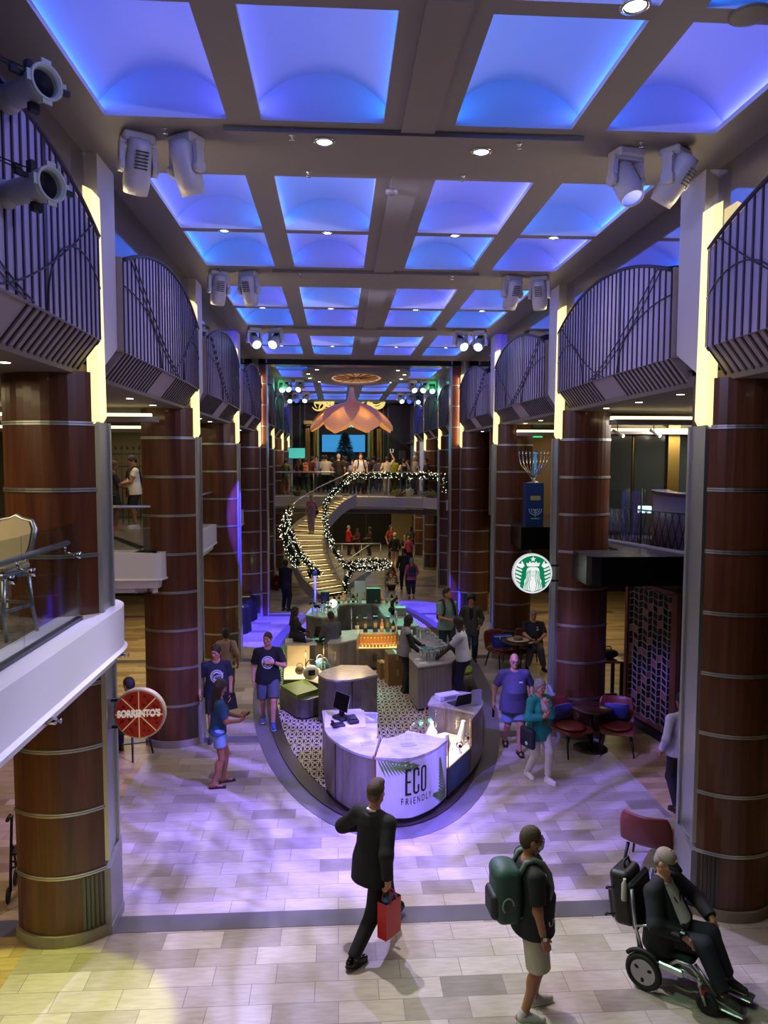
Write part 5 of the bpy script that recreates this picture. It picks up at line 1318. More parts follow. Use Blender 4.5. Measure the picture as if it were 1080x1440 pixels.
t = thing('paper_bag', 'navy paper bag on the floor behind the man in white uniform', 'bag', (2.14, 13.95, .036), .2)
m = MB(); m.b2((-.17, -.08, 0), (.17, .08, .40)); m.build('body', mat('navy_paper', '#0b1030', .5), t)
m = MB()
for s_ in (-1, 1): m.tube([(-.07, s_ * .07, .40), (-.06, s_ * .07, .5), (.06, s_ * .07, .5), (.07, s_ * .07, .40)], .006, 5)
m.build('handle', mat('navy_paper', '#0b1030', .5), t)

# rear bar, U shaped
t = thing('rear_bar', 'U shaped bar with pale top lit green at the back of the kiosk', 'bar', (0, 0, 0))
LW = [(-.82, 19.3), (-.4, 19.0), (0, 19.15), (-.02, 20.0), (.05, 20.5), (.3, 20.75), (.95, 20.75), (1.08, 20.4), (1.14, 19.5), (1.34, 17.95), (1.97, 17.9), (1.80, 19.5), (1.66, 20.9), (1.1, 21.2), (.3, 21.2), (-.35, 20.9), (-.7, 20.2)]
m = MB(); m.prism(LW, .10, ZT - .04); m.build('body', LAM2, t)
m = MB(); m.prism([(x * .985, 19.7 + (y - 19.7) * .985) for x, y in LW], .03, .1); m.build('plinth', mat('kick_dark', '#1e1a18', .6), t)
m = MB(); m.prism([(.5 + (x - .5) * 1.015, 19.7 + (y - 19.7) * 1.015) for x, y in LW], ZT - .04, ZT); m.build('worktop', TOPM, t)
for i in range(14):
    x = -.1 + 1.75 * i / 13; y = 21.0 - .25 * (abs(i - 6.5) / 6.5) ** 2
    if i in (6, 7): continue
    bottle(x, y, ZT, (.30, .26, .33)[i % 3], .04, (DKB, GRNB, AMB, CLR)[i % 4], CAPM, 'bottle on the rear bar, %s from the left' % ORDN[i], 'bottles on the rear bar')
t = thing('sign_card', 'pale green lit card on a stand on the rear bar', 'sign', (.62, 20.85, ZT))
m = MB(); m.b2((-.15, -.01, .30), (.15, .01, .62)); m.build('card', mat('card_pale', '#cfe8dc', .5), t); m = MB(); m.b2((-.05, -.04, 0), (.05, .04, .3)); m.build('stand', mat('card_pale', '#cfe8dc', .5), t)
t = thing('gift_box', 'dark green upright box on the rear bar beside the card', 'box', (1.0, 20.85, ZT))
m = MB(); m.b2((-.2, -.12, 0), (.2, .12, .42), bev=.008); m.build('body', mat('box_green', '#0e3a36', .4), t); m = MB(); m.b2((.05, -.124, .05), (.1, -.12, .1)); m.build('seal', mat('seal_pale', '#9ac0a8', .4), t)
t = thing('cash_register', 'grey till block with a black arm at the right end of the rear bar', 'till', (1.62, 19.2, ZT))
m = MB(); m.b2((-.15, -.15, 0), (.15, .15, .2), bev=.01); m.build('body', mat('till_grey', '#7f8f8b', .5), t)
m = MB(); m.tube([(-.2, .1, .0), (-.2, .12, .3), (-.08, .15, .42)], .05, 8); m.ball((-.22, .05, .12), .09, 8, 6); m.build('screen_arm', BLACK, t)
t = thing('speaker_box', 'small black box on the post of the rear bar', 'box', (-.35, 20.6, ZT)); m = MB(); m.b2((-.12, -.09, .12), (.12, .09, .38), bev=.01); m.build('body', BLACK, t); m = MB(); m.cyl((0, 0, 0), (0, 0, .12), .02, n=8); m.build('stand', BLACK, t)
rn = random.Random(9)
for i in range(9):
    a = rn.random() * 6; x = -.66 + .058 * i + .02 * rn.random(); y = 19.3 + .6 * rn.random()
    t = thing('sunglasses_stand', 'white stand with dark glasses on the rear bar wing, %s from the left' % ORDN[i], 'display stand', (x, y, ZT), a, group='glasses stands on the rear bar')
    h = rn.uniform(.12, .3); m = MB(); m.box((0, 0, h / 2), (.04, .03, h)); m.lathe([(.06, 0), (.06, .012), (.02, .02)], 10); m.build('stand', mat('stand_white', '#cfd4cf', .4), t)
    m = MB(); m.box((0, -.02, h), (.15, .02, .05), None, 0, .008); m.box((.07, .03, h), (.01, .1, .02)); m.box((-.07, .03, h), (.01, .1, .02)); m.build('glasses', BLACKG, t)
t = thing('table_lamp', 'bright white globe lamp on the left wing of the rear bar', 'lamp', (-.12, 19.6, ZT)); m = MB(); m.cyl((0, 0, 0), (0, 0, .16), .02, n=8); m.lathe([(.07, 0), (.07, .015), (.02, .02)], 12); m.build('base', CHROME, t); m = MB(); m.ball((0, 0, .24), .10, 14, 10); m.build('globe', mat('globe_glow', '#ffffff', .4, emit=(1, .93, .74), estr=5), t)
t = thing('flag_pole', 'slim pale post rising from the left wing of the rear bar', 'post', (-.60, 19.9, ZT)); m = MB(); m.cyl((0, 0, 0), (0, 0, .95), .028, n=10); m.build('pole', mat('post_pale', '#b8c4c0', .4), t); m = MB(); m.ball((0, 0, 1.0), .07, 10, 8); m.build('finial', FIR2, t)

# ================================================================== FURNITURE
LEATH = mat('tan_leather', '#6e2c22', .42, bump=.05, bscale=120); SHELLW = mat('chair_shell_wood', '#5b2f20', .4); LEGB = mat('chair_leg_black', '#14100f', .5); PILB = mat('blue_pillow', '#12206a', .6, sheen=.3)
def lounge_chair(lb, x, y, a, pillow=None, z=0.003):
    t = thing('lounge_chair', lb, 'chair', (x, y, z), a, group='red brown leather lounge chairs')
    n = 14
    def shell(off, mm, nm):
        m = MB(); P = []
        # side profile (y forward, z): seat front -> seat back -> back top
        prof = [(.36, .40 - off), (.30, .425 - off), (.0, .40 - off), (-.20, .40 - off * .9), (-.285 - off * .5, .46), (-.33 - off, .60), (-.375 - off, .74), (-.40 - off, .84)]
        for i, (yy, zz) in enumerate(prof):
            u_ = i / (len(prof) - 1); hw = .30 - .02 * abs(u_ - .5) * 2 + (off * .6)
            if i == 0: hw *= .86
            if i == len(prof) - 1: hw *= .84
            for j in range(n + 1):
                v = -1 + 2 * j / n; cu = (.09 * v * v if i >= 4 else .035 * v * v * (0 if i < 1 else 1))
                P.append((hw * v, yy + (cu if i >= 4 else 0), zz + (cu if i < 4 else 0)))
        F = [(i * (n + 1) + j, i * (n + 1) + j + 1, (i + 1) * (n + 1) + j + 1, (i + 1) * (n + 1) + j) for i in range(len(prof) - 1) for j in range(n)]
        m.add(P, F, 0, True); o = m.build(nm, mm, t); md = o.modifiers.new('s', 'SOLIDIFY'); md.thickness = .045 if nm != 'shell' else .022; md.offset = 1 if nm != 'shell' else -1
        sb = o.modifiers.new('b', 'SUBSURF'); sb.levels = 1; sb.render_levels = 1
        return o
    shell(.0, LEATH, 'upholstery'); shell(.028, SHELLW, 'shell')
    m = MB(); m.ball((0, .06, .455), (.25, .26, .045), 16, 8); m.build('seat_cushion', LEATH, t)
    for sx in (-1, 1):
        for fy in (-1, 1):
            m = MB(); m.tube([(sx * .22, .02 + fy * .20, .36), (sx * .27, .02 + fy * .29, 0)], [.021, .013], 8); m.build('leg', LEGB, t)
    if pillow:
        p = thing('pillow', pillow, 'pillow', (x, y, z), a, group='blue pillows on the lounge chairs')
        m = MB(); R_ = Matrix.Rotation(radians(-18), 4, 'X'); k = 10; P = []
        for sg in (1, -1):
            for i in range(k + 1):
                for j in range(k + 1):
                    u_, v = -1 + 2 * i / k, -1 + 2 * j / k; th = .075 * ((1 - u_ ** 4) * (1 - v ** 4)) ** .6
                    q = R_ @ Vector((.21 * u_, sg * -th, .15 * v)); P.append((q.x, q.y - .155, q.z + .635))
        F = []
        for s_ in (0, 1):
            o_ = s_ * (k + 1) ** 2
            for i in range(k):
                for j in range(k):
                    f_ = (o_ + i * (k + 1) + j, o_ + (i + 1) * (k + 1) + j, o_ + (i + 1) * (k + 1) + j + 1, o_ + i * (k + 1) + j + 1); F.append(f_ if s_ == 0 else f_[::-1])
        m.add(P, F, 0, True); m.build('cover', PILB, p)
    return t
lounge_chair('red brown lounge chair with blue pillow, on the left of the nearer round table', 3.94, 12.35, radians(205), 'blue pillow on the lounge chair beside the lady in teal')
lounge_chair('red brown lounge chair with blue pillow, between the nearer round table and chevron screen', 4.78, 12.32, radians(162), 'blue pillow on the lounge chair nearest the chevron screen')
lounge_chair('red brown lounge chair seen from behind, half hidden by the first right column', 3.80, 8.62, radians(-35))
lounge_chair('lounge chair holding the shiny blue bag at the far cafe table', 3.92, 17.55, radians(205))
lounge_chair('lounge chair under the seated man in the navy polo', 4.62, 17.65, radians(178))
def round_table(lb, x, y, r=.34, mt=None):
    t = thing('round_table', lb, 'table', (x, y, .003))
    m = MB(); m.lathe([(r * .93, .70), (r, .71), (r, .735), (r * .98, .74), (.0001, .74)], 32); m.build('tabletop', mt or wood_mat('table_wood', '#2f1a14', '#51301f', (3, 3, 3), .3, .3), t)
    m = MB(); m.cyl((0, 0, .03), (0, 0, .7), .045, n=14); m.build('pedestal', LEGB, t)
    m = MB(); m.lathe([(.29, 0), (.29, .015), (.06, .045)], 28); m.build('base', LEGB, t)
round_table('round dark wood table between the two lounge chairs with blue pillows', 4.36, 12.42)
round_table('round dark table carrying the sun hat by the third right column', 4.22, 17.15, .38)
t = thing('sun_hat', 'pale wide brimmed sun hat lying on the round cafe table', 'hat', (4.22, 17.1, .745), .3)
m = MB(); m.lathe([(.25, .03), (.22, .012), (.13, .01), (.11, .02)], 24); m.build('brim', mat('hat_straw', '#b3a78f', .7), t); m = MB(); m.lathe([(.118, .01), (.11, .07), (.09, .105), (.03, .11), (.0001, .105)], 24); m.build('crown', mat('hat_crown', '#6a6668', .7), t)
t = thing('shopping_bag', 'shiny royal blue bag propped on the far lounge chair', 'bag', (3.93, 17.55, .45), radians(10))
m = MB(); P = []
for z_, w_ in ((0, .19), (.2, .215), (.33, .225)):
    P += [(-w_, -.09, z_), (w_, -.09, z_), (w_, .09, z_), (-w_, .09, z_)]
m.add(P, [(3, 2, 1, 0)] + [(4 * l + i, 4 * l + (i + 1) % 4, 4 * l + 4 + (i + 1) % 4, 4 * l + 4 + i) for l in (0, 1) for i in range(4)] + [(8, 9, 10, 11)]); m.build('body', mat('bag_royal_blue', '#1540c8', .18), t)
m = MB(); m.b2((-.228, -.097, .305), (.228, -.091, .335)); m.tube([(-.09, -.095, .31), (-.08, -.1, .24)], .014, 6); m.tube([(.09, -.095, .31), (.1, -.1, .24)], .014, 6); m.build('trim', mat('bag_white_trim', '#c9d6f0', .3), t)

# chevron screen
t = thing('chevron_screen', 'tall copper framed chevron lattice screen beside the dark wall', 'screen', (5.56, 13.9, .0), atan2(12.4 - 13.9, 5.83 - 5.56))
W_, Z0, Z1 = 1.52, .22, 2.66
COP = mat('copper_frame', '#8a5a48', .4, .5); LAT = mat('lattice_bronze', '#a89890', .4, .4)
m = MB(); m.b2((-.03, -.05, Z0 - .06), (.05, .03, Z1 + .06)); m.b2((W_ - .1, -.05, Z0 - .06), (W_ + .06, .03, Z1 + .06)); m.b2((-.03, -.05, Z1), (W_ + .06, .03, Z1 + .06)); m.b2((-.03, -.05, Z0 - .06), (W_ + .06, .03, Z0)); m.build('frame', COP, t)
m = MB(); nc = 9; cw = (W_ - .15) / nc; pitch = .125; sl = .05
for c in range(nc + 1): x = .05 + cw * c; m.b2((x - .006, -.012, Z0), (x + .006, .008, Z1))
nr = int((Z1 - Z0) / pitch)
for c in range(nc):
    x0 = .05 + cw * c; x1 = x0 + cw; s0 = sl if c % 2 else 0; s1 = 0 if c % 2 else sl
    for r in range(nr + 1):
        za = min(Z0 + r * pitch + s0, Z1 - .01); zb = min(Z0 + r * pitch + s1, Z1 - .01); V = [(x0, -.012, za - .007), (x1, -.012, zb - .007), (x1, -.012, zb + .007), (x0, -.012, za + .007)]
        m.add(V + [(x, .008, z) for x, y, z in V], [(0, 1, 2, 3), (7, 6, 5, 4), (3, 2, 6, 7), (0, 4, 5, 1)])
m.build('lattice', LAT, t)
rn = random.Random(4)
for k in range(26):
    c = rn.randrange(nc); r = rn.randrange(nr - 1); x0 = .05 + cw * c; x1 = x0 + cw; s0 = sl if c % 2 else 0; s1 = 0 if c % 2 else sl; z = Z0 + r * pitch
    m = MB(); m.add([(x0, -.006, z + s0), (x1, -.006, z + s1), (x1, -.006, z + s1 + pitch), (x0, -.006, z + s0 + pitch), (x0, .004, z + s0), (x1, .004, z + s1), (x1, .004, z + s1 + pitch), (x0, .004, z + s0 + pitch)], [(0, 1, 2, 3), (7, 6, 5, 4)]); m.build('copper_tile', mat('copper_tile', '#9a6a58', .35, .6), t)
m = MB(); m.b2((0, .05, 0), (W_, .09, Z1 + .05)); m.build('backing', mat('screen_backing', '#08070a', .5), t)
m = MB(); m.b2((-.05, -.10, 0), (W_ + .08, .09, .14)); m.build('foot', mat('screen_foot', '#14122a', .3), t)
# high table with a black bag behind the second column
t = thing('high_table', 'high wooden bar table with black legs behind the second right column', 'table', (5.35, 14.35, .003))
m = MB(); m.b2((-.35, -.28, 1.02), (.25, .3, 1.06), bev=.01); m.build('tabletop', wood_mat('bar_top_wood', '#7a5430', '#9a6c40', (3, 3, 3), .4, .2), t)
for x in (-.30, .2):
    for y in (-.23, .25):
        m = MB(); m.b2((x - .03, y - .03, 0), (x + .03, y + .03, 1.02)); m.build('leg', LEGB, t)
m = MB(); m.b2((-.3, -.02, .3), (.2, .02, .34)); m.b2((-.3, -.24, .3), (-.27, .26, .34)); m.build('stretcher', LEGB, t)
t = thing('black_bag', 'black soft bag lying on the high bar table', 'bag', (5.3, 14.35, 1.063)); m = MB(); m.ball((0, 0, .09), (.26, .18, .10), 16, 10); m.build('body', mat('black_nylon', '#0d0d10', .5, bump=.3, bscale=25), t); m = MB(); m.tube([(-.12, 0, .17), (-.1, 0, .23), (.1, 0, .23), (.12, 0, .17)], .012, 6); m.build('handle', BLACK, t)

# menorah and its stand
t = thing('blue_stand', 'tall navy stand with a pale menorah print on the middle deck at right', 'stand', (4.6, 17.35, ZD))
m = MB(); m.b2((-.22, -.15, 0), (.2, .15, 1.02), bev=.01); m.build('body', mat('stand_navy', '#10306c', .4), t)
m = MB()
for r in (.05, .10, .15): m.tube([(r * cos(th), -.153, .42 - r * sin(th)) for th in [pi * k / 12 for k in range(13)]], .010, 5)
m.cyl((0, -.153, .42), (0, -.153, .2), .010, n=5); m.b2((-.1, -.156, .18), (.1, -.15, .2)); m.build('printed_menorah', mat('stand_print', '#8fb0d0', .5), t)
m = MB(); m.b2((-.12, -.156, .62), (.12, -.15, .72)); m.build('print_band', mat('print_gold', '#8f8a50', .5), t)
t = thing('menorah', 'silver nine armed menorah standing on the navy stand', 'menorah', (4.58, 17.35, ZD + 1.02))
for k in range(-4, 5):
    m = MB(); m.tube([(0, 0, .05), (.04 * k, 0, .22 + .01 * abs(k)), (.075 * k, 0, .42), (.085 * k, 0, .62)], .012, 6); m.cyl((.085 * k, 0, .62), (.085 * k, 0, .74), .016, n=8); m.build('arm', CHROME, t)
m = MB(); m.lathe([(.14, 0), (.12, .02), (.03, .06)], 16); m.build('base', CHROME, t)
t = thing('blue_picture', 'small blue framed picture on the tan wall behind the menorah', 'picture', (5.45, 20.98, ZD + 1.45)); m = MB(); m.b2((-.22, -.02, -.36), (.22, .02, .36)); m.build('frame', BLACK, t); m = MB(); m.b2((-.19, -.028, -.33), (.19, -.02, .33)); m.build('print', mat('print_blue', '#3a8fd0', .4, var=.5, bscale=6, emit=(.05, .25, .6), estr=.25), t)
t = thing('exit_light', 'green lit sign hanging from the far right aisle ceiling', 'sign', (5.15, 19.5, 5.62)); m = MB(); m.b2((-.22, -.02, -.06), (.22, .02, .06)); m.build('face', mat('exit_green', '#20c060', .4, emit=(.05, .8, .3), estr=.9), t); m = MB(); m.cyl((0, 0, .06), (0, 0, .2), .01, n=6); m.build('hanger', BLACK, t)
t = thing('wall_sconce', 'warm wall light on the tan wall behind the menorah', 'light', (5.3, 20.98, 5.45)); m = MB(); m.b2((-.06, -.08, 0), (.06, 0, .08)); m.build('body', BLACK, t); m = MB(); m.b2((-.05, -.07, -.01), (.05, -.01, 0)); m.build('bulb', BULB, t); l = spot('sconce_beam', (5.3, 20.86, 5.4), (5.3, 20.95, 3.6), (1, .66, .3), 25, 60, .7)
# track lights by the dark shopfront
for i, (x, y, z) in enumerate(((5.15, 13.6, 5.5), (5.75, 13.4, 5.5), (6.9, 13.6, 5.55), (7.3, 13.6, 5.55))):
    t = thing('track_light', 'white track spotlight above the dark shopfront, %s from the left' % ORDN[i], 'light', (x, y, 5.83), .5 * i, group='track lights above the shopfront')
    m = MB(); m.cyl((0, 0, 0), (0, 0, z - 5.83), .01, n=6); m.build('stem', BLACK, t); m = MB(); m.tube([(-.1, 0, z - 5.80), (.08, -.06, z - 5.90)], .03, 8); m.build('head', WHITE, t); m = MB(); m.ball((.085, -.063, z - 5.905), .028, 8, 6); m.build('bulb', BULB, t)
t = thing('track_rail', 'black lighting track above the dark shopfront', 'light track', (6.3, 13.5, 5.79)); m = MB(); m.b2((-1.5, -.02, 0), (1.5, .02, .04)); m.build('bar', BLACK, t)

# ---- left side: bar stool, table, gate, walker, dark tables
SIL = mat('silver_leaf_wood', '#a3a8ac', .3, .75)
t = thing('bar_stool', 'silver framed bar stool with cream oval back behind the left glass balustrade', 'stool', (-2.98, 6.75, ZD), radians(165)); t.scale = (.88, .88, .86)
m = MB(); m.box((0, 0, .72), (.44, .42, .09), None, 0, .03); m.build('seat', mat('cream_velvet', '#b9ac8c', .8, sheen=.4), t)
m = MB(); m.box((0, 0, .65), (.46, .44, .06), None, 0, .01); m.build('apron', SIL, t)
for sx in (-1, 1):
    m = MB(); m.tube([(sx * .2, .18, .66), (sx * .215, .22, .3), (sx * .22, .2, 0)], [.03, .022, .018], 8); m.build('leg', SIL, t)
    m = MB(); m.tube([(sx * .19, -.18, .66), (sx * .2, -.22, .3), (sx * .21, -.28, 0)], [.03, .022, .018], 8); m.build('leg', SIL, t)
m = MB(); m.box((0, .2, .28), (.42, .025, .03)); m.box((0, -.21, .32), (.4, .025, .03)); m.box((.21, 0, .3), (.025, .42, .03)); m.box((-.21, 0, .3), (.025, .42, .03)); m.build('stretcher', SIL, t)
def backoutline(s_, dy): return [(s_ * .19 * x, -.2 - .09 * (z) + dy, .76 + .44 * z) for x, z in ((-.8, 0), (-1.05, .35), (-1.12, .75), (-.9, .93), (-.35, .97), (0, 1.05), (.35, .97), (.9, .93), (1.12, .75), (1.05, .35), (.8, 0))]
m = MB(); m.tube(backoutline(1.08, 0), .026, 8); m.tube([(-.16, -.2, .66), (-.17, -.2, .78)], .024, 6); m.tube([(.16, -.2, .66), (.17, -.2, .78)], .024, 6); m.build('back_frame', SIL, t)
m = MB(); P = backoutline(.93, .025) + backoutline(.93, -.025); n = 11
m.add(P, [tuple(range(n)), tuple(reversed(range(n, 2 * n)))] + [(i, n + i, n + (i + 1) % n, (i + 1) % n) for i in range(n)]); m.build('back_pad', mat('cream_velvet', '#b9ac8c', .8, sheen=.4), t)
t = thing('bar_table', 'white topped bar table cut by the left edge beside the bar stool', 'table', (-3.05, 5.55, ZD)); m = MB(); m.lathe([(.33, 1.02), (.34, 1.03), (.34, 1.05), (.0001, 1.055)], 28); m.build('tabletop', WHITE, t); m = MB(); m.cyl((0, 0, .03), (0, 0, 1.02), .04, n=12); m.lathe([(.24, 0), (.24, .02), (.05, .04)], 20); m.build('pedestal', STEEL, t)
IRON = mat('wrought_iron', '#0d0c0c', .5)
t = thing('iron_gate', 'tall black wrought iron gate behind the two men on the middle deck', 'gate', (-5.0, 18.6, ZD))
for i in range(19):
    x = -1.2 + .14 * i; m = MB(); m.cyl((x, 0, 0), (x, 0, 1.78), .012, n=6); m.lathe([(.012, 1.78), (.03, 1.82), (.0001, 1.92)], 6, (x, 0, 0)); m.build('spear_bar', IRON, t)
m = MB()
for z in (.12, 1.36, 1.66): m.b2((-1.25, -.015, z), (1.4, .015, z + .03))
m.build('cross_bar', IRON, t)
m = MB(); rn = random.Random(2)
for i in range(10):
    c = (.55 + .16 * (i % 5), -.02, .5 + .55 * (i // 5)); m.tube([(c[0] + .07 * cos(th) * (1 - th / 12), c[1], c[2] + .16 * sin(th) * (1 - th / 12)) for th in [k * .5 for k in range(18)]], .014, 5)
m.build('scroll_work', IRON, t)
for y, lb in ((21.6, 'black draped table with white napkins, nearer one behind the third left column'), (23.2, 'black draped table with white napkins, further one behind the third left column')):
    t = thing('draped_table', lb, 'table', (-2.98, y, .003)); m = MB(); n = 24; P = []
    for z_, k_ in ((0, 1.12), (.4, 1.05), (.72, 1.0), (.74, .97)):
        for j in range(n):
            th = 2 * pi * j / n; w = 1 + (.07 * sin(7 * th) if z_ < .5 else 0); P.append((.42 * k_ * w * cos(th), .42 * k_ * w * sin(th), z_))
    m.add(P, [(l * n + j, l * n + (j + 1) % n, (l + 1) * n + (j + 1) % n, (l + 1) * n + j) for l in range(3) for j in range(n)] + [tuple(range(3 * n, 4 * n))], 0, True); m.build('cloth', mat('black_cloth', '#0a0a0c', .7), t)
    o = MB().box((0, 0, .004), (.3, .16, .006)).build('napkin', WHITE, None, (-2.85, y - .12, .743), .1); tag(o, 'white napkin on the %s black draped table' % ('nearer' if y < 22 else 'further'), 'napkin')
# rollator behind the first left column
t = thing('rollator', 'folded black walker frame standing behind the first left column', 'walker', (-3.62, 8.55, .003), .2)
for sx in (-1, 1):
    m = MB(); m.tube([(sx * .10, -.16, .12), (sx * .10, -.10, .45), (sx * .10, .02, .92), (sx * .10, -.10, .96)], .016, 8); m.build('side_frame', BLACK, t)
    m = MB(); m.tube([(sx * .10, .2, .1), (sx * .10, .06, .5), (sx * .1, -.05, .62)], .014, 8); m.build('rear_leg', BLACK, t)
    m = MB(); m.tube([(sx * .10, -.06, .955), (sx * .10, -.2, .965)], .022, 8); m.build('handle', BLACKG, t)
    for y in (-.18, .2):
        m = MB(); m.tube([(sx * .12, y + .075 * cos(th), .085 + .075 * sin(th)) for th in [2 * pi * k / 16 for k in range(16)]], .016, 6, closed=True); m.cyl((sx * .12 - .015, y, .085), (sx * .12 + .015, y, .085), .03, n=10); m.build('wheel', BLACK, t)
m = MB(); m.b2((-.10, -.1, .5), (.10, .1, .53)); m.tube([(-.1, -.12, .36), (.1, -.06, .42)], .01, 6); m.tube([(.1, -.12, .36), (-.1, -.06, .42)], .01, 6); m.build('cross_brace', BLACK, t)
# dark wooden chair behind the pizza sign
t = thing('wooden_chair', 'dark wooden chair behind the round red sign', 'chair', (-3.45, 12.55, .003), radians(60))
m = MB(); m.box((0, 0, .45), (.44, .44, .05), None, 0, .015); m.build('seat', LEGB, t)
for sx in (-1, 1):
    for sy in (-1, 1):
        m = MB(); m.tube([(sx * .17, sy * .17, .44), (sx * .23, sy * .23, 0)], [.02, .014], 8); m.build('leg', LEGB, t)
m = MB(); m.tube([(-.2, -.2, .2), (.2, .2, .2)], .01, 6); m.tube([(.2, -.2, .2), (-.2, .2, .2)], .01, 6); m.build('stretcher', LEGB, t)
m = MB(); m.tube([(-.2, -.2, .46), (-.22, -.26, .8), (0, -.29, .88), (.22, -.26, .8), (.2, -.2, .46)], .018, 8)
for x in (-.1, 0, .1): m.tube([(x, -.2, .46), (x * 1.1, -.28, .86)], .009, 6)
m.build('backrest', LEGB, t)

# ================================================================== SIGNS
t = thing('round_sign', 'round red sign painted like a sliced pizza with white lettering, on the first left column', 'sign', (-2.11, 8.0, 2.28))
RX = Matrix.Rotation(radians(90), 4, 'X')
m = MB(); m.lathe([(.262, -.05), (.272, -.03), (.272, .03), (.262, .05), (.0001, .05)], 48, (0, 0, 0), 0, RX); m.build('rim', mat('sign_rim_cream', '#cbb8a8', .5), t)
m = MB(); m.cyl((0, -.052, 0), (0, -.056, 0), .250, n=48); m.build('face', mat('sign_red', '#a81410', .45, emit=(.6, .02, .015), estr=.10), t)
CRM = mat('sign_cream', '#e8cf9c', .5, emit=(.85, .7, .45), estr=.2)
m = MB()
for k in range(4):
    a = pi / 2 + k * pi / 4
    m.box((0, -.0575, 0), (.50, .003, .010), Matrix.Rotation(a, 4, 'Y'))
m.build('slice_line', CRM, t)
rn = random.Random(6); m = MB()
for k in range(8):
    for q in range(3):
        a = k * pi / 4 + pi / 8 + rn.uniform(-.2, .2); r = (.11, .18, .205)[q]; m.cyl((r * cos(a), -.056, r * sin(a)), (r * cos(a), -.0585, r * sin(a)), .017, n=10)
m.build('pepperoni', mat('sign_dark_red', '#780d0c', .5), t)
V, Fc = text_mesh("SORRENTO'S", .105, .004, .72, bold=.004)
m = MB(); m.add([(v.x * 1.02, -.064 - v.z, v.y + .01 + v.x * .03) for v in V], Fc); m.build('lettering', mat('sign_letter_white', '#f0ece6', .5, emit=(.9, .87, .84), estr=.3), t)
for z_ in (.13, -.16): MB().b2((-.36, -.02, z_), (-.18, .02, z_ + .03)).build('bracket_arm', BLACK, t)

t = thing('round_emblem_sign', 'round green and white lit emblem sign with a crowned figure on the second right column', 'sign', (3.45, 13.05, 2.97))
m = MB(); m.lathe([(.345, -.06), (.355, -.04), (.355, .05), (.345, .06), (.0001, .06)], 56, (0, 0, 0), 0, RX); m.build('rim', mat('emblem_rim', '#e8eef0', .4, emit=(.9, .95, 1), estr=.35), t)
EW = mat('emblem_white', '#ffffff', .5, emit=(.95, 1, .98), estr=.75); EG = mat('emblem_green', '#067a48', .5, emit=(.0, .32, .13), estr=.55)
m = MB(); m.cyl((0, -.062, 0), (0, -.066, 0), .344, n=56); m.build('backing', EW, t)
m = MB(); m.cyl((0, -.066, 0), (0, -.069, 0), .322, n=56); m.build('green_disc', EG, t)
def flat(polys, y, mm, nm):
    m = MB()
    for p in polys: m.add([(x, y, z) for x, z in p], [tuple(range(len(p)))])
    return m.build(nm, mm, t)
R0 = .318
def clipd(p):
    r = sqrt(p[0] ** 2 + p[1] ** 2); return p if r < R0 else (p[0] * R0 / r, p[1] * R0 / r)
polys = []
hair = [(0, .135), (.06, .13), (.105, .09), (.12, .03), (.118, -.03), (.13, -.08), (.155, -.13), (.15, -.18), (.165, -.22), (.17, -.265), (.0, -.318), (-.17, -.265), (-.165, -.22), (-.15, -.18), (-.155, -.13), (-.13, -.08), (-.118, -.03), (-.12, .03), (-.105, .09), (-.06, .13)]
polys.append([clipd(p) for p in hair])
for s_ in (-1, 1):      # the raised tails: bands fanning to the rim
    for k in range(6):
        z0 = .14 - .066 * k; p = [(.185 + .008 * k, z0), (.31, z0 + .05), (.312, z0 + .012), (.195 + .008 * k, z0 - .028)]; polys.append([clipd((s_ * x, z)) for x, z in p])
    polys.append([(s_ * x, z) for x, z in ((.15, .14), (.20, .235), (.215, .18), (.285, .185), (.25, .13), (.2, .10))])
crown = [(-.105, .135), (-.125, .20), (-.08, .185), (-.06, .225), (-.03, .19), (0, .21), (.03, .19), (.06, .225), (.08, .185), (.125, .20), (.105, .135)]
polys.append(crown)
star = []
for k in range(10):
    r = .052 if k % 2 == 0 else .021; a = pi / 2 + k * pi / 5; star.append((r * cos(a), .262 + r * sin(a)))
polys.append(star)
flat(polys, -.0705, EW, 'white_figure')
m = MB()                # hair strands and face in green
for s_ in (-1, 1):
    for k in range(4):
        x0 = .050 + .022 * k
        pts = []
        for i in range(22):
            u_ = i / 21; z = .07 - .36 * u_ - .012 * k; x = x0 + .012 * sin(u_ * 11) + .028 * u_ * (1 if k else .4)
            if x * x + z * z < .300 ** 2: pts.append((s_ * x, -.072, z))
        if len(pts) > 2: m.tube(pts, .0052, 4)
    m.tube([(s_ * .050, -.072, .07), (s_ * .052, -.072, .02), (s_ * .03, -.072, -.03), (0, -.072, -.045)], .004, 4)
    m.box((s_ * .022, -.072, .045), (.026, .003, .007)); m.box((s_ * .022, -.072, .028), (.016, .003, .006))
m.tube([(0, -.072, .04), (.006, -.072, .005), (-.003, -.072, .002)], .003, 4); m.box((0, -.072, -.018), (.024, .003, .006)); m.tube([(-.1, -.072, .122), (0, -.072, .128), (.1, -.072, .122)], .005, 4)
m.build('line_drawing', EG, t)
for z_ in (.12, -.15): MB().b2((.33, -.02, z_), (.50, .02, z_ + .03)).build('bracket_arm', BLACK, t)
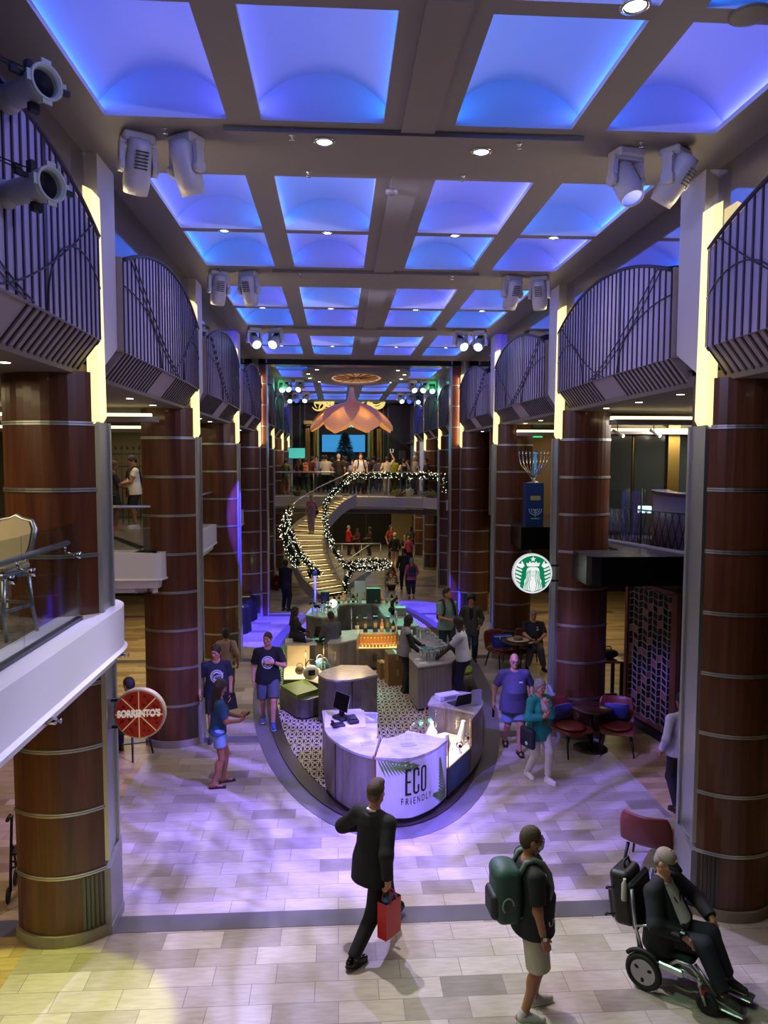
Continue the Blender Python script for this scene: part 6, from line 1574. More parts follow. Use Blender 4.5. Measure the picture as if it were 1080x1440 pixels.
# ================================================================== PEOPLE
class SDF:
    def __init__(s, lo, hi, h):
        s.h = h; s.lo = np.array(lo, np.float32)
        n = [max(4, int(math.ceil((hi[i] - lo[i]) / h)) + 1) for i in range(3)]
        s.ax = [s.lo[i] + h * np.arange(n[i], dtype=np.float32) for i in range(3)]
        s.v = np.full(n, 1.0, np.float32)
    def _rng(s, lo, hi, pad):
        r = []
        for i in range(3):
            a = int(max(0, math.floor((lo[i] - pad - s.lo[i]) / s.h))); b = int(min(len(s.ax[i]), math.ceil((hi[i] + pad - s.lo[i]) / s.h) + 1))
            if b <= a: return None
            r.append(slice(a, b))
        return tuple(r)
    def _pts(s, r):
        return s.ax[0][r[0]][:, None, None], s.ax[1][r[1]][None, :, None], s.ax[2][r[2]][None, None, :]
    def _mix(s, r, d, k, op):
        a = s.v[r]
        if op == 'u':
            if k > 0:
                hh = np.maximum(k - np.abs(a - d), 0) / k; s.v[r] = np.minimum(a, d) - hh * hh * k * .25
            else: s.v[r] = np.minimum(a, d)
        elif op == 's':
            d = -d
            if k > 0:
                hh = np.maximum(k - np.abs(a - d), 0) / k; s.v[r] = np.maximum(a, d) + hh * hh * k * .25
            else: s.v[r] = np.maximum(a, d)
    def rc(s, a, b, ra, rb=None, k=.02, op='u', clip=None):
        rb = ra if rb is None else rb; a = np.array(a, np.float32); b = np.array(b, np.float32); m_ = max(ra, rb)
        r = s._rng(np.minimum(a, b) - m_, np.maximum(a, b) + m_, k + 3 * s.h)
        if r is None: return s
        x, y, z = s._pts(r); ba = b - a; L2_ = max(float(ba @ ba), 1e-9)
        px, py, pz = x - a[0], y - a[1], z - a[2]
        t = np.clip((px * ba[0] + py * ba[1] + pz * ba[2]) / L2_, 0, 1)
        d = np.sqrt((px - ba[0] * t) ** 2 + (py - ba[1] * t) ** 2 + (pz - ba[2] * t) ** 2) - (ra + (rb - ra) * t)
        if clip is not None:
            for (p, n) in clip: d = np.maximum(d, (x - p[0]) * n[0] + (y - p[1]) * n[1] + (z - p[2]) * n[2])
        s._mix(r, d, k, op); return s
    def ell(s, c, rad, R=None, k=.02, op='u'):
        c = np.array(c, np.float32); m_ = max(rad); r = s._rng(c - m_, c + m_, k + 3 * s.h)
        if r is None: return s
        x, y, z = s._pts(r); x, y, z = x - c[0], y - c[1], z - c[2]
        if R is not None: x, y, z = (R[0][0] * x + R[1][0] * y + R[2][0] * z, R[0][1] * x + R[1][1] * y + R[2][1] * z, R[0][2] * x + R[1][2] * y + R[2][2] * z)
        k0 = np.sqrt((x / rad[0]) ** 2 + (y / rad[1]) ** 2 + (z / rad[2]) ** 2); k1 = np.sqrt((x / rad[0] ** 2) ** 2 + (y / rad[1] ** 2) ** 2 + (z / rad[2] ** 2) ** 2) + 1e-6
        s._mix(r, k0 * (k0 - 1) / k1, k, op); return s
    def box(s, c, hs, R=None, rr=.01, k=.0, op='u'):
        c = np.array(c, np.float32); m_ = float(np.linalg.norm(hs)); r = s._rng(c - m_, c + m_, k + 3 * s.h)
        if r is None: return s
        x, y, z = s._pts(r); x, y, z = x - c[0], y - c[1], z - c[2]
        if R is not None: x, y, z = (R[0][0] * x + R[1][0] * y + R[2][0] * z, R[0][1] * x + R[1][1] * y + R[2][1] * z, R[0][2] * x + R[1][2] * y + R[2][2] * z)
        qx, qy, qz = np.abs(x) - hs[0] + rr, np.abs(y) - hs[1] + rr, np.abs(z) - hs[2] + rr
        d = np.sqrt(np.maximum(qx, 0) ** 2 + np.maximum(qy, 0) ** 2 + np.maximum(qz, 0) ** 2) + np.minimum(np.maximum(np.maximum(qx, qy), qz), 0) - rr
        s._mix(r, d, k, op); return s
    def col(s, o, R, st, inf=0.0, k=.03, z0=None, z1=None, op='u'):
        """elliptic column in frame (o, R): stations (z, rx, ry, cy)"""
        st = np.array(st, np.float32); a = st[0, 0] if z0 is None else z0; b = st[-1, 0] if z1 is None else z1
        m_ = float(max(st[:, 1].max(), st[:, 2].max() + np.abs(st[:, 3]).max())) + inf
        P = [np.array(o) + np.array(R @ Vector((0, 0, zz))) for zz in (a, b)]
        r = s._rng(np.minimum(*P) - m_, np.maximum(*P) + m_, k + 3 * s.h)
        if r is None: return s
        x, y, z = s._pts(r); x, y, z = x - o[0], y - o[1], z - o[2]
        x, y, z = (R[0][0] * x + R[1][0] * y + R[2][0] * z, R[0][1] * x + R[1][1] * y + R[2][1] * z, R[0][2] * x + R[1][2] * y + R[2][2] * z)
        sh = z.shape; zf = z.ravel(); rx = (np.interp(zf, st[:, 0], st[:, 1]) + inf).reshape(sh); ry = (np.interp(zf, st[:, 0], st[:, 2]) + inf).reshape(sh); cy_ = np.interp(zf, st[:, 0], st[:, 3]).reshape(sh)
        y = y - cy_
        q = np.sqrt((x / rx) ** 2 + (y / ry) ** 2); g = np.sqrt((x / rx ** 2) ** 2 + (y / ry ** 2) ** 2) + 1e-5
        d = q * (q - 1) / g
        d = np.maximum(d, np.maximum(a - z, z - b)).astype(np.float32)
        s._mix(r, d, k, op); return s
    def cut(s, p, n):
        x, y, z = s._pts((slice(None),) * 3); s.v = np.maximum(s.v, (x - p[0]) * n[0] + (y - p[1]) * n[1] + (z - p[2]) * n[2]); return s
    def mesh(s):
        v = s.v; inn = v < 0; n0, n1, n2 = v.shape
        c = np.zeros((n0 - 1, n1 - 1, n2 - 1), np.int8)
        for dx in (0, 1):
            for dy in (0, 1):
                for dz in (0, 1): c += inn[dx:n0 - 1 + dx, dy:n1 - 1 + dy, dz:n2 - 1 + dz]
        act = np.argwhere((c > 0) & (c < 8)); 
        if len(act) == 0: return [], []
        idx = np.full(c.shape, -1, np.int32); idx[tuple(act.T)] = np.arange(len(act))
        sm = np.zeros((len(act), 3)); cnt = np.zeros(len(act))
        for axis in range(3):
            o1, o2 = [a for a in range(3) if a != axis]
            for u1 in (0, 1):
                for u2 in (0, 1):
                    A = act.copy(); A[:, o1] += u1; A[:, o2] += u2; B = A.copy(); B[:, axis] += 1
                    va = v[tuple(A.T)]; vb = v[tuple(B.T)]; cr = (va < 0) != (vb < 0)
                    t = np.where(cr, va / np.where(cr, va - vb, 1), 0); p = A.astype(float); p[:, axis] += t
                    sm[cr] += p[cr]; cnt[cr] += 1
        V = s.lo + (sm / cnt[:, None]) * s.h
        Fs = []
        for axis in range(3):
            o1, o2 = [(1, 2), (2, 0), (0, 1)][axis]
            sl0 = [slice(1, -1)] * 3; sl0[axis] = slice(0, -1); sl1 = [slice(1, -1)] * 3; sl1[axis] = slice(1, None)
            a = inn[tuple(sl0)]; b = inn[tuple(sl1)]
            for fl in (False, True):
                e = np.argwhere((a & ~b) if not fl else (~a & b))
                if len(e) == 0: continue
                for ax_ in range(3):
                    if ax_ != axis: e[:, ax_] += 1
                q = []
                for (d1, d2) in ((-1, -1), (0, -1), (0, 0), (-1, 0)):
                    g = e.copy(); g[:, o1] += d1; g[:, o2] += d2; q.append(idx[tuple(g.T)])
                q = np.stack(q, 1)
                if fl: q = q[:, ::-1]
                Fs.append(q[(q >= 0).all(1)])
        return V, np.concatenate(Fs)

def mesh_obj(name, V, Fc, m, parent=None):
    me = bpy.data.meshes.new(name); nv, nf = len(V), len(Fc)
    me.vertices.add(nv); me.vertices.foreach_set('co', np.asarray(V, np.float32).ravel())
    me.loops.add(nf * 4); me.loops.foreach_set('vertex_index', np.asarray(Fc, np.int32).ravel())
    me.polygons.add(nf); me.polygons.foreach_set('loop_start', np.arange(0, nf * 4, 4, dtype=np.int32))
    me.polygons.foreach_set('use_smooth', np.ones(nf, bool)); me.update(calc_edges=True); me.validate()
    me.materials.append(m); o = bpy.data.objects.new(name, me); COL.objects.link(o)
    if parent: o.parent = parent
    return o

def ik(a, b, l1, l2, pole):
    a, b = Vector(a), Vector(b); d = b - a; L_ = d.length; Lm = min(L_, (l1 + l2) * .999); dn = d.normalized()
    x = (l1 * l1 - l2 * l2 + Lm * Lm) / (2 * Lm); h = sqrt(max(l1 * l1 - x * x, 0)); p = Vector(pole); p = (p - dn * p.dot(dn)).normalized()
    return a + dn * x + p * h, a + dn * Lm

SKIN = {'fair': mat('skin_fair', '#c08a70', .5), 'tan': mat('skin_tan', '#a06a4c', .5), 'brown': mat('skin_brown', '#6a4230', .5), 'dark': mat('skin_dark', '#38221a', .5)}
HAIRM = {k: mat('hair_' + k, c, r_, bump=.9, bscale=130, var=.35) for k, c, r_ in (('black', '#15100e', .5), ('brown', '#2e1e14', .5), ('grey', '#8f8884', .6), ('fade', '#43331f', .6), ('blond', '#8a6a3c', .5))}
def cloth(c, rough=.8): return mat('cloth_' + c.lstrip('#'), c, rough, var=.12, bscale=14)
EYEW = mat('eye_white', '#958f88', .4); EYED = mat('eye_dark', '#1c120c', .2); BROW = mat('brow_dark', '#2c1c12', .6); LIP = mat('lip_tone', '#7a4238', .5)

def person(label, loc, face, H=1.75, build=1.0, belly=0.0, fem=False, res=.011, skin='fair', hair=('short', 'brown'), lean=0.0, side=0.0, twist=0.0, hyaw=0.0, hpitch=0.08,
           fl=(-.10, 0, 0, .15), fr=(.10, 0, 0, -.15), hl=None, hr=None, el=(-.5, -1, 0), er=(.5, -1, 0), pel=None, sit=False, top=None, bottom=None, shoes=None, jacket=None, group=None, knee=(0, 1, 0), hands=None, cat='person', face_on=True):
    """a figure in local metres: forward +y, right +x; face = heading in degrees, 0 looks along world +x"""
    s = H / 1.75
    rs = res / s
    shw = (.165 if fem else .19) * (.5 + .5 * build); hipw = .10
    # feet (x, y, lift, yaw) -> ankles
    an = [Vector((f[0], f[1], f[2] + .085)) for f in (fl, fr)]
    if pel is None:
        far = max(sqrt((a.x - .0) ** 2 * .2 + (a.y) ** 2) for a in an); pel = (0, (an[0].y + an[1].y) / 2, .085 + sqrt(max(.845 ** 2 - far ** 2, .3)) + .0)
        pel = (0, pel[1], min(pel[2], .925))
    O = Vector(pel)
    R = (Matrix.Rotation(twist, 3, 'Z') @ Matrix.Rotation(-lean, 3, 'X') @ Matrix.Rotation(side, 3, 'Y'))
    Rp = Matrix.Rotation(twist * .4, 3, 'Z')
    def T(x, y, z): return O + R @ Vector((x, y, z))
    hips = [O + Rp @ Vector((sx * hipw, 0, -.01)) for sx in (-1, 1)]
    knees = []
    for i in (0, 1):
        k_, a_ = ik(hips[i], an[i], .425, .425, knee if not isinstance(knee, list) else knee[i]); knees.append(k_)
    sh = [T(-shw, -.01, .468), T(shw, -.01, .468)]
    wr = []
    for i, hnd in enumerate((hl, hr)):
        if hnd is None: wr.append(T((-1, 1)[i] * (shw + .07 + .03 * build), .05, -.02))
        else: wr.append(Vector(hnd[:3]))
    elb = []
    for i in (0, 1):
        e_, w_ = ik(sh[i], wr[i], .285, .255, R @ Vector((el, er)[i])); elb.append(e_); wr[i] = w_
    hands = hands or [None, None]
    hc = T(0, .012, .715); Rh = R @ Matrix.Rotation(hyaw, 3, 'Z') @ Matrix.Rotation(-hpitch, 3, 'X')
    def Hd(x, y, z): return hc + Rh @ Vector((x, y, z))
    b = build; bl = belly
    hipx = .178 if fem else .168
    st = [(-.13, .13 * b, .10 * b, -.01), (-.04, hipx * b, .118 * b, -.015), (.09, (.135 if fem else .15) * b, .105 * b + bl * .05, bl * .06), (.19, (.128 if fem else .150) * b, .105 * b + bl * .07, bl * .07), (.32, .165 * b * (.92 if fem else 1), .115 * b + bl * .02, bl * .02), (.43, .160 * b * (.9 if fem else 1), .100 * b, -.012), (.50, .115, .075, -.018), (.555, .056, .054, -.012)]
    lo = [1e9] * 3; hi = [-1e9] * 3
    for p in an + knees + elb + wr + sh + [hc, O]:
        for i in range(3): lo[i] = min(lo[i], p[i]); hi[i] = max(hi[i], p[i])
    lo = [lo[0] - .32, lo[1] - .32, min(lo[2] - .14, lo[2])]; hi = [hi[0] + .32, hi[1] + .32, hi[2] + .22]
    def limb(S, i, inf, up=1.0, k=.03, ra=(.050, .042, .040, .027), arm=True, cliptop=False):
        """arm to a fraction (0-1 upper, 1-2 fore)"""
        a, e, w_ = sh[i], elb[i], wr[i]; bb = .6 + .4 * b
        if up <= 1:
            q = a.lerp(e, up); n = (e - a).normalized(); S.rc(a, a.lerp(e, min(up + .15, 1.2)), ra[0] * bb + inf, (ra[0] + (ra[1] - ra[0]) * up) * bb + inf * 1.5, k, 'u', [(q, n)])
        else:
            S.rc(a, e, ra[0] * bb + inf, ra[1] * bb + inf, k); q = e.lerp(w_, up - 1); n = (w_ - e).normalized()
            S.rc(e, e.lerp(w_, min(up - 1 + .1, 1.1)), ra[2] * bb + inf, (ra[2] + (ra[3] - ra[2]) * (up - 1)) * bb + inf, k, 'u', [(q, n)])
    # ---- the body: one continuous skin
    S = SDF(lo, hi, rs)
    S.col(O, R, st, 0, .03)
    for sx, s_ in ((-1, sh[0]), (1, sh[1])): S.rc(T(sx * .05, -.015, .515), s_, .042, .050, .05)
    if fem:
        for sx in (-1, 1): S.ell(T(sx * .072, .085, .33), (.066, .062, .066), k=.04)
    for i in (0, 1):
        limb(S, i, 0, 2.0)
        lf = .70 if bottom and bottom[2] > 1.5 else 1.0
        S.rc(hips[i], knees[i], .086 * (.5 + .5 * b) * lf, .056 * (.6 + .4 * b) * lf, .04); S.rc(knees[i], an[i], .054 * (.6 + .4 * b) * lf, .037, .02)
        cf = knees[i].lerp(an[i], .32); fw_ = (an[i] - knees[i]).normalized(); bk = (Vector((0, -1, 0)) - fw_ * Vector((0, -1, 0)).dot(fw_)).normalized(); S.ell(cf + bk * .018 * lf * lf, (.047 * lf, .05 * lf, .085 * lf), k=.04)
        f = (fl, fr)[i]; cyf, syf = cos(f[3]), sin(f[3]); pt = f[4] if len(f) > 4 else 0
        fd = Vector((-syf * cos(pt), cyf * cos(pt), sin(pt))); hl_ = an[i] + Vector((0, 0, -.045)) - fd * .045; S.rc(an[i], hl_, .036, .034, .03); S.rc(hl_ + fd * .03, hl_ + fd * .17 + Vector((0, 0, -.008)), .034, .026, .03)
    # head with its face
    S.rc(T(0, -.005, .50), Hd(0, -.012, -.05), .060 if not fem else .050, .052 if not fem else .045, .03)
    S.ell(Hd(0, -.008, .022), (.074, .094, .096), Rh, .02); S.ell(Hd(0, .022, -.045), (.058, .068, .078), Rh, .03); S.ell(Hd(0, .066, -.094), (.026, .024, .022), Rh, .025)
    for sx in (-1, 1):
        S.rc(Hd(sx * .052, .02, -.06), Hd(sx * .015, .068, -.09), .020, .018, .025)
        S.ell(Hd(sx * .042, .062, -.020), (.022, .024, .020), Rh, .02); S.ell(Hd(sx * .031, .092, .008), (.017, .012, .011), Rh, .012, 's')
        S.ell(Hd(sx * .077, -.004, -.012), (.012, .024, .033), Rh, .006)
    S.rc(Hd(-.034, .080, .030), Hd(.034, .080, .030), .013, .013, .015); S.rc(Hd(0, .090, .010), Hd(0, .106, -.028), .009, .0145, .012); S.rc(Hd(-.02, .083, -.060), Hd(.02, .083, -.060), .009, .009, .012); S.rc(Hd(-.016, .083, -.070), Hd(.016, .083, -.070), .009, .009, .006)
    # hands: palm, thumb on the side, four unequal curled fingers
    for i in (0, 1):
        w_ = wr[i]; fa = (w_ - elb[i]).normalized(); sg = (-1, 1)[i]; hd = hands[i]
        if hd is None: fd = (fa + Vector((0, .12, 0))).normalized(); pn = R @ Vector((-sg, -.15, 0)); curl = .45
        else: fd = Vector(hd[0]).normalized(); pn = Vector(hd[1]); curl = hd[2]
        pn = (pn - fd * pn.dot(fd)).normalized(); th = fd.cross(pn) * sg; th.normalize()
        if th.dot(R @ Vector((0, 1, 0))) < 0 and hd is None: th = -th
        S.rc(w_, w_ + fd * .03, .026, .028, .015)
        for q in (-.024, 0, .024): S.rc(w_ + fd * .025 + th * q * .8, w_ + fd * .085 + th * q * 1.15, .0165, .014, .012)
        for q, (ln, off) in enumerate(((.072, .030), (.082, .0105), (.076, -.0105), (.060, -.030))):
            b0 = w_ + fd * (.088 - abs(off) * .12) + th * off; d1 = (fd * cos(curl * .6) + pn * sin(curl * .6)); d2 = (fd * cos(curl * 1.5) + pn * sin(curl * 1.5)); d3 = (fd * cos(curl * 2.3) + pn * sin(curl * 2.3))
            b1 = b0 + d1 * ln * .45; b2_ = b1 + d2 * ln * .32; b3 = b2_ + d3 * ln * .26; rf = max(.0088, rs * .95)
            S.rc(b0, b1, rf, rf * .96, .004); S.rc(b1, b2_, rf * .96, rf * .92, .003); S.rc(b2_, b3, rf * .92, rf * .85, .003)
        t0 = w_ + fd * .022 + th * .024; t1 = t0 + (fd * .75 + th * .75 + pn * .35) * .036; t2 = t1 + (fd * .9 + th * .25 + pn * .4).normalized() * .030
        S.rc(t0, t1, .0135, .0115, .010); S.rc(t1, t2, .0112, .0095, .004)
    V, Fc = S.mesh()
    body = mesh_obj('person', V, Fc, SKIN[skin]); body.location = loc; body.rotation_euler = (0, 0, radians(face - 90)); body.scale = (s, s, s)
    tag(body, label, cat, group)
    out = {'o': body, 'T': T, 'Hd': Hd, 'Rh': Rh, 'R': R, 'wr': wr, 'sh': sh, 'elb': elb, 'O': O, 'an': an, 'knees': knees, 'hips': hips, 'st': st, 's': s, 'res': rs}
    def grid(lo_, hi_, f=1.0): return SDF(lo_, hi_, rs * f)
    def ends(P, pad): return [min(p[i] for p in P) - pad for i in range(3)], [max(p[i] for p in P) + pad for i in range(3)]
    if face_on:
        m = MB()
        for sx in (-1, 1):
            m.ball(Hd(sx * .031, .083, .007), (.0125, .0115, .0085), 8, 6, 0, Rh.to_4x4()); m.ball(Hd(sx * .031, .0905, .007), .0062, 8, 6, 1, Rh.to_4x4())
        m.build('eyes', [EYEW, EYED], body)
        m = MB()
        for sx in (-1, 1): m.tube([Hd(sx * .016, .094, .026), Hd(sx * .032, .093, .031), Hd(sx * .046, .083, .027)], [.004, .005, .003], 6)
        m.build('eyebrows', HAIRM[hair[1]] if hair[1] in HAIRM else BROW, body)
        m = MB(); m.tube([Hd(-.021, .087, -.066), Hd(0, .093, -.064), Hd(.021, .087, -.066)], [.003, .0055, .003], 6); m.build('lips', LIP, body)
    # ---- garments
    wv = []
    def shell(name, S, m_):
        V, Fc = S.mesh()
        if len(V) == 0: return None
        o = mesh_obj(name, V, Fc, m_, body); wv.append(o); return o
    if bottom:
        kind, col_, length = bottom[0], bottom[1], bottom[2]   # length: fraction of the leg 0..2
        inf = bottom[3] if len(bottom) > 3 else .016
        P = knees + hips + an + [O]; lo_, hi_ = ends(P, .32); S = grid([lo_[0], lo_[1], lo_[2] + .12], hi_)
        stb = [q for q in st if q[0] < .12]
        S.col(O, R, stb + [(.11, *stb[-1][1:])], inf * .8, .03)
        for i in (0, 1):
            h_, k_, a_ = hips[i], knees[i], an[i]; bb = .5 + .5 * b
            if kind == 'skirt': continue
            if length <= 1:
                q = h_.lerp(k_, length); n = (k_ - h_).normalized(); S.rc(h_, h_.lerp(k_, min(length + .12, 1.15)), .090 * bb + inf, (.088 - .014 * length) * bb + inf * 1.4, .035, 'u', [(q, n)])
            else:
                S.rc(h_, k_, .090 * bb + inf, .066 * bb + inf, .035); q = k_.lerp(a_, length - 1); n = (a_ - k_).normalized()
                S.rc(k_, k_.lerp(a_, min(length - 1 + .08, 1.1)), .066 * bb + inf, (.054 - .008 * (length - 1)) * bb + inf, .03, 'u', [(q, n)])
        if kind == 'skirt': S.col(O, Matrix.Identity(3), [(-.08 - .42 * length, .235 * b, .20 * b, 0), (-.1, .20 * b, .15 * b, 0), (.1, .15 * b, .115 * b, 0)], .01, .02)
        shell({'pants': 'trousers', 'shorts': 'shorts', 'skirt': 'skirt'}[kind], S, col_ if not isinstance(col_, str) else cloth(col_))
    def make_top(name, kind, col_, sleeve, hem, inf, openf=0.0, neck=.52, flare=.032):
        P = sh + elb + [O, hc, T(0, 0, hem)] + (wr if sleeve > 1 else []); lo_, hi_ = ends(P, .34); hi_[2] = min(hi_[2], hc.z + .0); S = grid(lo_, hi_)
        chest = [q for q in st if q[0] >= .30]
        if bottom and bottom[0] == 'shorts': flare += .008
        base = [(hem, max(st[1][1], st[3][1]) + flare + .006, max(st[1][2], st[3][2]) + flare * .25 + .012, bl * .05 - .012), (.06, max(st[1][1], st[3][1]) + flare * .85 + .004, max(st[2][2], st[1][2] * .95) + flare * .35 + .012, bl * .055 - .010), (.20, st[3][1] + flare * .5, st[3][2] + flare * .35, st[3][3])]
        if fem and kind != 'jacket': base[1] = (.06, st[2][1] + .024, st[2][2] + .018, -.004)
        S.col(O, R, base + chest, inf, .03, hem, neck)
        if kind != 'tank':
            for sx, s_ in ((-1, sh[0]), (1, sh[1])): S.rc(T(sx * .05, -.015, .512), s_, .042 + inf, .050 + inf, .05)
        else: S.rc(T(-.11, -.01, .50), T(.11, -.01, .50), .035 + inf, .035 + inf, .04)
        if fem:
            for sx in (-1, 1): S.ell(T(sx * .072, .085, .33), (.066 + inf, .062 + inf, .066 + inf), k=.05)
        for i in (0, 1):
            if sleeve > 0: limb(S, i, inf + .004, sleeve, .035)
        S.rc(T(0, .0, .52), T(0, .02, .62), .060, .07, .01, 's')
        if openf:
            a_, c_ = T(0, .2 + bl * .1, hem - .05), T(0, .13, .52)
            S.rc(T(0, .23 + bl * .13, hem - .1), T(0, .235 + bl * .13, .12), openf * 1.25 + .02, openf + .02, .0, 's'); S.rc(T(0, .235 + bl * .13, .12), T(0, .12, .54), openf + .02, openf * .9 + .01, .01, 's')
        return shell(name, S, col_ if not isinstance(col_, str) else cloth(col_))
    if top: out['top'] = make_top({'tee': 'shirt', 'long': 'shirt', 'tank': 'tank_top', 'vest': 'waistcoat', 'jacket': 'jacket'}[top[0]], top[0], top[1], top[2], top[3], top[4] if len(top) > 4 else .014)
    if jacket: out['jacket'] = make_top('jacket', 'jacket', jacket[0], jacket[1], jacket[2], jacket[3], jacket[4])
    if shoes:
        for i in (0, 1):
            f = (fl, fr)[i]; cyf, syf = cos(f[3]), sin(f[3]); pt = f[4] if len(f) > 4 else 0
            fd = Vector((-syf * cos(pt), cyf * cos(pt), sin(pt))); up_ = Vector((0, 0, 1)) - fd * fd.z; up_.normalize(); sd_ = fd.cross(up_)
            a = an[i] - up_ * .045; lo_, hi_ = ends([a - fd * .1, a + fd * .22, an[i]], .08); S = grid(lo_, hi_, .8)
            if shoes[0] == 'sandal':
                Rf = Matrix((sd_, fd, up_)).transposed(); S.box(a + fd * .06 - up_ * .030, (.046, .138, .011), Rf, .01); o = shell('sandal', S, shoes[1] if not isinstance(shoes[1], str) else cloth(shoes[1], .5))
                m = MB(); 
                if len(shoes) > 2:
                    for q in (.03, .10): m.tube([a + fd * q + sd_ * .05 - up_ * .02, a + fd * q + sd_ * .03 + up_ * .028, a + fd * q + up_ * .04, a + fd * q - sd_ * .03 + up_ * .028, a + fd * q - sd_ * .05 - up_ * .02], .012, 6)
                    m.tube([a - fd * .06 + sd_ * .045, a - fd * .085 + up_ * .03, a - fd * .06 - sd_ * .045], .010, 6)
                else: m.tube([a + fd * .03 + sd_ * .045 - up_ * .02, a + fd * .09 + up_ * .028, a + fd * .12 - up_ * .01], .008, 6); m.tube([a + fd * .03 - sd_ * .045 - up_ * .02, a + fd * .09 + up_ * .028], .008, 6)
                m.build('strap', shoes[1] if not isinstance(shoes[1], str) else cloth(shoes[1], .5), o)
            else:
                S.rc(a - fd * .03 + up_ * .0, a + fd * .16 - up_ * .008, .043, .034, .02); S.rc(a - fd * .02, an[i] + up_ * .01, .042, .044, .02); S.rc(a + fd * .04 + up_ * .01, a + fd * .1, .04, .036, .02)
                S.cut(a - up_ * .026, -up_); o = shell('shoe', S, shoes[1] if not isinstance(shoes[1], str) else cloth(shoes[1], .45))
                S = grid(lo_, hi_, .8); S.rc(a - fd * .03 - up_ * .028, a + fd * .155 - up_ * .03, .047, .040, .0); S.cut(a - up_ * .022, up_); S.cut(a - up_ * .041, -up_); V, Fc = S.mesh()
                if len(V): mesh_obj('sole', V, Fc, cloth(shoes[2] if len(shoes) > 2 else '#1a1a1a', .6), o)
    # ---- hair
    hk, hcol = hair; hm = HAIRM.get(hcol) or cloth(hcol)
    if hk != 'bald':
        S = grid([hc[i] - .36 for i in range(3)], [hc[i] + .25 for i in range(3)]); S.lo = S.lo
        inf = {'buzz': .006, 'short': .015, 'quiff': .012, 'long': .018, 'bob': .015, 'afro': .04, 'bun': .014, 'fringe': .010}[hk]
        S.ell(Hd(0, -.010, .024), (.074 + inf, .094 + inf, .096 + inf), Rh, 0)
        if hk == 'afro': S.ell(Hd(0, -.02, .04), (.115, .12, .11), Rh, .03)
        if hk == 'quiff': S.ell(Hd(0, .035, .105), (.062, .07, .035), Rh, .03)
        if hk in ('short', 'quiff', 'buzz'): S.ell(Hd(0, -.055, -.02), (.066, .045, .07), Rh, .03)
        cutn = Rh @ Vector((0, .84, -.54)); S.cut(Hd(0, .040 if hk != 'afro' else .06, 0), cutn)
        if hk == 'quiff': S.cut(Hd(0, 0, .030), Rh @ Vector((0, .25, -1)))
        if hk == 'fringe': S.cut(Hd(0, 0, .045), Rh @ Vector((0, .0, 1)))
        if hk in ('long',):
            for sx in (-1, -.4, .4, 1): S.rc(Hd(sx * .06, -.045, .0), T(sx * .085, -.125, .30), .05, .034, .03); S.rc(T(sx * .085, -.125, .30), T(sx * .06, -.135, .12), .034, .018, .03)
            for sx in (-1, 1): S.rc(Hd(sx * .075, .0, .02), T(sx * .11, -.04, .42), .03, .03, .03)
        elif hk == 'bob':
            for sx in (-1, 1): S.rc(Hd(sx * .066, -.012, .02), Hd(sx * .064, -.016, -.085), .027, .020, .03)
            S.ell(Hd(0, -.055, -.045), (.072, .046, .08), Rh, .03)
        elif hk == 'bun': S.ell(Hd(0, -.12, .05), (.04, .04, .04), Rh, .02); S.ell(Hd(0, -.05, -.03), (.07, .045, .07), Rh, .03)
        if hk not in ('long',): S.cut(Hd(0, 0, -.085 if hk not in ('bob',) else -.13), Rh @ Vector((0, 0, -1)))
        shell('hair', S, hm)
        if hk == 'quiff':
            S = grid([hc[i] - .2 for i in range(3)], [hc[i] + .2 for i in range(3)]); S.ell(Hd(0, -.010, .022), (.0775, .0985, .099), Rh, 0); S.ell(Hd(0, -.055, -.02), (.062, .043, .066), Rh, .03)
            S.cut(Hd(0, .030, 0), cutn); S.cut(Hd(0, 0, -.075), Rh @ Vector((0, 0, -1))); shell('clipped_sides', S, mat('hair_clipped', '#6a5038', .7))
    return out

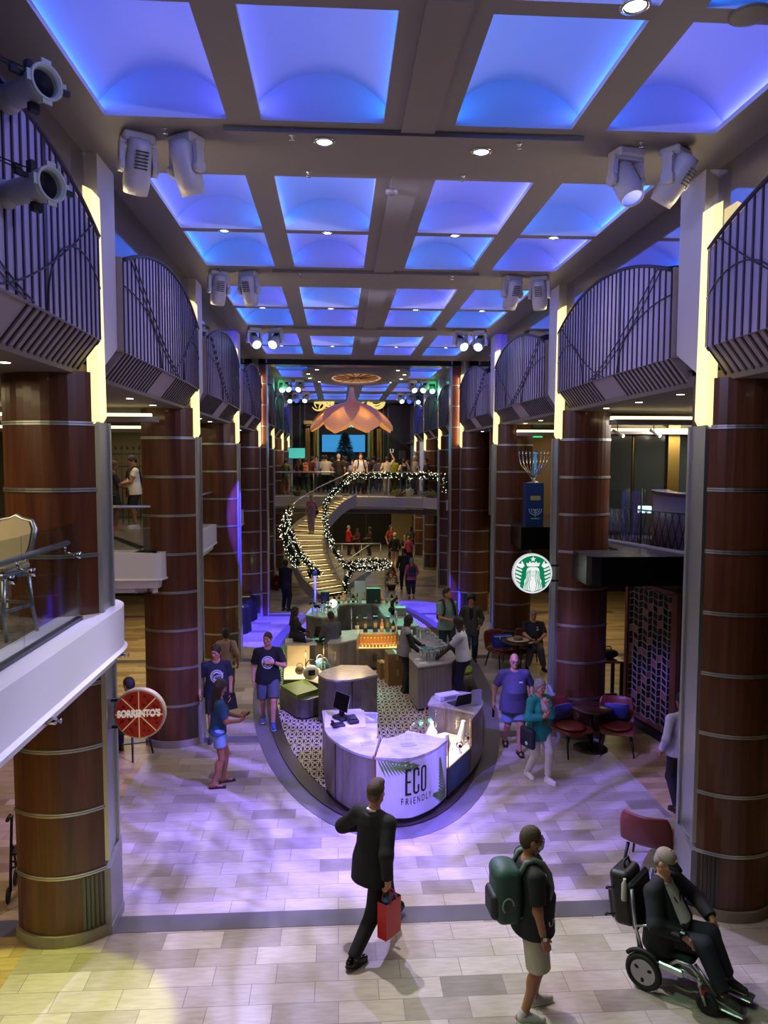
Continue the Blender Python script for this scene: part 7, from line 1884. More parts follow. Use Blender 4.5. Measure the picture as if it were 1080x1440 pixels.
def wear(P, name, label, cat, group=None):
    """an object carried by a figure: an Empty in the figure's own frame"""
    t = thing(name, label, cat, P['o'].location, P['o'].rotation_euler.z, group); t.scale = P['o'].scale
    return t
def sdf_obj(name, S, m, parent):
    V, Fc = S.mesh(); return mesh_obj(name, V, Fc, m, parent)
def backpack(P, label, c1, c2, c3=None, sz=(.155, .10, .235), zc=.27, strapc=None, straps=True):
    t = wear(P, 'backpack', label, 'backpack'); T, R = P['T'], P['R']; h = P['res'] * 1.1
    yb = -(.125 + sz[1] * .9); c = T(0, yb, zc); S = SDF([c[i] - .36 for i in range(3)], [c[i] + .36 for i in range(3)], h)
    S.box(c, (sz[0], sz[1], sz[2]), R, .075); S.ell(T(0, yb - .02, zc + sz[2] * .75), (sz[0] * .9, sz[1] * .95, sz[2] * .4), R, .04); sdf_obj('main_bag', S, c1, t)
    S = SDF([c[i] - .36 for i in range(3)], [c[i] + .36 for i in range(3)], h); S.box(T(0, yb - sz[1] * .85, zc - sz[2] * .36), (sz[0] * .82, sz[1] * .5, sz[2] * .48), R, .05); sdf_obj('front_pocket', S, c2, t)
    if c3 is not None:
        m = MB(); m.tube([T(sx * sz[0] * .86, yb - sz[1] * .4 * k_, zc + sz[2] * z_) for sx, k_, z_ in ((1, .2, -.8), (1.02, .6, -.2), (1.0, .8, .3), (.7, 1.2, .7), (0, 1.5, .85), (-.7, 1.2, .7), (-1.0, .8, .3), (-1.02, .6, -.2), (-1, .2, -.8))], .012, 6)
        m.tube([T(sz[0] * 1.0 * 1.01, yb - .02 + .05 * cos(a), zc - .05 + .07 * sin(a)) for a in [k_ * .5 for k_ in range(9)]], .008, 6); m.build('piping', c3, t)
    if straps:
        m = MB()
        for sx in (-1, 1):
            pts = [T(sx * .10, yb + sz[1] * .7, zc + sz[2] * .62), T(sx * .105, -.075, .555), T(sx * .11, .0, .578), T(sx * .112, .075, .54), T(sx * .12, .135, .44), T(sx * .135, .155, .32), T(sx * .165, .11, .20), T(sx * .175, -.02, .12), T(sx * .12, yb + sz[1] * .6, .06)]
            m.tube(pts, [.02, .026, .028, .028, .026, .024, .016, .012, .012], 8)
        m.build('strap', strapc or c1, t)
    return t
def print_on(P, polys, name, m, z=.30, off=.004, garment='top', back=False, x0=0.0):
    """a print laid onto the front of the shirt; polys: (verts2d, faces)"""
    o = P.get(garment)
    if o is None: return
    me = o.data; bv = BVHTree.FromPolygons([v.co for v in me.vertices], [tuple(p.vertices) for p in me.polygons])
    T, R = P['T'], P['R']; sg = -1 if back else 1
    V, Fc = polys; out = []
    for v in V:
        a = T(x0 - sg * v[0], sg * .6, z + v[1]); d = R @ Vector((0, -sg, 0)); hit = bv.ray_cast(a, d)
        out.append(hit[0] - d * off if hit[0] is not None else T(v[0], sg * .16, z + v[1]))
    mb = MB(); mb.add(out, Fc); mb.build(name, m, o)
def mirror(V): return [(-v[0], v[1]) for v in V]
def ring2(r0, r1, n=28, a0=0, a1=2 * pi):
    V = []; 
    for i in range(n + 1):
        a = a0 + (a1 - a0) * i / n; V += [(r0 * cos(a), r0 * sin(a)), (r1 * cos(a), r1 * sin(a))]
    return V, [(2 * i, 2 * i + 1, 2 * i + 3, 2 * i + 2) for i in range(n)]
def subdiv(V, Fc, n=2): return V, Fc
BLKC = '#0e0f13'
# 1 man in the dark suit with the red bag
P = person('man in black suit striding past with a red shopping bag, seen from behind', (.35, 7.41, .0), 48, 1.80, .98, res=.0075, skin='fair', hair=('quiff', 'fade'), lean=.06, hyaw=.12, hpitch=.05,
           fl=(-.06, .40, .03, .05, .30), fr=(.09, -.40, .02, -.1, -.12), hr=(.27, -.10, .80), hl=(-.20, .16, 1.10), el=(-1, -.9, 0), top=('long', '#e6e6ea', 0, .02, .006), jacket=('#0d1117', 1.93, -.16, .024, .03), bottom=('pants', '#0b0d12', 1.995, .014), shoes=('shoe', mat('shoe_black', '#050506', .18)),
           hands=[None, ((.0, .12, -1), (-1, 0, 0), 1.0)])
def collar(P, m_, name='collar', r=.066):
    T = P['T']; m = MB(); m.tube([T(r * cos(a), -.008 + r * .95 * sin(a), .552 + .012 * -sin(a)) for a in [2 * pi * k_ / 16 for k_ in range(16)]], .013, 6, closed=True); m.build(name, m_, P['o'])
collar(P, mat('shirt_white', '#e6e6ea', .6))
t = wear(P, 'shopping_bag', 'bright red paper shopping bag held by the striding man in the suit', 'bag'); w_ = P['wr'][1]; bx = Vector((w_.x + .0, w_.y + .03, w_.z - .09))
m = MB(); hx, hy, hz = .055, .115, .36
z1 = bx.z - .10; z0 = z1 - hz
m.add([(bx.x + sx * hx, bx.y + sy * hy, z) for z in (z0, z1) for sx, sy in ((-1, -1), (1, -1), (1, 1), (-1, 1))], [(3, 2, 1, 0), (0, 1, 5, 4), (1, 2, 6, 5), (2, 3, 7, 6), (3, 0, 4, 7)])
m.build('body', mat('red_paper', '#c4160c', .45), t)
m = MB()
for sx in (-1, 1): m.tube([(bx.x + sx * hx, bx.y - .05, z1 - .02), (bx.x + sx * hx * .6, bx.y - .03, z1 + .08), (bx.x, bx.y, bx.z + .0), (bx.x + sx * hx * .6, bx.y + .03, z1 + .08), (bx.x + sx * hx, bx.y + .05, z1 - .02)], .008, 6)
m.build('handle', mat('red_paper', '#c4160c', .45), t)
m = MB(); m.box((bx.x, bx.y, z1 - .02), (.09, .18, .09), None, 0, .02); m.build('contents', mat('bag_contents_blue', '#20507a', .4, var=.6, bscale=30), t)

# 2 man with backpack and mask
P = person('man standing in black T-shirt and pale shorts with green backpack and face mask', (1.70, 6.36, 0), 4, 1.735, 1.12, .6, res=.0075, skin='tan', hair=('buzz', 'fade'), lean=-.02, hyaw=-.05, hpitch=.12,
           fl=(-.10, .10, 0, .1), fr=(.11, -.06, 0, -.2), hr=(.25, .06, .86), hl=(-.25, .05, .88), top=('tee', BLKC, .78, -.10, .014), bottom=('shorts', '#b5b09c', .98, .022), shoes=('shoe', '#b9b4b0', '#e0dcd8'))
backpack(P, 'green and grey backpack on the man with the mask', mat('pack_green', '#24443a', .6, bump=.3, bscale=30), mat('pack_dark', '#141a1a', .6), mat('pack_grey', '#8a9490', .5), (.165, .12, .25), .26, mat('pack_strap', '#56645e', .6))
Hd, Rh = P['Hd'], P['Rh']; body = P['o']
S = SDF([Hd(0, 0, 0)[i] - .16 for i in range(3)], [Hd(0, 0, 0)[i] + .16 for i in range(3)], .006); S.ell(Hd(0, .05, -.055), (.056, .066, .052), Rh); S.rc(Hd(0, .10, -.03), Hd(0, .098, -.07), .022, .02, .02); S.cut(Hd(0, .045, 0), Rh @ Vector((0, -1, 0))); o = sdf_obj('face_mask', S, mat('mask_mint', '#c4ead8', .7), body)
m = MB()
for sx in (-1, 1):
    for z in (-.03, -.075): m.tube([Hd(sx * .055, .055, z), Hd(sx * .075, .02, (z - .05) / 2 - .0), Hd(sx * .082, -.012, -.02)], .0025, 5)
m.build('mask_loop', mat('mask_loop_white', '#d8e0dc', .6), o)
m = MB()
for sx in (-1, 1): m.tube([Hd(sx * .008, .112, .010), Hd(sx * .03, .110, .024), Hd(sx * .056, .10, .012), Hd(sx * .05, .103, -.010), Hd(sx * .02, .112, -.008), Hd(sx * .008, .112, .010)], .004, 5); m.tube([Hd(sx * .056, .10, .014), Hd(sx * .082, -.005, .010)], .003, 5)
m.build('glasses', BLACKG, body)
V, Fc = text_mesh('UNDER', .075, 0, .95); print_on(P, ([(v.x, v.y) for v in V], Fc), 'shirt_lettering', mat('print_pale', '#cfd2d6', .6), z=.04, x0=.11)
m = MB(); w_ = P['wr'][1]; d = (P['wr'][1] - P['elb'][1]).normalized(); m.tube([w_ - d * .03, w_ - d * .005], .036, 14); m.build('watch', BLACKG, body)
m = MB(); m.cyl(w_ - d * .02 + Vector((.034, 0, 0)), w_ - d * .02 + Vector((.042, 0, 0)), .02, n=14); m.build('watch_face', mat('watch_steel', '#b8bcc0', .2, 1), body)

# 3 man in the power wheelchair
PW = (3.12, 6.76, 0); FW = -44
P = person('man in dark jacket and baseball cap seated in the power wheelchair', PW, FW, 1.68, 1.16, .8, res=.0075, skin='fair', hair=('buzz', 'grey'), lean=-.03, hyaw=.06, twist=-.12, hpitch=.42, pel=(0, .02, .49), sit=True,
           fl=(-.13, .60, .12, .05, -.15), fr=(.12, .63, .10, -.1, -.15), hl=(-.17, .42, .70), hr=(.20, .26, .64), el=(-1, -.3, -.3), er=(1, -.6, -.2), top=('tee', '#c4c2ba', .5, -.08, .010), jacket=('#11131a', 1.95, -.12, .030, .115), bottom=('pants', '#161d2a', 1.93, .018), shoes=('shoe', '#2a2a2c', '#9a9894'),
           hands=[((.1, .55, -.75), (0, -.7, -.5), .35), ((-.1, .8, -.45), (0, -.4, -1), .3)])
Hd, Rh, T = P['Hd'], P['Rh'], P['T']; body = P['o']
CAPC = mat('cap_taupe', '#8d8274', .8); CAPB = mat('cap_brim_black', '#15151a', .6)
S = SDF([Hd(0, 0, 0)[i] - .2 for i in range(3)], [Hd(0, 0, 0)[i] + .25 for i in range(3)], .006); S.ell(Hd(0, -.008, .045), (.088, .106, .095), Rh); S.cut(Hd(0, 0, .040), Rh @ Vector((0, 0, -1))); o = sdf_obj('cap', S, CAPC, body)
m = MB(); n = 10; P1 = []
for i in range(n + 1):
    a = -1.05 + 2.1 * i / n; P1 += [Hd(.084 * sin(a), .092 * cos(a), .046), Hd(.094 * sin(a), .092 * cos(a) + .085 * cos(a * 1.1), .026 - .012 * abs(sin(a))), Hd(.094 * sin(a), .092 * cos(a) + .085 * cos(a * 1.1), .020 - .012 * abs(sin(a))), Hd(.084 * sin(a), .092 * cos(a), .040)]
m.add(P1, [(4 * i + j, 4 * i + 4 + j, 4 * i + 4 + (j + 1) % 4, 4 * i + (j + 1) % 4) for i in range(n) for j in range(4)], 0, True); m.build('brim', CAPB, o)
m = MB(); m.ball(Hd(0, -.008, .142), .008, 8, 6); m.box(Hd(.0, .088, .086), (.05, .006, .02), Rh.to_4x4()); m.build('badge', mat('cap_badge', '#d8d0c0', .6), o)
m = MB()
m.tube([T(-.06, .135, .42), T(-.02, .155, .34), T(0, .165, .28), T(.02, .155, .34), T(.06, .135, .42)], .006, 6)
for sx in (-1, 1): m.tube([T(sx * .012 + .022 * cos(a) * 1 + sx * .012, .172, .27 + .018 * sin(a)) for a in [k_ * .6 for k_ in range(12)]], .003, 5)
m.build('hanging_glasses', BLACKG, body)
# the chair
t = thing('power_wheelchair', 'silver and black electric wheelchair under the man with the cap', 'wheelchair', PW, radians(FW - 90))
ALU = mat('aluminium', '#b4b8b6', .3, .9); TYRE = mat('tyre_rubber', '#121214', .7); CUSH = mat('cushion_black', '#0d0e12', .7)
for sx in (-1, 1):
    m = MB(); c = (sx * .29, -.06, .175); q = [(c[0], c[1] + .145 * cos(a), c[2] + .145 * sin(a)) for a in [2 * pi * k_ / 28 for k_ in range(28)]]; m.tube(q, .031, 8, closed=True); w_ = m.build('rear_wheel', TYRE, t)
    m = MB(); M_ = Matrix.Rotation(radians(90), 4, 'Y')
    m.lathe([(.118, -.022), (.122, 0), (.118, .022)], 28, c, 0, M_); m.lathe([(.0001, .012 * sx), (.03, .016 * sx), (.08, .012 * sx), (.118, .02 * sx)], 28, c, 0, M_); m.build('rim', ALU, w_)
    m = MB()
    for k_ in range(3):
        a = 2 * pi * k_ / 3 + .5; m.ball((c[0] + sx * .018, c[1] + .072 * cos(a), c[2] + .072 * sin(a)), (.008, .03, .02), 10, 6, 0, Matrix.Rotation(a, 4, 'X'))
    m.build('rim_hole', CUSH, w_)
    m = MB(); m.tube([(sx * .29, -.06 + .20 * cos(a), .175 + .20 * sin(a)) for a in [.9 + k_ * .2 for k_ in range(9)]], .022, 6); m.build('mudguard', CUSH, t)
    m = MB(); c = (sx * .23, .50, .10); m.tube([(c[0], c[1] + .075 * cos(a), c[2] + .075 * sin(a)) for a in [2 * pi * k_ / 20 for k_ in range(20)]], .026, 8, closed=True); m.cyl((c[0] - .02, c[1], c[2]), (c[0] + .02, c[1], c[2]), .055, n=16); m.build('front_caster', TYRE, t)
    m = MB(); m.tube([(sx * .23 + sx * .035, .50, .10), (sx * .265, .46, .20), (sx * .25, .44, .26)], .014, 6); m.tube([(sx * .23 - sx * .035, .50, .10), (sx * .235, .46, .20), (sx * .25, .44, .26)], .012, 6); m.cyl((sx * .25, .44, .24), (sx * .25, .44, .33), .024, n=10); m.build('caster_fork', ALU, t)
    m = MB(); m.tube([(sx * .25, .44, .32), (sx * .255, .36, .40), (sx * .26, .24, .40), (sx * .26, .18, .34)], .020, 8); m.tube([(sx * .25, .42, .30), (sx * .255, .30, .33), (sx * .26, .18, .31)], .016, 8); m.build('front_link', ALU, t)
    m = MB(); m.box((sx * .275, .10, .30), (.03, .40, .075), None, 0, .012); fr_ = m.build('side_beam', ALU, t)
    m = MB(); m.box((sx * .292, .06, .30), (.003, .05, .035), None, 0, 0); m.build('beam_mark', CUSH, fr_)
    m = MB(); m.tube([(sx * .25, -.12, .34), (sx * .255, -.17, .62), (sx * .25, -.21, .90)], .016, 8); m.tube([(sx * .27, -.08, .36), (sx * .28, -.15, .58), (sx * .285, .02, .66)], .013, 8); m.build('back_post', ALU, t)
    m = MB(); m.box((sx * .285, .12, .665), (.055, .32, .035), None, 0, .014); m.build('armrest', CUSH, t)
    m = MB(); m.tube([(sx * .14, .36, .36), (sx * .14, .55, .16), (sx * .14, .60, .10)], .014, 6); m.box((sx * .13, .68, .078), (.15, .24, .02), None, 0, .008); m.build('footrest', ALU, t)
m = MB(); m.box((0, .14, .405), (.46, .46, .07), None, 0, .03); m.build('seat', CUSH, t)
m = MB(); m.box((0, -.215, .70), (.44, .06, .46), Matrix.Rotation(.16, 4, 'X'), 0, .025); m.build('backrest', CUSH, t)
m = MB(); m.box((0, .06, .27), (.36, .3, .12), None, 0, .02); m.build('battery_box', mat('battery_grey', '#1b1c20', .5), t)
m = MB(); m.box((.285, .29, .70), (.05, .07, .04), None, 0, .012); m.cyl((.285, .29, .72), (.285, .29, .77), .012, n=10); m.ball((.285, .29, .775), .017, 10, 6); m.build('joystick', BLACKG, t)
for x_ in (-.26, .26): MB().cyl((x_, .47, .19), (x_, .47, .23), .022, n=8).build('red_bushing', mat('bushing_red', '#a01818', .4), t)
t = thing('backpack', 'black backpack hanging behind the wheelchair', 'backpack', PW, radians(FW - 90))
S = SDF((-.3, -.6, .3), (.3, -.1, 1.15), .008); S.box((.02, -.345, .72), (.165, .105, .27), Matrix.Rotation(.14, 3, 'X'), .06); S.box((.02, -.435, .62), (.13, .05, .15), Matrix.Rotation(.14, 3, 'X'), .04); sdf_obj('main_bag', S, mat('black_nylon', '#0d0d10', .5, bump=.3, bscale=25), t)
m = MB(); m.tube([(-.05, -.35, .98), (-.04, -.37, 1.05), (.06, -.37, 1.05), (.07, -.35, .98)], .014, 6); m.build('grab_handle', BLACK, t)
m = MB()
for z in (.55, .82): m.tube([(.17, -.40, z), (.21, -.44, z), (.23, -.46, z + .01)], .008, 6); m.box((.235, -.46, z), (.03, .02, .02))
m.build('buckle', BLACK, t)
m = MB(); m.lathe([(.026, 0), (.028, .02), (.028, .16), (.014, .19), (.014, .215)], 14, (.205, -.30, .74)); o = m.build('water_bottle', mat('bottle_pale', '#a9a89c', .4), None, None); 
o.location = PW; o.rotation_euler = (0, 0, radians(FW - 90)); tag(o, 'pale water bottle tucked at the side of the black backpack on the wheelchair', 'bottle')

# 4 girl with long hair and phone
P = person('young woman with long dark hair, blue T-shirt and denim shorts holding a phone', (-1.79, 11.3, 0), 12, 1.64, .98, fem=True, res=.0095, skin='tan', hair=('long', 'brown'), hyaw=-.1, hpitch=.35, lean=.05,
           fl=(-.11, .05, 0, .1), fr=(.08, -.12, 0, -.15), hl=(-.07, .31, 1.10), hr=(.10, .30, 1.08), el=(-.8, -1, -.3), er=(.8, -1, -.3), top=('tee', '#24486e', .8, -.02, .014), bottom=('shorts', '#7f9ac0', .52, .016), shoes=('sandal', '#0c0c0e'), hands=[((.3, .9, .2), (.6, 0, .8), .8), ((-.3, .9, .2), (-.6, 0, .8), .8)])
t = wear(P, 'phone', 'black phone held by the woman with long dark hair', 'phone'); m = MB(); m.box((.02, .42, 1.14), (.075, .012, .15), Matrix.Rotation(-.9, 4, 'X'), 0, .004); m.build('body', BLACKG, t)
m = MB(); m.box((.02, .414, 1.148), (.066, .002, .136), Matrix.Rotation(-.9, 4, 'X')); m.build('screen', mat('phone_screen', '#222833', .1), t)

def family_print(P, z=.30):
    W_ = mat('print_white_ink', '#c8ccd4', .6)
    V, Fc = ring2(.112, .098); print_on(P, (V, Fc), 'print_ring', W_, z)
    V, Fc = ring2(.088, .083); print_on(P, (V, Fc), 'print_inner_ring', W_, z)
    V, Fc = text_mesh('Family', .105, 0, .85, shear=.25, bold=.0); print_on(P, ([(v.x, v.y + .005 + v.x * .25) for v in V], Fc), 'print_script', W_, z)
    V, Fc = ring2(.078, .052, 10, pi * 1.2, pi * 1.8); print_on(P, (V, Fc), 'print_arc', W_, z)
    V, Fc = ring2(.078, .058, 10, pi * .2, pi * .8); print_on(P, (V, Fc), 'print_arc', W_, z)
# 5 man in navy T-shirt on the left
P = person('man in navy T-shirt with white round print standing behind the long haired woman', (-2.14, 13.15, 0), -78, 1.72, 1.04, .2, res=.0095, skin='fair', hair=('short', 'brown'), hyaw=-.55, hpitch=.25, fl=(-.11, 0, 0, .15), fr=(.11, .04, 0, -.15), hl=(-.24, .10, .88), top=('tee', '#1d2036', .72, -.10), bottom=('shorts', '#23242c', .9), shoes=('shoe', '#2a2a30', '#b0b0b4'))
family_print(P)
t = wear(P, 'black_folder', 'black folder held low by the man in the navy T-shirt', 'folder'); w_ = P['wr'][0]; m = MB(); m.box((w_.x + .02, w_.y + .06, w_.z - .13), (.24, .03, .30), Matrix.Rotation(.15, 4, 'Y'), 0, .008); m.build('body', BLACK, t); m = MB(); m.tube([(w_.x - .03, w_.y + .06, w_.z + .02), (w_.x + .0, w_.y + .06, w_.z + .04), (w_.x + .05, w_.y + .06, w_.z + .02)], .006, 5); m.build('handle', BLACK, t)
# 6 woman in tan top behind
P = person('woman in tan shirt with short dark hair, mostly hidden behind the navy T-shirt', (-2.27, 15.2, 0), 95, 1.55, .95, fem=True, res=.012, skin='tan', hair=('bob', 'black'), top=('tee', '#a68d76', .9, -.08), bottom=('pants', '#3a3630', 1.9), shoes=('shoe', '#2a2622'))
m = MB(); T = P['T']; m.tube([T(.10, -.11, .30), T(.115, -.07, .52), T(.11, .0, .56), T(.11, .08, .50)], .012, 6); m.build('bag_strap', mat('strap_brown', '#3a2018', .6), P['o'])
# 7 man in black T-shirt walking
P = person('man in black T-shirt with white round print and grey shorts walking along the kiosk', (-1.30, 13.85, .03), -86, 1.76, 1.06, .15, res=.0095, skin='fair', hair=('buzz', 'fade'), hyaw=-.4, hpitch=.06, fl=(-.09, .20, 0, .1), fr=(.10, -.20, .02, -.1, -.1), hr=(.27, .02, .86), hl=(-.10, .21, 1.22), el=(-1, -.4, -.8), top=('tee', BLKC, .8, -.10), bottom=('shorts', '#4c5260', .92, .022), shoes=('shoe', '#2a4aa0', '#d8d8dc'), hands=[((.9, .2, .15), (0, -1, 0), .3), None])
family_print(P)
m = MB(); w_ = P['wr'][0]; d = (P['wr'][0] - P['elb'][0]).normalized(); m.tube([w_ - d * .03, w_ - d * .01], .036, 12); m.build('watch', BLACKG, P['o'])
# 8 guard in black suit
P = person('man in black suit standing guard left of the curved staircase', (-1.70, 24.5, 0), 60, 1.70, 1.0, res=.013, skin='dark', hair=('buzz', 'black'), top=('long', '#d8d8dc', 0, .02, .006), jacket=('#08090c', 1.95, -.16, .022, .03), bottom=('pants', '#08090c', 1.95), shoes=('shoe', '#050506'), hl=(-.08, .16, .95), hr=(.08, .16, .97))
# 9, 10 staff in the kiosk
P = person('saleswoman in black blazer with long black hair behind the left glass case', (-1.0, 17.35, .036), -10, 1.50, .95, fem=True, res=.012, skin='brown', hair=('long', 'black'), hpitch=.15, hl=(-.10, .30, 1.08), hr=(.12, .28, 1.05), el=(-.8, -1, -.3), er=(.8, -1, -.3), top=('long', '#7a1a20', 0, .0, .008), jacket=('#101014', 1.9, -.10, .020, .03), bottom=('pants', '#121216', 1.93), shoes=('shoe', '#0a0a0c'))
P = person('salesman in grey suit at the dark till desk in the kiosk', (-.12, 16.75, .036), 120, 1.50, 1.05, res=.012, skin='brown', hair=('short', 'black'), hpitch=.3, lean=.1, hl=(-.15, .36, 1.02), hr=(.2, .34, 1.0), el=(-.8, -1, -.3), er=(.8, -1, -.3), top=('long', '#e0e0e4', 0, .02, .006), jacket=('#4a4d58', 1.93, -.16, .024, .03), bottom=('pants', '#3a3d46', 1.93), shoes=('shoe', '#0a0a0c'))
# 11 man in grey waistcoat
P = person('man in grey waistcoat and black sleeves behind the tumbler counter', (1.42, 15.62, .036), 5, 1.66, 1.02, res=.010, skin='dark', hair=('buzz', 'black'), hpitch=.35, lean=.10, hl=(-.12, .40, 1.02), hr=(.24, .30, .96), el=(-.8, -1, -.3), er=(.8, -1, -.3), top=('long', '#0c0c10', 1.95, -.06, .012), jacket=('#8d8a94', 0, -.07, .026, .02), bottom=('pants', '#101014', 1.93), shoes=('shoe', '#0a0a0c'))
# 12 officer in white shirt
P = person('man in white uniform shirt and dark trousers leaning over the tumbler counter', (2.52, 14.75, .036), 165, 1.80, 1.02, res=.0095, skin='dark', hair=('short', 'black'), hpitch=.35, lean=.12, hyaw=.1, hl=(-.16, .42, 1.0), hr=(.20, .40, .98), el=(-.8, -1, -.5), er=(.8, -1, -.5), top=('tee', '#c9c9d6', .8, -.02, .014), bottom=('pants', '#12162a', 1.93), shoes=('shoe', '#0a0a0c'))
m = MB(); T = P['T']
for sx in (-1, 1): m.box(T(sx * .15, -.01, .565), (.11, .05, .012), P['R'].to_4x4())
m.build('epaulette', mat('epaulette_navy', '#0e1228', .6), P['o'])
# 13 man with light tee and backpack
P = person('tall man in pale green T-shirt with black rucksack looking up to the right', (2.64, 17.85, 0), -72, 1.86, 1.0, res=.0105, skin='fair', hair=('quiff', 'brown'), hyaw=.75, hpitch=-.25, fl=(-.10, .12, 0, .1), fr=(.10, -.12, 0, -.1), hr=(.03, .26, 1.08), hl=(-.27, .06, .88), er=(.9, -.8, -.3), top=('tee', '#7f9f98', .8, -.10), bottom=('pants', '#23363a', 1.93), shoes=('shoe', '#3a3a40', '#c0c0c0'))
backpack(P, 'black rucksack on the tall man in pale green', mat('rucksack_black', '#0d0e12', .6), mat('rucksack_black2', '#15161b', .6), None, (.15, .09, .22), .28)
# 14 teen in open jacket
P = person('curly haired youth in open grey jacket and ripped jeans by the third right column', (3.26, 18.0, 0), -98, 1.68, .95, res=.0105, skin='fair', hair=('afro', 'black'), hpitch=.05, fl=(-.11, -.10, 0, .15), fr=(.09, .14, 0, -.1), hl=(-.22, .12, .98), hr=(.20, .16, .98), top=('tee', '#0c0c10', .7, -.04, .010), jacket=('#4c4c48', 1.9, -.20, .024, .075), bottom=('pants', '#2c3c50', 1.93, .022), shoes=('shoe', '#1a1a1e', '#d0d0d0'))
V, Fc = text_mesh('____', .09, 0, 1.0); m = None
m = MB()
for i, k_ in enumerate(P['knees']): m.ball(k_ + Vector((0, .066, .02)), (.028, .012, .012), 8, 5)
m.build('knee_rip', mat('denim_rip', '#a9a4a0', .8), P['o'])
# 15 older bald man
P = person('bald older man in purple grey T-shirt and shorts walking beside the kiosk', (3.02, 12.5, 0), -92, 1.70, 1.20, .95, res=.0095, skin='fair', hair=('bald', 'grey'), hpitch=.18, hyaw=-.05, fl=(-.06, .26, 0, .1), fr=(.10, -.22, .02, -.1, -.1), hr=(.36, .02, .86), hl=(-.30, .10, .95), top=('tee', '#4a4668', .8, -.16, .016), bottom=('shorts', '#6f86a8', .86, .024), shoes=('sandal', '#14141a', 2))
t = wear(P, 'water_flask', 'dark flask in the hand of the bald older man', 'bottle'); w_ = P['wr'][1]; m = MB(); m.tube([(w_.x, w_.y + .03, w_.z - .06), (w_.x + .01, w_.y + .05, w_.z - .26)], .022, 10); m.build('body', BLACKG, t); m = MB(); m.tube([(w_.x, w_.y + .03, w_.z - .06), (w_.x, w_.y + .027, w_.z - .02)], .016, 10); m.build('cap', BLACK, t)
m = MB()
for v in ((.045, .0),): pass
V, Fc = [(-.035, -.01), (.035, -.01), (.035, .012), (-.035, .012)], [(0, 1, 2, 3)]; print_on(P, (V, Fc), 'chest_logo', mat('print_white_ink', '#c8ccd4', .6), z=.36, x0=-.09)
m = MB(); Hd = P['Hd']
for sx in (-1, 1): m.tube([Hd(sx * .008, .108, .010), Hd(sx * .03, .106, .022), Hd(sx * .054, .097, .012), Hd(sx * .048, .100, -.008), Hd(sx * .02, .108, -.006), Hd(sx * .008, .108, .010)], .003, 5); m.tube([Hd(sx * .054, .097, .014), Hd(sx * .082, -.005, .010)], .003, 5)
m.build('glasses', mat('glasses_grey', '#3a3438', .3), P['o'])
# 16 lady in teal
P = person('grey haired woman in teal cardigan and white trousers with hand at her chin', (3.13, 11.24, 0), -66, 1.60, .98, .15, fem=True, res=.0095, skin='fair', hair=('bob', 'grey'), hpitch=.22, hyaw=.1, fl=(-.07, .16, 0, .1), fr=(.09, -.18, .02, -.1, -.1), hl=(.00, .20, 1.36), hr=(.10, .22, 1.17), el=(-.8, -.6, -.8), er=(1, -.6, -.6), top=('tee', '#c9c8bf', .6, -.08, .010), jacket=('#1d8a80', 1.95, -.20, .022, .07), bottom=('pants', '#cfcabc', 1.93, .010), shoes=('shoe', '#d8d4cc', '#e6e2dc'), hands=[((.5, .2, .8), (0, -.9, .4), .9), ((-.9, .25, .4), (0, -1, 0), .5)])
t = wear(P, 'shoulder_bag', 'navy tote bag hanging from the shoulder of the woman in teal', 'bag'); T = P['T']
S = SDF((.05, -.25, .45), (.5, .35, 1.1), .009); S.box((.285, .05, .80), (.05, .17, .17), None, .04); sdf_obj('body', S, mat('tote_navy', '#0c1134', .6), t)
m = MB(); m.tube([(.27, -.08, .93), (.23, -.04, 1.2), T(.16, -.02, .575), (.22, .10, 1.2), (.27, .17, .93)], .012, 6); m.build('strap', mat('tote_navy', '#0c1134', .6), t)
m = MB(); 
for a in (0, 1.05, 2.1): m.box((.338, .08, .72), (.004, .07, .016), Matrix.Rotation(a, 4, 'X'))
m.build('star_print', mat('print_white_ink', '#c8ccd4', .6), t)
m = MB(); m.tube([T(-.07, .10, .46), T(-.03, .15, .30), T(0, .165, .16), T(.03, .15, .30), T(.07, .10, .46)], .005, 5); m.box(T(0, .17, .13), (.07, .012, .08)); m.build('lanyard', mat('lanyard_tan', '#6a5238', .6), P['o'])
# 17 seated man in navy polo
P = person('seated man in navy polo and grey trousers at the far cafe table', (4.72, 17.62, 0), -97, 1.76, 1.12, .5, res=.0105, skin='fair', hair=('buzz', 'grey'), lean=-.12, hpitch=.12, pel=(0, .0, .53), sit=True, fl=(-.20, .40, 0, .25), fr=(.20, .44, 0, -.25), hl=(-.10, .30, .70), hr=(.08, .32, .70), el=(-1, -.3, -.3), er=(1, -.3, -.3), top=('tee', '#10142a', .85, -.10), bottom=('pants', '#4a4a5c', 1.9, .020), shoes=('shoe', '#14120f'))
print_on(P, ([(-.03, -.03), (.03, -.03), (.03, .0), (-.03, .0)], [(0, 1, 2, 3)]), 'chest_logo', mat('print_white_ink', '#c8ccd4', .6), z=.37, x0=-.085); print_on(P, (ring2(.0, .02, 10)), 'chest_badge', mat('print_white_ink', '#c8ccd4', .6), z=.41, x0=-.085)
# 18 man behind the right column
P = person('man in white shirt and black trousers half hidden by the first right column', (4.87, 10.1, 0), 100, 1.70, 1.06, .3, res=.0105, skin='tan', hair=('short', 'black'), fl=(-.11, -.1, .02, .1, -.1), fr=(.09, .12, 0, -.1), top=('long', '#b9b9d4', 1.9, -.08), bottom=('pants', '#0c0d14', 1.93), shoes=('shoe', '#08080a'))
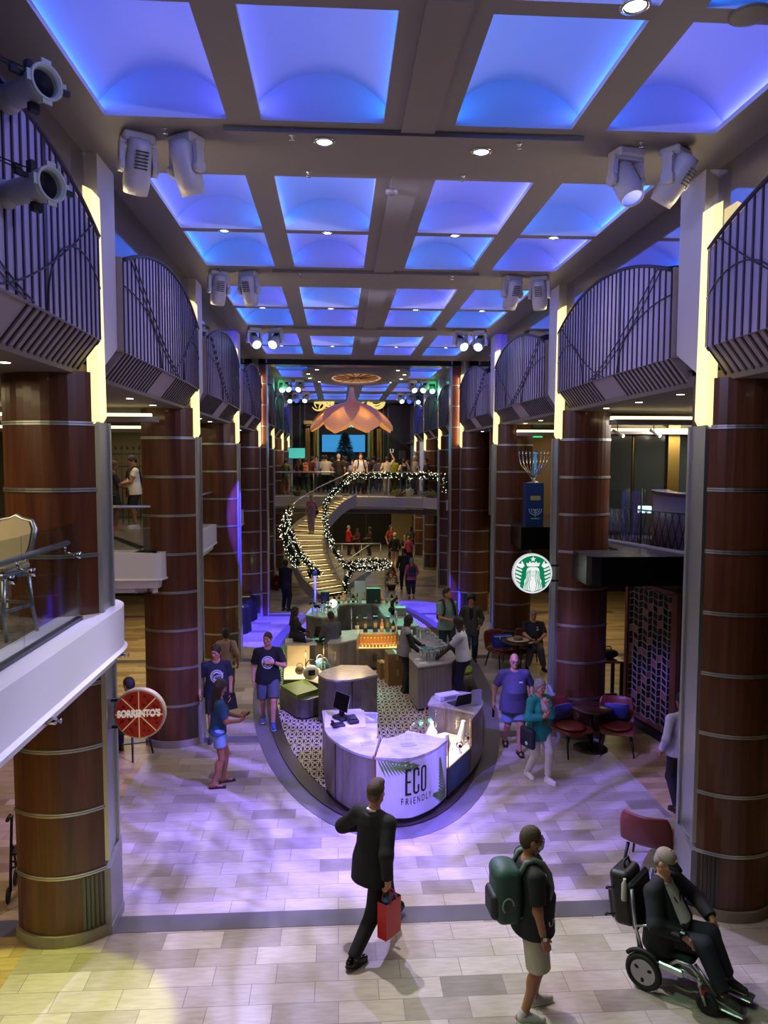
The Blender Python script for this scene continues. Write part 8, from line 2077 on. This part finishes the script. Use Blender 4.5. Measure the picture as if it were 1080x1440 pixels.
# 19 two on the left middle deck
P = person('man in white tank top and dark shorts with a small rucksack on the middle deck', (-4.52, 17.1, ZD + .0), 205, 1.62, 1.06, .4, res=.0115, skin='tan', hair=('short', 'black'), hpitch=.5, lean=.06, hl=(-.05, .34, 1.08), hr=(.08, .36, 1.06), el=(-.8, -1, -.3), er=(.8, -1, -.3), top=('tee', '#d4cfc0', .5, -.10), bottom=('shorts', '#0d0e14', .95, .02), shoes=('shoe', '#c9c9d0', '#e0e0e4'))
backpack(P, 'dark rucksack slung on the man in the white top on the middle deck', mat('rucksack_black', '#0d0e12', .6), mat('rucksack_navy', '#16203c', .6), None, (.12, .07, .16), .2)
P = person('person in dark clothes and red shoes facing the man in white on the middle deck', (-4.95, 16.95, ZD), 30, 1.50, .95, fem=True, res=.0115, skin='brown', hair=('short', 'black'), hpitch=.3, hl=(-.05, .32, 1.05), hr=(.1, .32, 1.05), top=('tee', '#1a1418', .8, -.06), bottom=('shorts', '#0c0c10', .8, .02), shoes=('shoe', '#8a1c1c', '#b02020'))
t = wear(P, 'red_pouch', 'dark red pouch held between the two people on the middle deck', 'pouch'); m = MB(); m.box((.12, .32, .92), (.18, .06, .2), None, 0, .02); m.build('body', mat('pouch_red', '#5a1424', .6), t); m = MB(); m.tube([(.06, .32, 1.01), (.08, .32, 1.07), (.16, .32, 1.07), (.18, .32, 1.01)], .006, 5); m.build('handle', BLACK, t)
# 20 pair walking away on the right of the bar
P = person('woman in coral top with grey hair and dark rucksack walking away from the bar', (2.62, 26.3, 0), 92, 1.48, 1.05, .1, fem=True, res=.013, skin='fair', hair=('bob', 'grey'), fl=(-.1, -.1, .02, .05, -.1), fr=(.1, .12, 0, -.05), hr=(.22, .16, .98), top=('tee', '#c25a4c', .9, -.08), bottom=('pants', '#0e0e12', 1.7), shoes=('shoe', '#5a5a5e', '#b0b0b0'))
backpack(P, 'dark grey rucksack on the woman in coral', mat('rucksack_grey', '#20242a', .6), mat('rucksack_grey2', '#2a2f36', .6), None, (.15, .09, .2), .27)
P = person('man in dark green jacket walking ahead of the woman in coral', (2.55, 28.3, 0), 95, 1.58, 1.15, .2, res=.013, skin='tan', hair=('short', 'black'), fl=(-.1, .12, 0, .05), fr=(.1, -.1, .02, -.05, -.1), top=('long', '#222a2a', 1.9, -.1), bottom=('pants', '#14161a', 1.93), shoes=('shoe', '#0a0a0c'))
# 21 woman on the stairs
zs_ = 2.05; c_ = stair_c(zs_)
P = person('woman in pink top and pale trousers coming down the curved staircase', (c_.x + .15, c_.y - .2, 2.06), -105, 1.52, .95, fem=True, res=.013, skin='fair', hair=('bun', 'grey'), fl=(-.08, .06, 0, .05), fr=(.08, -.06, .0, -.05), top=('tee', '#b87a86', .5, -.12), bottom=('pants', '#b09a92', 1.9), shoes=('shoe', '#c0b0a8'))
t = wear(P, 'handbag', 'dark handbag on the arm of the woman on the stairs', 'handbag'); m = MB(); m.box((-.27, .02, .98), (.12, .24, .22), None, 0, .04); m.build('body', mat('handbag_dark', '#1c1418', .5), t); m = MB(); m.tube([(-.27, -.06, 1.08), (-.22, -.02, 1.3), (-.17, 0, 1.47), (-.22, .04, 1.3), (-.27, .1, 1.08)], .01, 6); m.build('strap', mat('handbag_dark', '#1c1418', .5), t)
# 24 person seated behind the pizza sign
P = person('person in dark clothes seated on the wooden chair behind the round red sign', (-3.42, 12.5, 0), 150, 1.70, 1.0, res=.012, skin='tan', hair=('short', 'black'), pel=(0, .0, .55), sit=True, lean=.1, fl=(-.12, .42, 0, .1), fr=(.12, .44, 0, -.1), hl=(-.12, .35, .75), hr=(.12, .35, .75), top=('long', '#15151c', 1.9, -.06), bottom=('pants', '#2a2c60', 1.93), shoes=('shoe', '#14120f'))

# under the bridge and on the bridge: the crowd, each person on their own
def simple(label, x, y, z, face, H, cols, hairk=('short', 'black'), fem=False, sk='tan', shorts=False, arms=0, grp=None, pack=None, long=False, bl=.1):
    kw = {}
    if arms == 1: kw = dict(hl=(-.1, .3, 1.08), hr=(.1, .3, 1.06), el=(-.8, -1, -.3), er=(.8, -1, -.3))
    if arms == 2: kw = dict(hr=(.22, .12, 1.85), er=(1, 0, 0))
    P = person(label, (x, y, z), face, H, 1.03, bl, fem=fem, res=.019, skin=sk, hair=hairk, top=('long' if long else 'tee', cols[0], 1.9 if long else .8, -.1), bottom=('shorts' if shorts else 'pants', cols[1], .9 if shorts else 1.93, .02), shoes=('shoe', '#16161a', '#8a8a8a'), group=grp, face_on=False, **kw)
    if pack: backpack(P, pack[0], cloth(pack[1]), cloth(pack[1]), None, (.14, .09, .19), .27)
simple('man in bright red shirt standing under the bridge', .56, 38.5, 0, 20, 1.55, ('#b01418', '#2a1414'), ('buzz', 'grey'), sk='fair', arms=1, long=True)
simple('woman in dark red dress beside the man in red under the bridge', 1.03, 38.5, 0, 215, 1.40, ('#4a1216', '#3a0e12'), ('short', 'black'), True, 'brown', arms=1)
simple('musician in dark clothes third in the red group under the bridge', 1.66, 38.4, 0, 200, 1.46, ('#241418', '#1c1c30'), ('afro', 'black'), False, 'brown', arms=1)
simple('woman in rust top at the back of the group under the bridge at right', 2.66, 37.2, 0, -60, 1.68, ('#8a3020', '#1c1418'), ('long', 'brown'), True, 'fair')
simple('person in black jacket and pale cap, back turned, under the bridge at right', 2.62, 34.2, 0, 70, 1.60, ('#0d0d11', '#a08a80'), ('short', '#c9b0a4'), True, 'fair', shorts=True, long=True)
simple('person with red bag between the black jacket and the waiter under the bridge', 3.2, 35.4, 0, 250, 1.35, ('#101014', '#121216'), ('short', 'grey'), True, 'fair', arms=1, long=True)
simple('waiter in black waistcoat at the right of the group under the bridge', 3.58, 36.5, 0, 220, 1.66, ('#15151a', '#0c0c10'), ('short', 'black'), False, 'brown', arms=1)
simple('woman in pink top in the middle of the group under the bridge', 3.3, 34.6, 0, 100, 1.40, ('#b0486a', '#18181c'), ('bun', 'blond'), True, 'fair')
CR = [('man in dark jacket at the left end of the bridge', -2.55, 33.6, 60, 1.72, ('#15161c', '#101014'), ('short', 'black'), False, 'tan', False, None),
      ('woman with green jacket and pale shorts at the left end of the bridge', -2.25, 33.0, 80, 1.55, ('#46552c', '#8a7a68'), ('bun', 'black'), True, 'tan', True, None),
      ('woman in plum top left of the teal screen on the bridge', -1.72, 34.2, 70, 1.58, ('#4a1c2c', '#2a2426'), ('long', 'brown'), True, 'tan', False, None),
      ('person with orange and grey rucksack on the bridge', -1.42, 33.4, 95, 1.60, ('#23282c', '#1c3038'), ('short', 'black'), False, 'tan', False, ('orange and grey rucksack on the bridge', '#a8604a')),
      ('man in dark red shirt beside the orange rucksack on the bridge', -1.15, 34.6, 40, 1.66, ('#5a1a20', '#1a1c22'), ('short', 'black'), False, 'tan', False, None),
      ('person in pale blue top in front of the teal screen', -.98, 35.6, 250, 1.70, ('#8098b0', '#22242c'), ('short', 'black'), False, 'fair', False, None),
      ('man in cream shirt standing left of centre on the bridge', -.55, 35.2, 95, 1.72, ('#c2bba4', '#14141a'), ('short', 'brown'), False, 'fair', False, None),
      ('person in grey top behind the cream shirt on the bridge', -.25, 35.9, 90, 1.60, ('#6a7074', '#2a2c34'), ('bob', 'black'), True, 'fair', False, None),
      ('broad man in black with pale cap at the middle of the bridge', .05, 34.2, 80, 1.76, ('#0e0f13', '#4a5058'), ('short', '#a09a90'), False, 'fair', False, None),
      ('person in black hoodie beside the broad man on the bridge', .38, 34.9, 120, 1.66, ('#131318', '#101014'), ('short', 'black'), False, 'brown', False, None),
      ('woman in lilac top with floral trousers at the middle of the bridge', .68, 34.0, 250, 1.50, ('#7a7a98', '#3a2c30'), ('bob', 'brown'), True, 'fair', False, None),
      ('tall man in white polo walking on the bridge, largest of the crowd', 1.02, 33.4, -80, 1.80, ('#c6c4c8', '#1c1e26'), ('short', 'brown'), False, 'fair', False, ('dark rucksack on the tall man in the white polo', '#15151a')),
      ('person in black top right behind the man in the white polo', 1.40, 34.5, 110, 1.62, ('#121216', '#15151a'), ('short', 'black'), False, 'tan', False, None),
      ('woman in grey top to the right of centre on the bridge', 1.95, 35.8, 70, 1.58, ('#4c4c54', '#23232a'), ('bob', 'brown'), True, 'fair', False, None),
      ('man in white shirt raising one arm on the bridge', 2.22, 33.6, 85, 1.66, ('#b9b6ac', '#8a8478'), ('short', 'brown'), False, 'fair', False, None),
      ('person in bright yellow jacket beside the raised arm on the bridge', 2.52, 34.1, 90, 1.66, ('#a8a010', '#6a6420'), ('short', 'black'), False, 'tan', False, None),
      ('woman with black hair and white top with rucksack on the bridge at right', 2.92, 33.0, 90, 1.56, ('#b8b4b0', '#23344a'), ('short', 'black'), True, 'tan', False, ('black rucksack on the woman in white on the bridge', '#101014')),
      ('man in white cap with grey top beside the black speaker on the bridge', 3.42, 33.0, 200, 1.70, ('#7d7a7c', '#1c2a40'), ('short', '#b8b4b0'), False, 'fair', False, None),
      ('child in striped pale top between two adults on the bridge', 3.14, 33.5, 180, 1.50, ('#a08a80', '#3a3434'), ('short', 'brown'), True, 'fair', False, None),
      ('heavy man in black T-shirt at the right end of the bridge', 3.85, 32.6, 190, 1.60, ('#0d0e12', '#1a1c24'), ('short', 'brown'), False, 'fair', False, None),
      ('person in dark top in the back row left of the christmas tree', -.75, 38.5, 80, 1.74, ('#1c1a20', '#15151a'), ('short', 'black'), False, 'tan', False, None),
      ('person in olive top in the back row before the christmas tree', .30, 38.6, 90, 1.70, ('#3a3a2a', '#1a1a1e'), ('short', 'brown'), False, 'fair', False, None),
      ('person in navy top in the back row right of the christmas tree', 1.25, 38.4, 100, 1.72, ('#1a2030', '#15151a'), ('bob', 'black'), True, 'fair', False, None),
      ('person in brown top in the back row by the gold columns', 1.85, 38.8, 80, 1.70, ('#3c2c20', '#1a1a1e'), ('short', 'black'), False, 'tan', False, None)]
for i, (lb, x, y, a, H_, cols, hk, fe, sk, sh_, pk) in enumerate(CR):
    simple(lb, x, y, ZD - .003, a, H_, cols, hk, fe, sk, sh_, 2 if 'raising' in lb else (1 if i % 3 == 0 else 0), 'people on the bridge', pk)
t = thing('speaker_stand', 'black loudspeaker on a pole on the bridge at right', 'speaker', (3.05, 35.2, ZD)); m = MB(); m.b2((-.15, -.12, 1.55), (.15, .12, 1.95), bev=.02); m.build('cabinet', BLACK, t); m = MB(); m.cyl((0, 0, 0), (0, 0, 1.55), .025, n=8); m.lathe([(.22, 0), (.22, .02), (.03, .04)], 14); m.build('pole', BLACK, t)
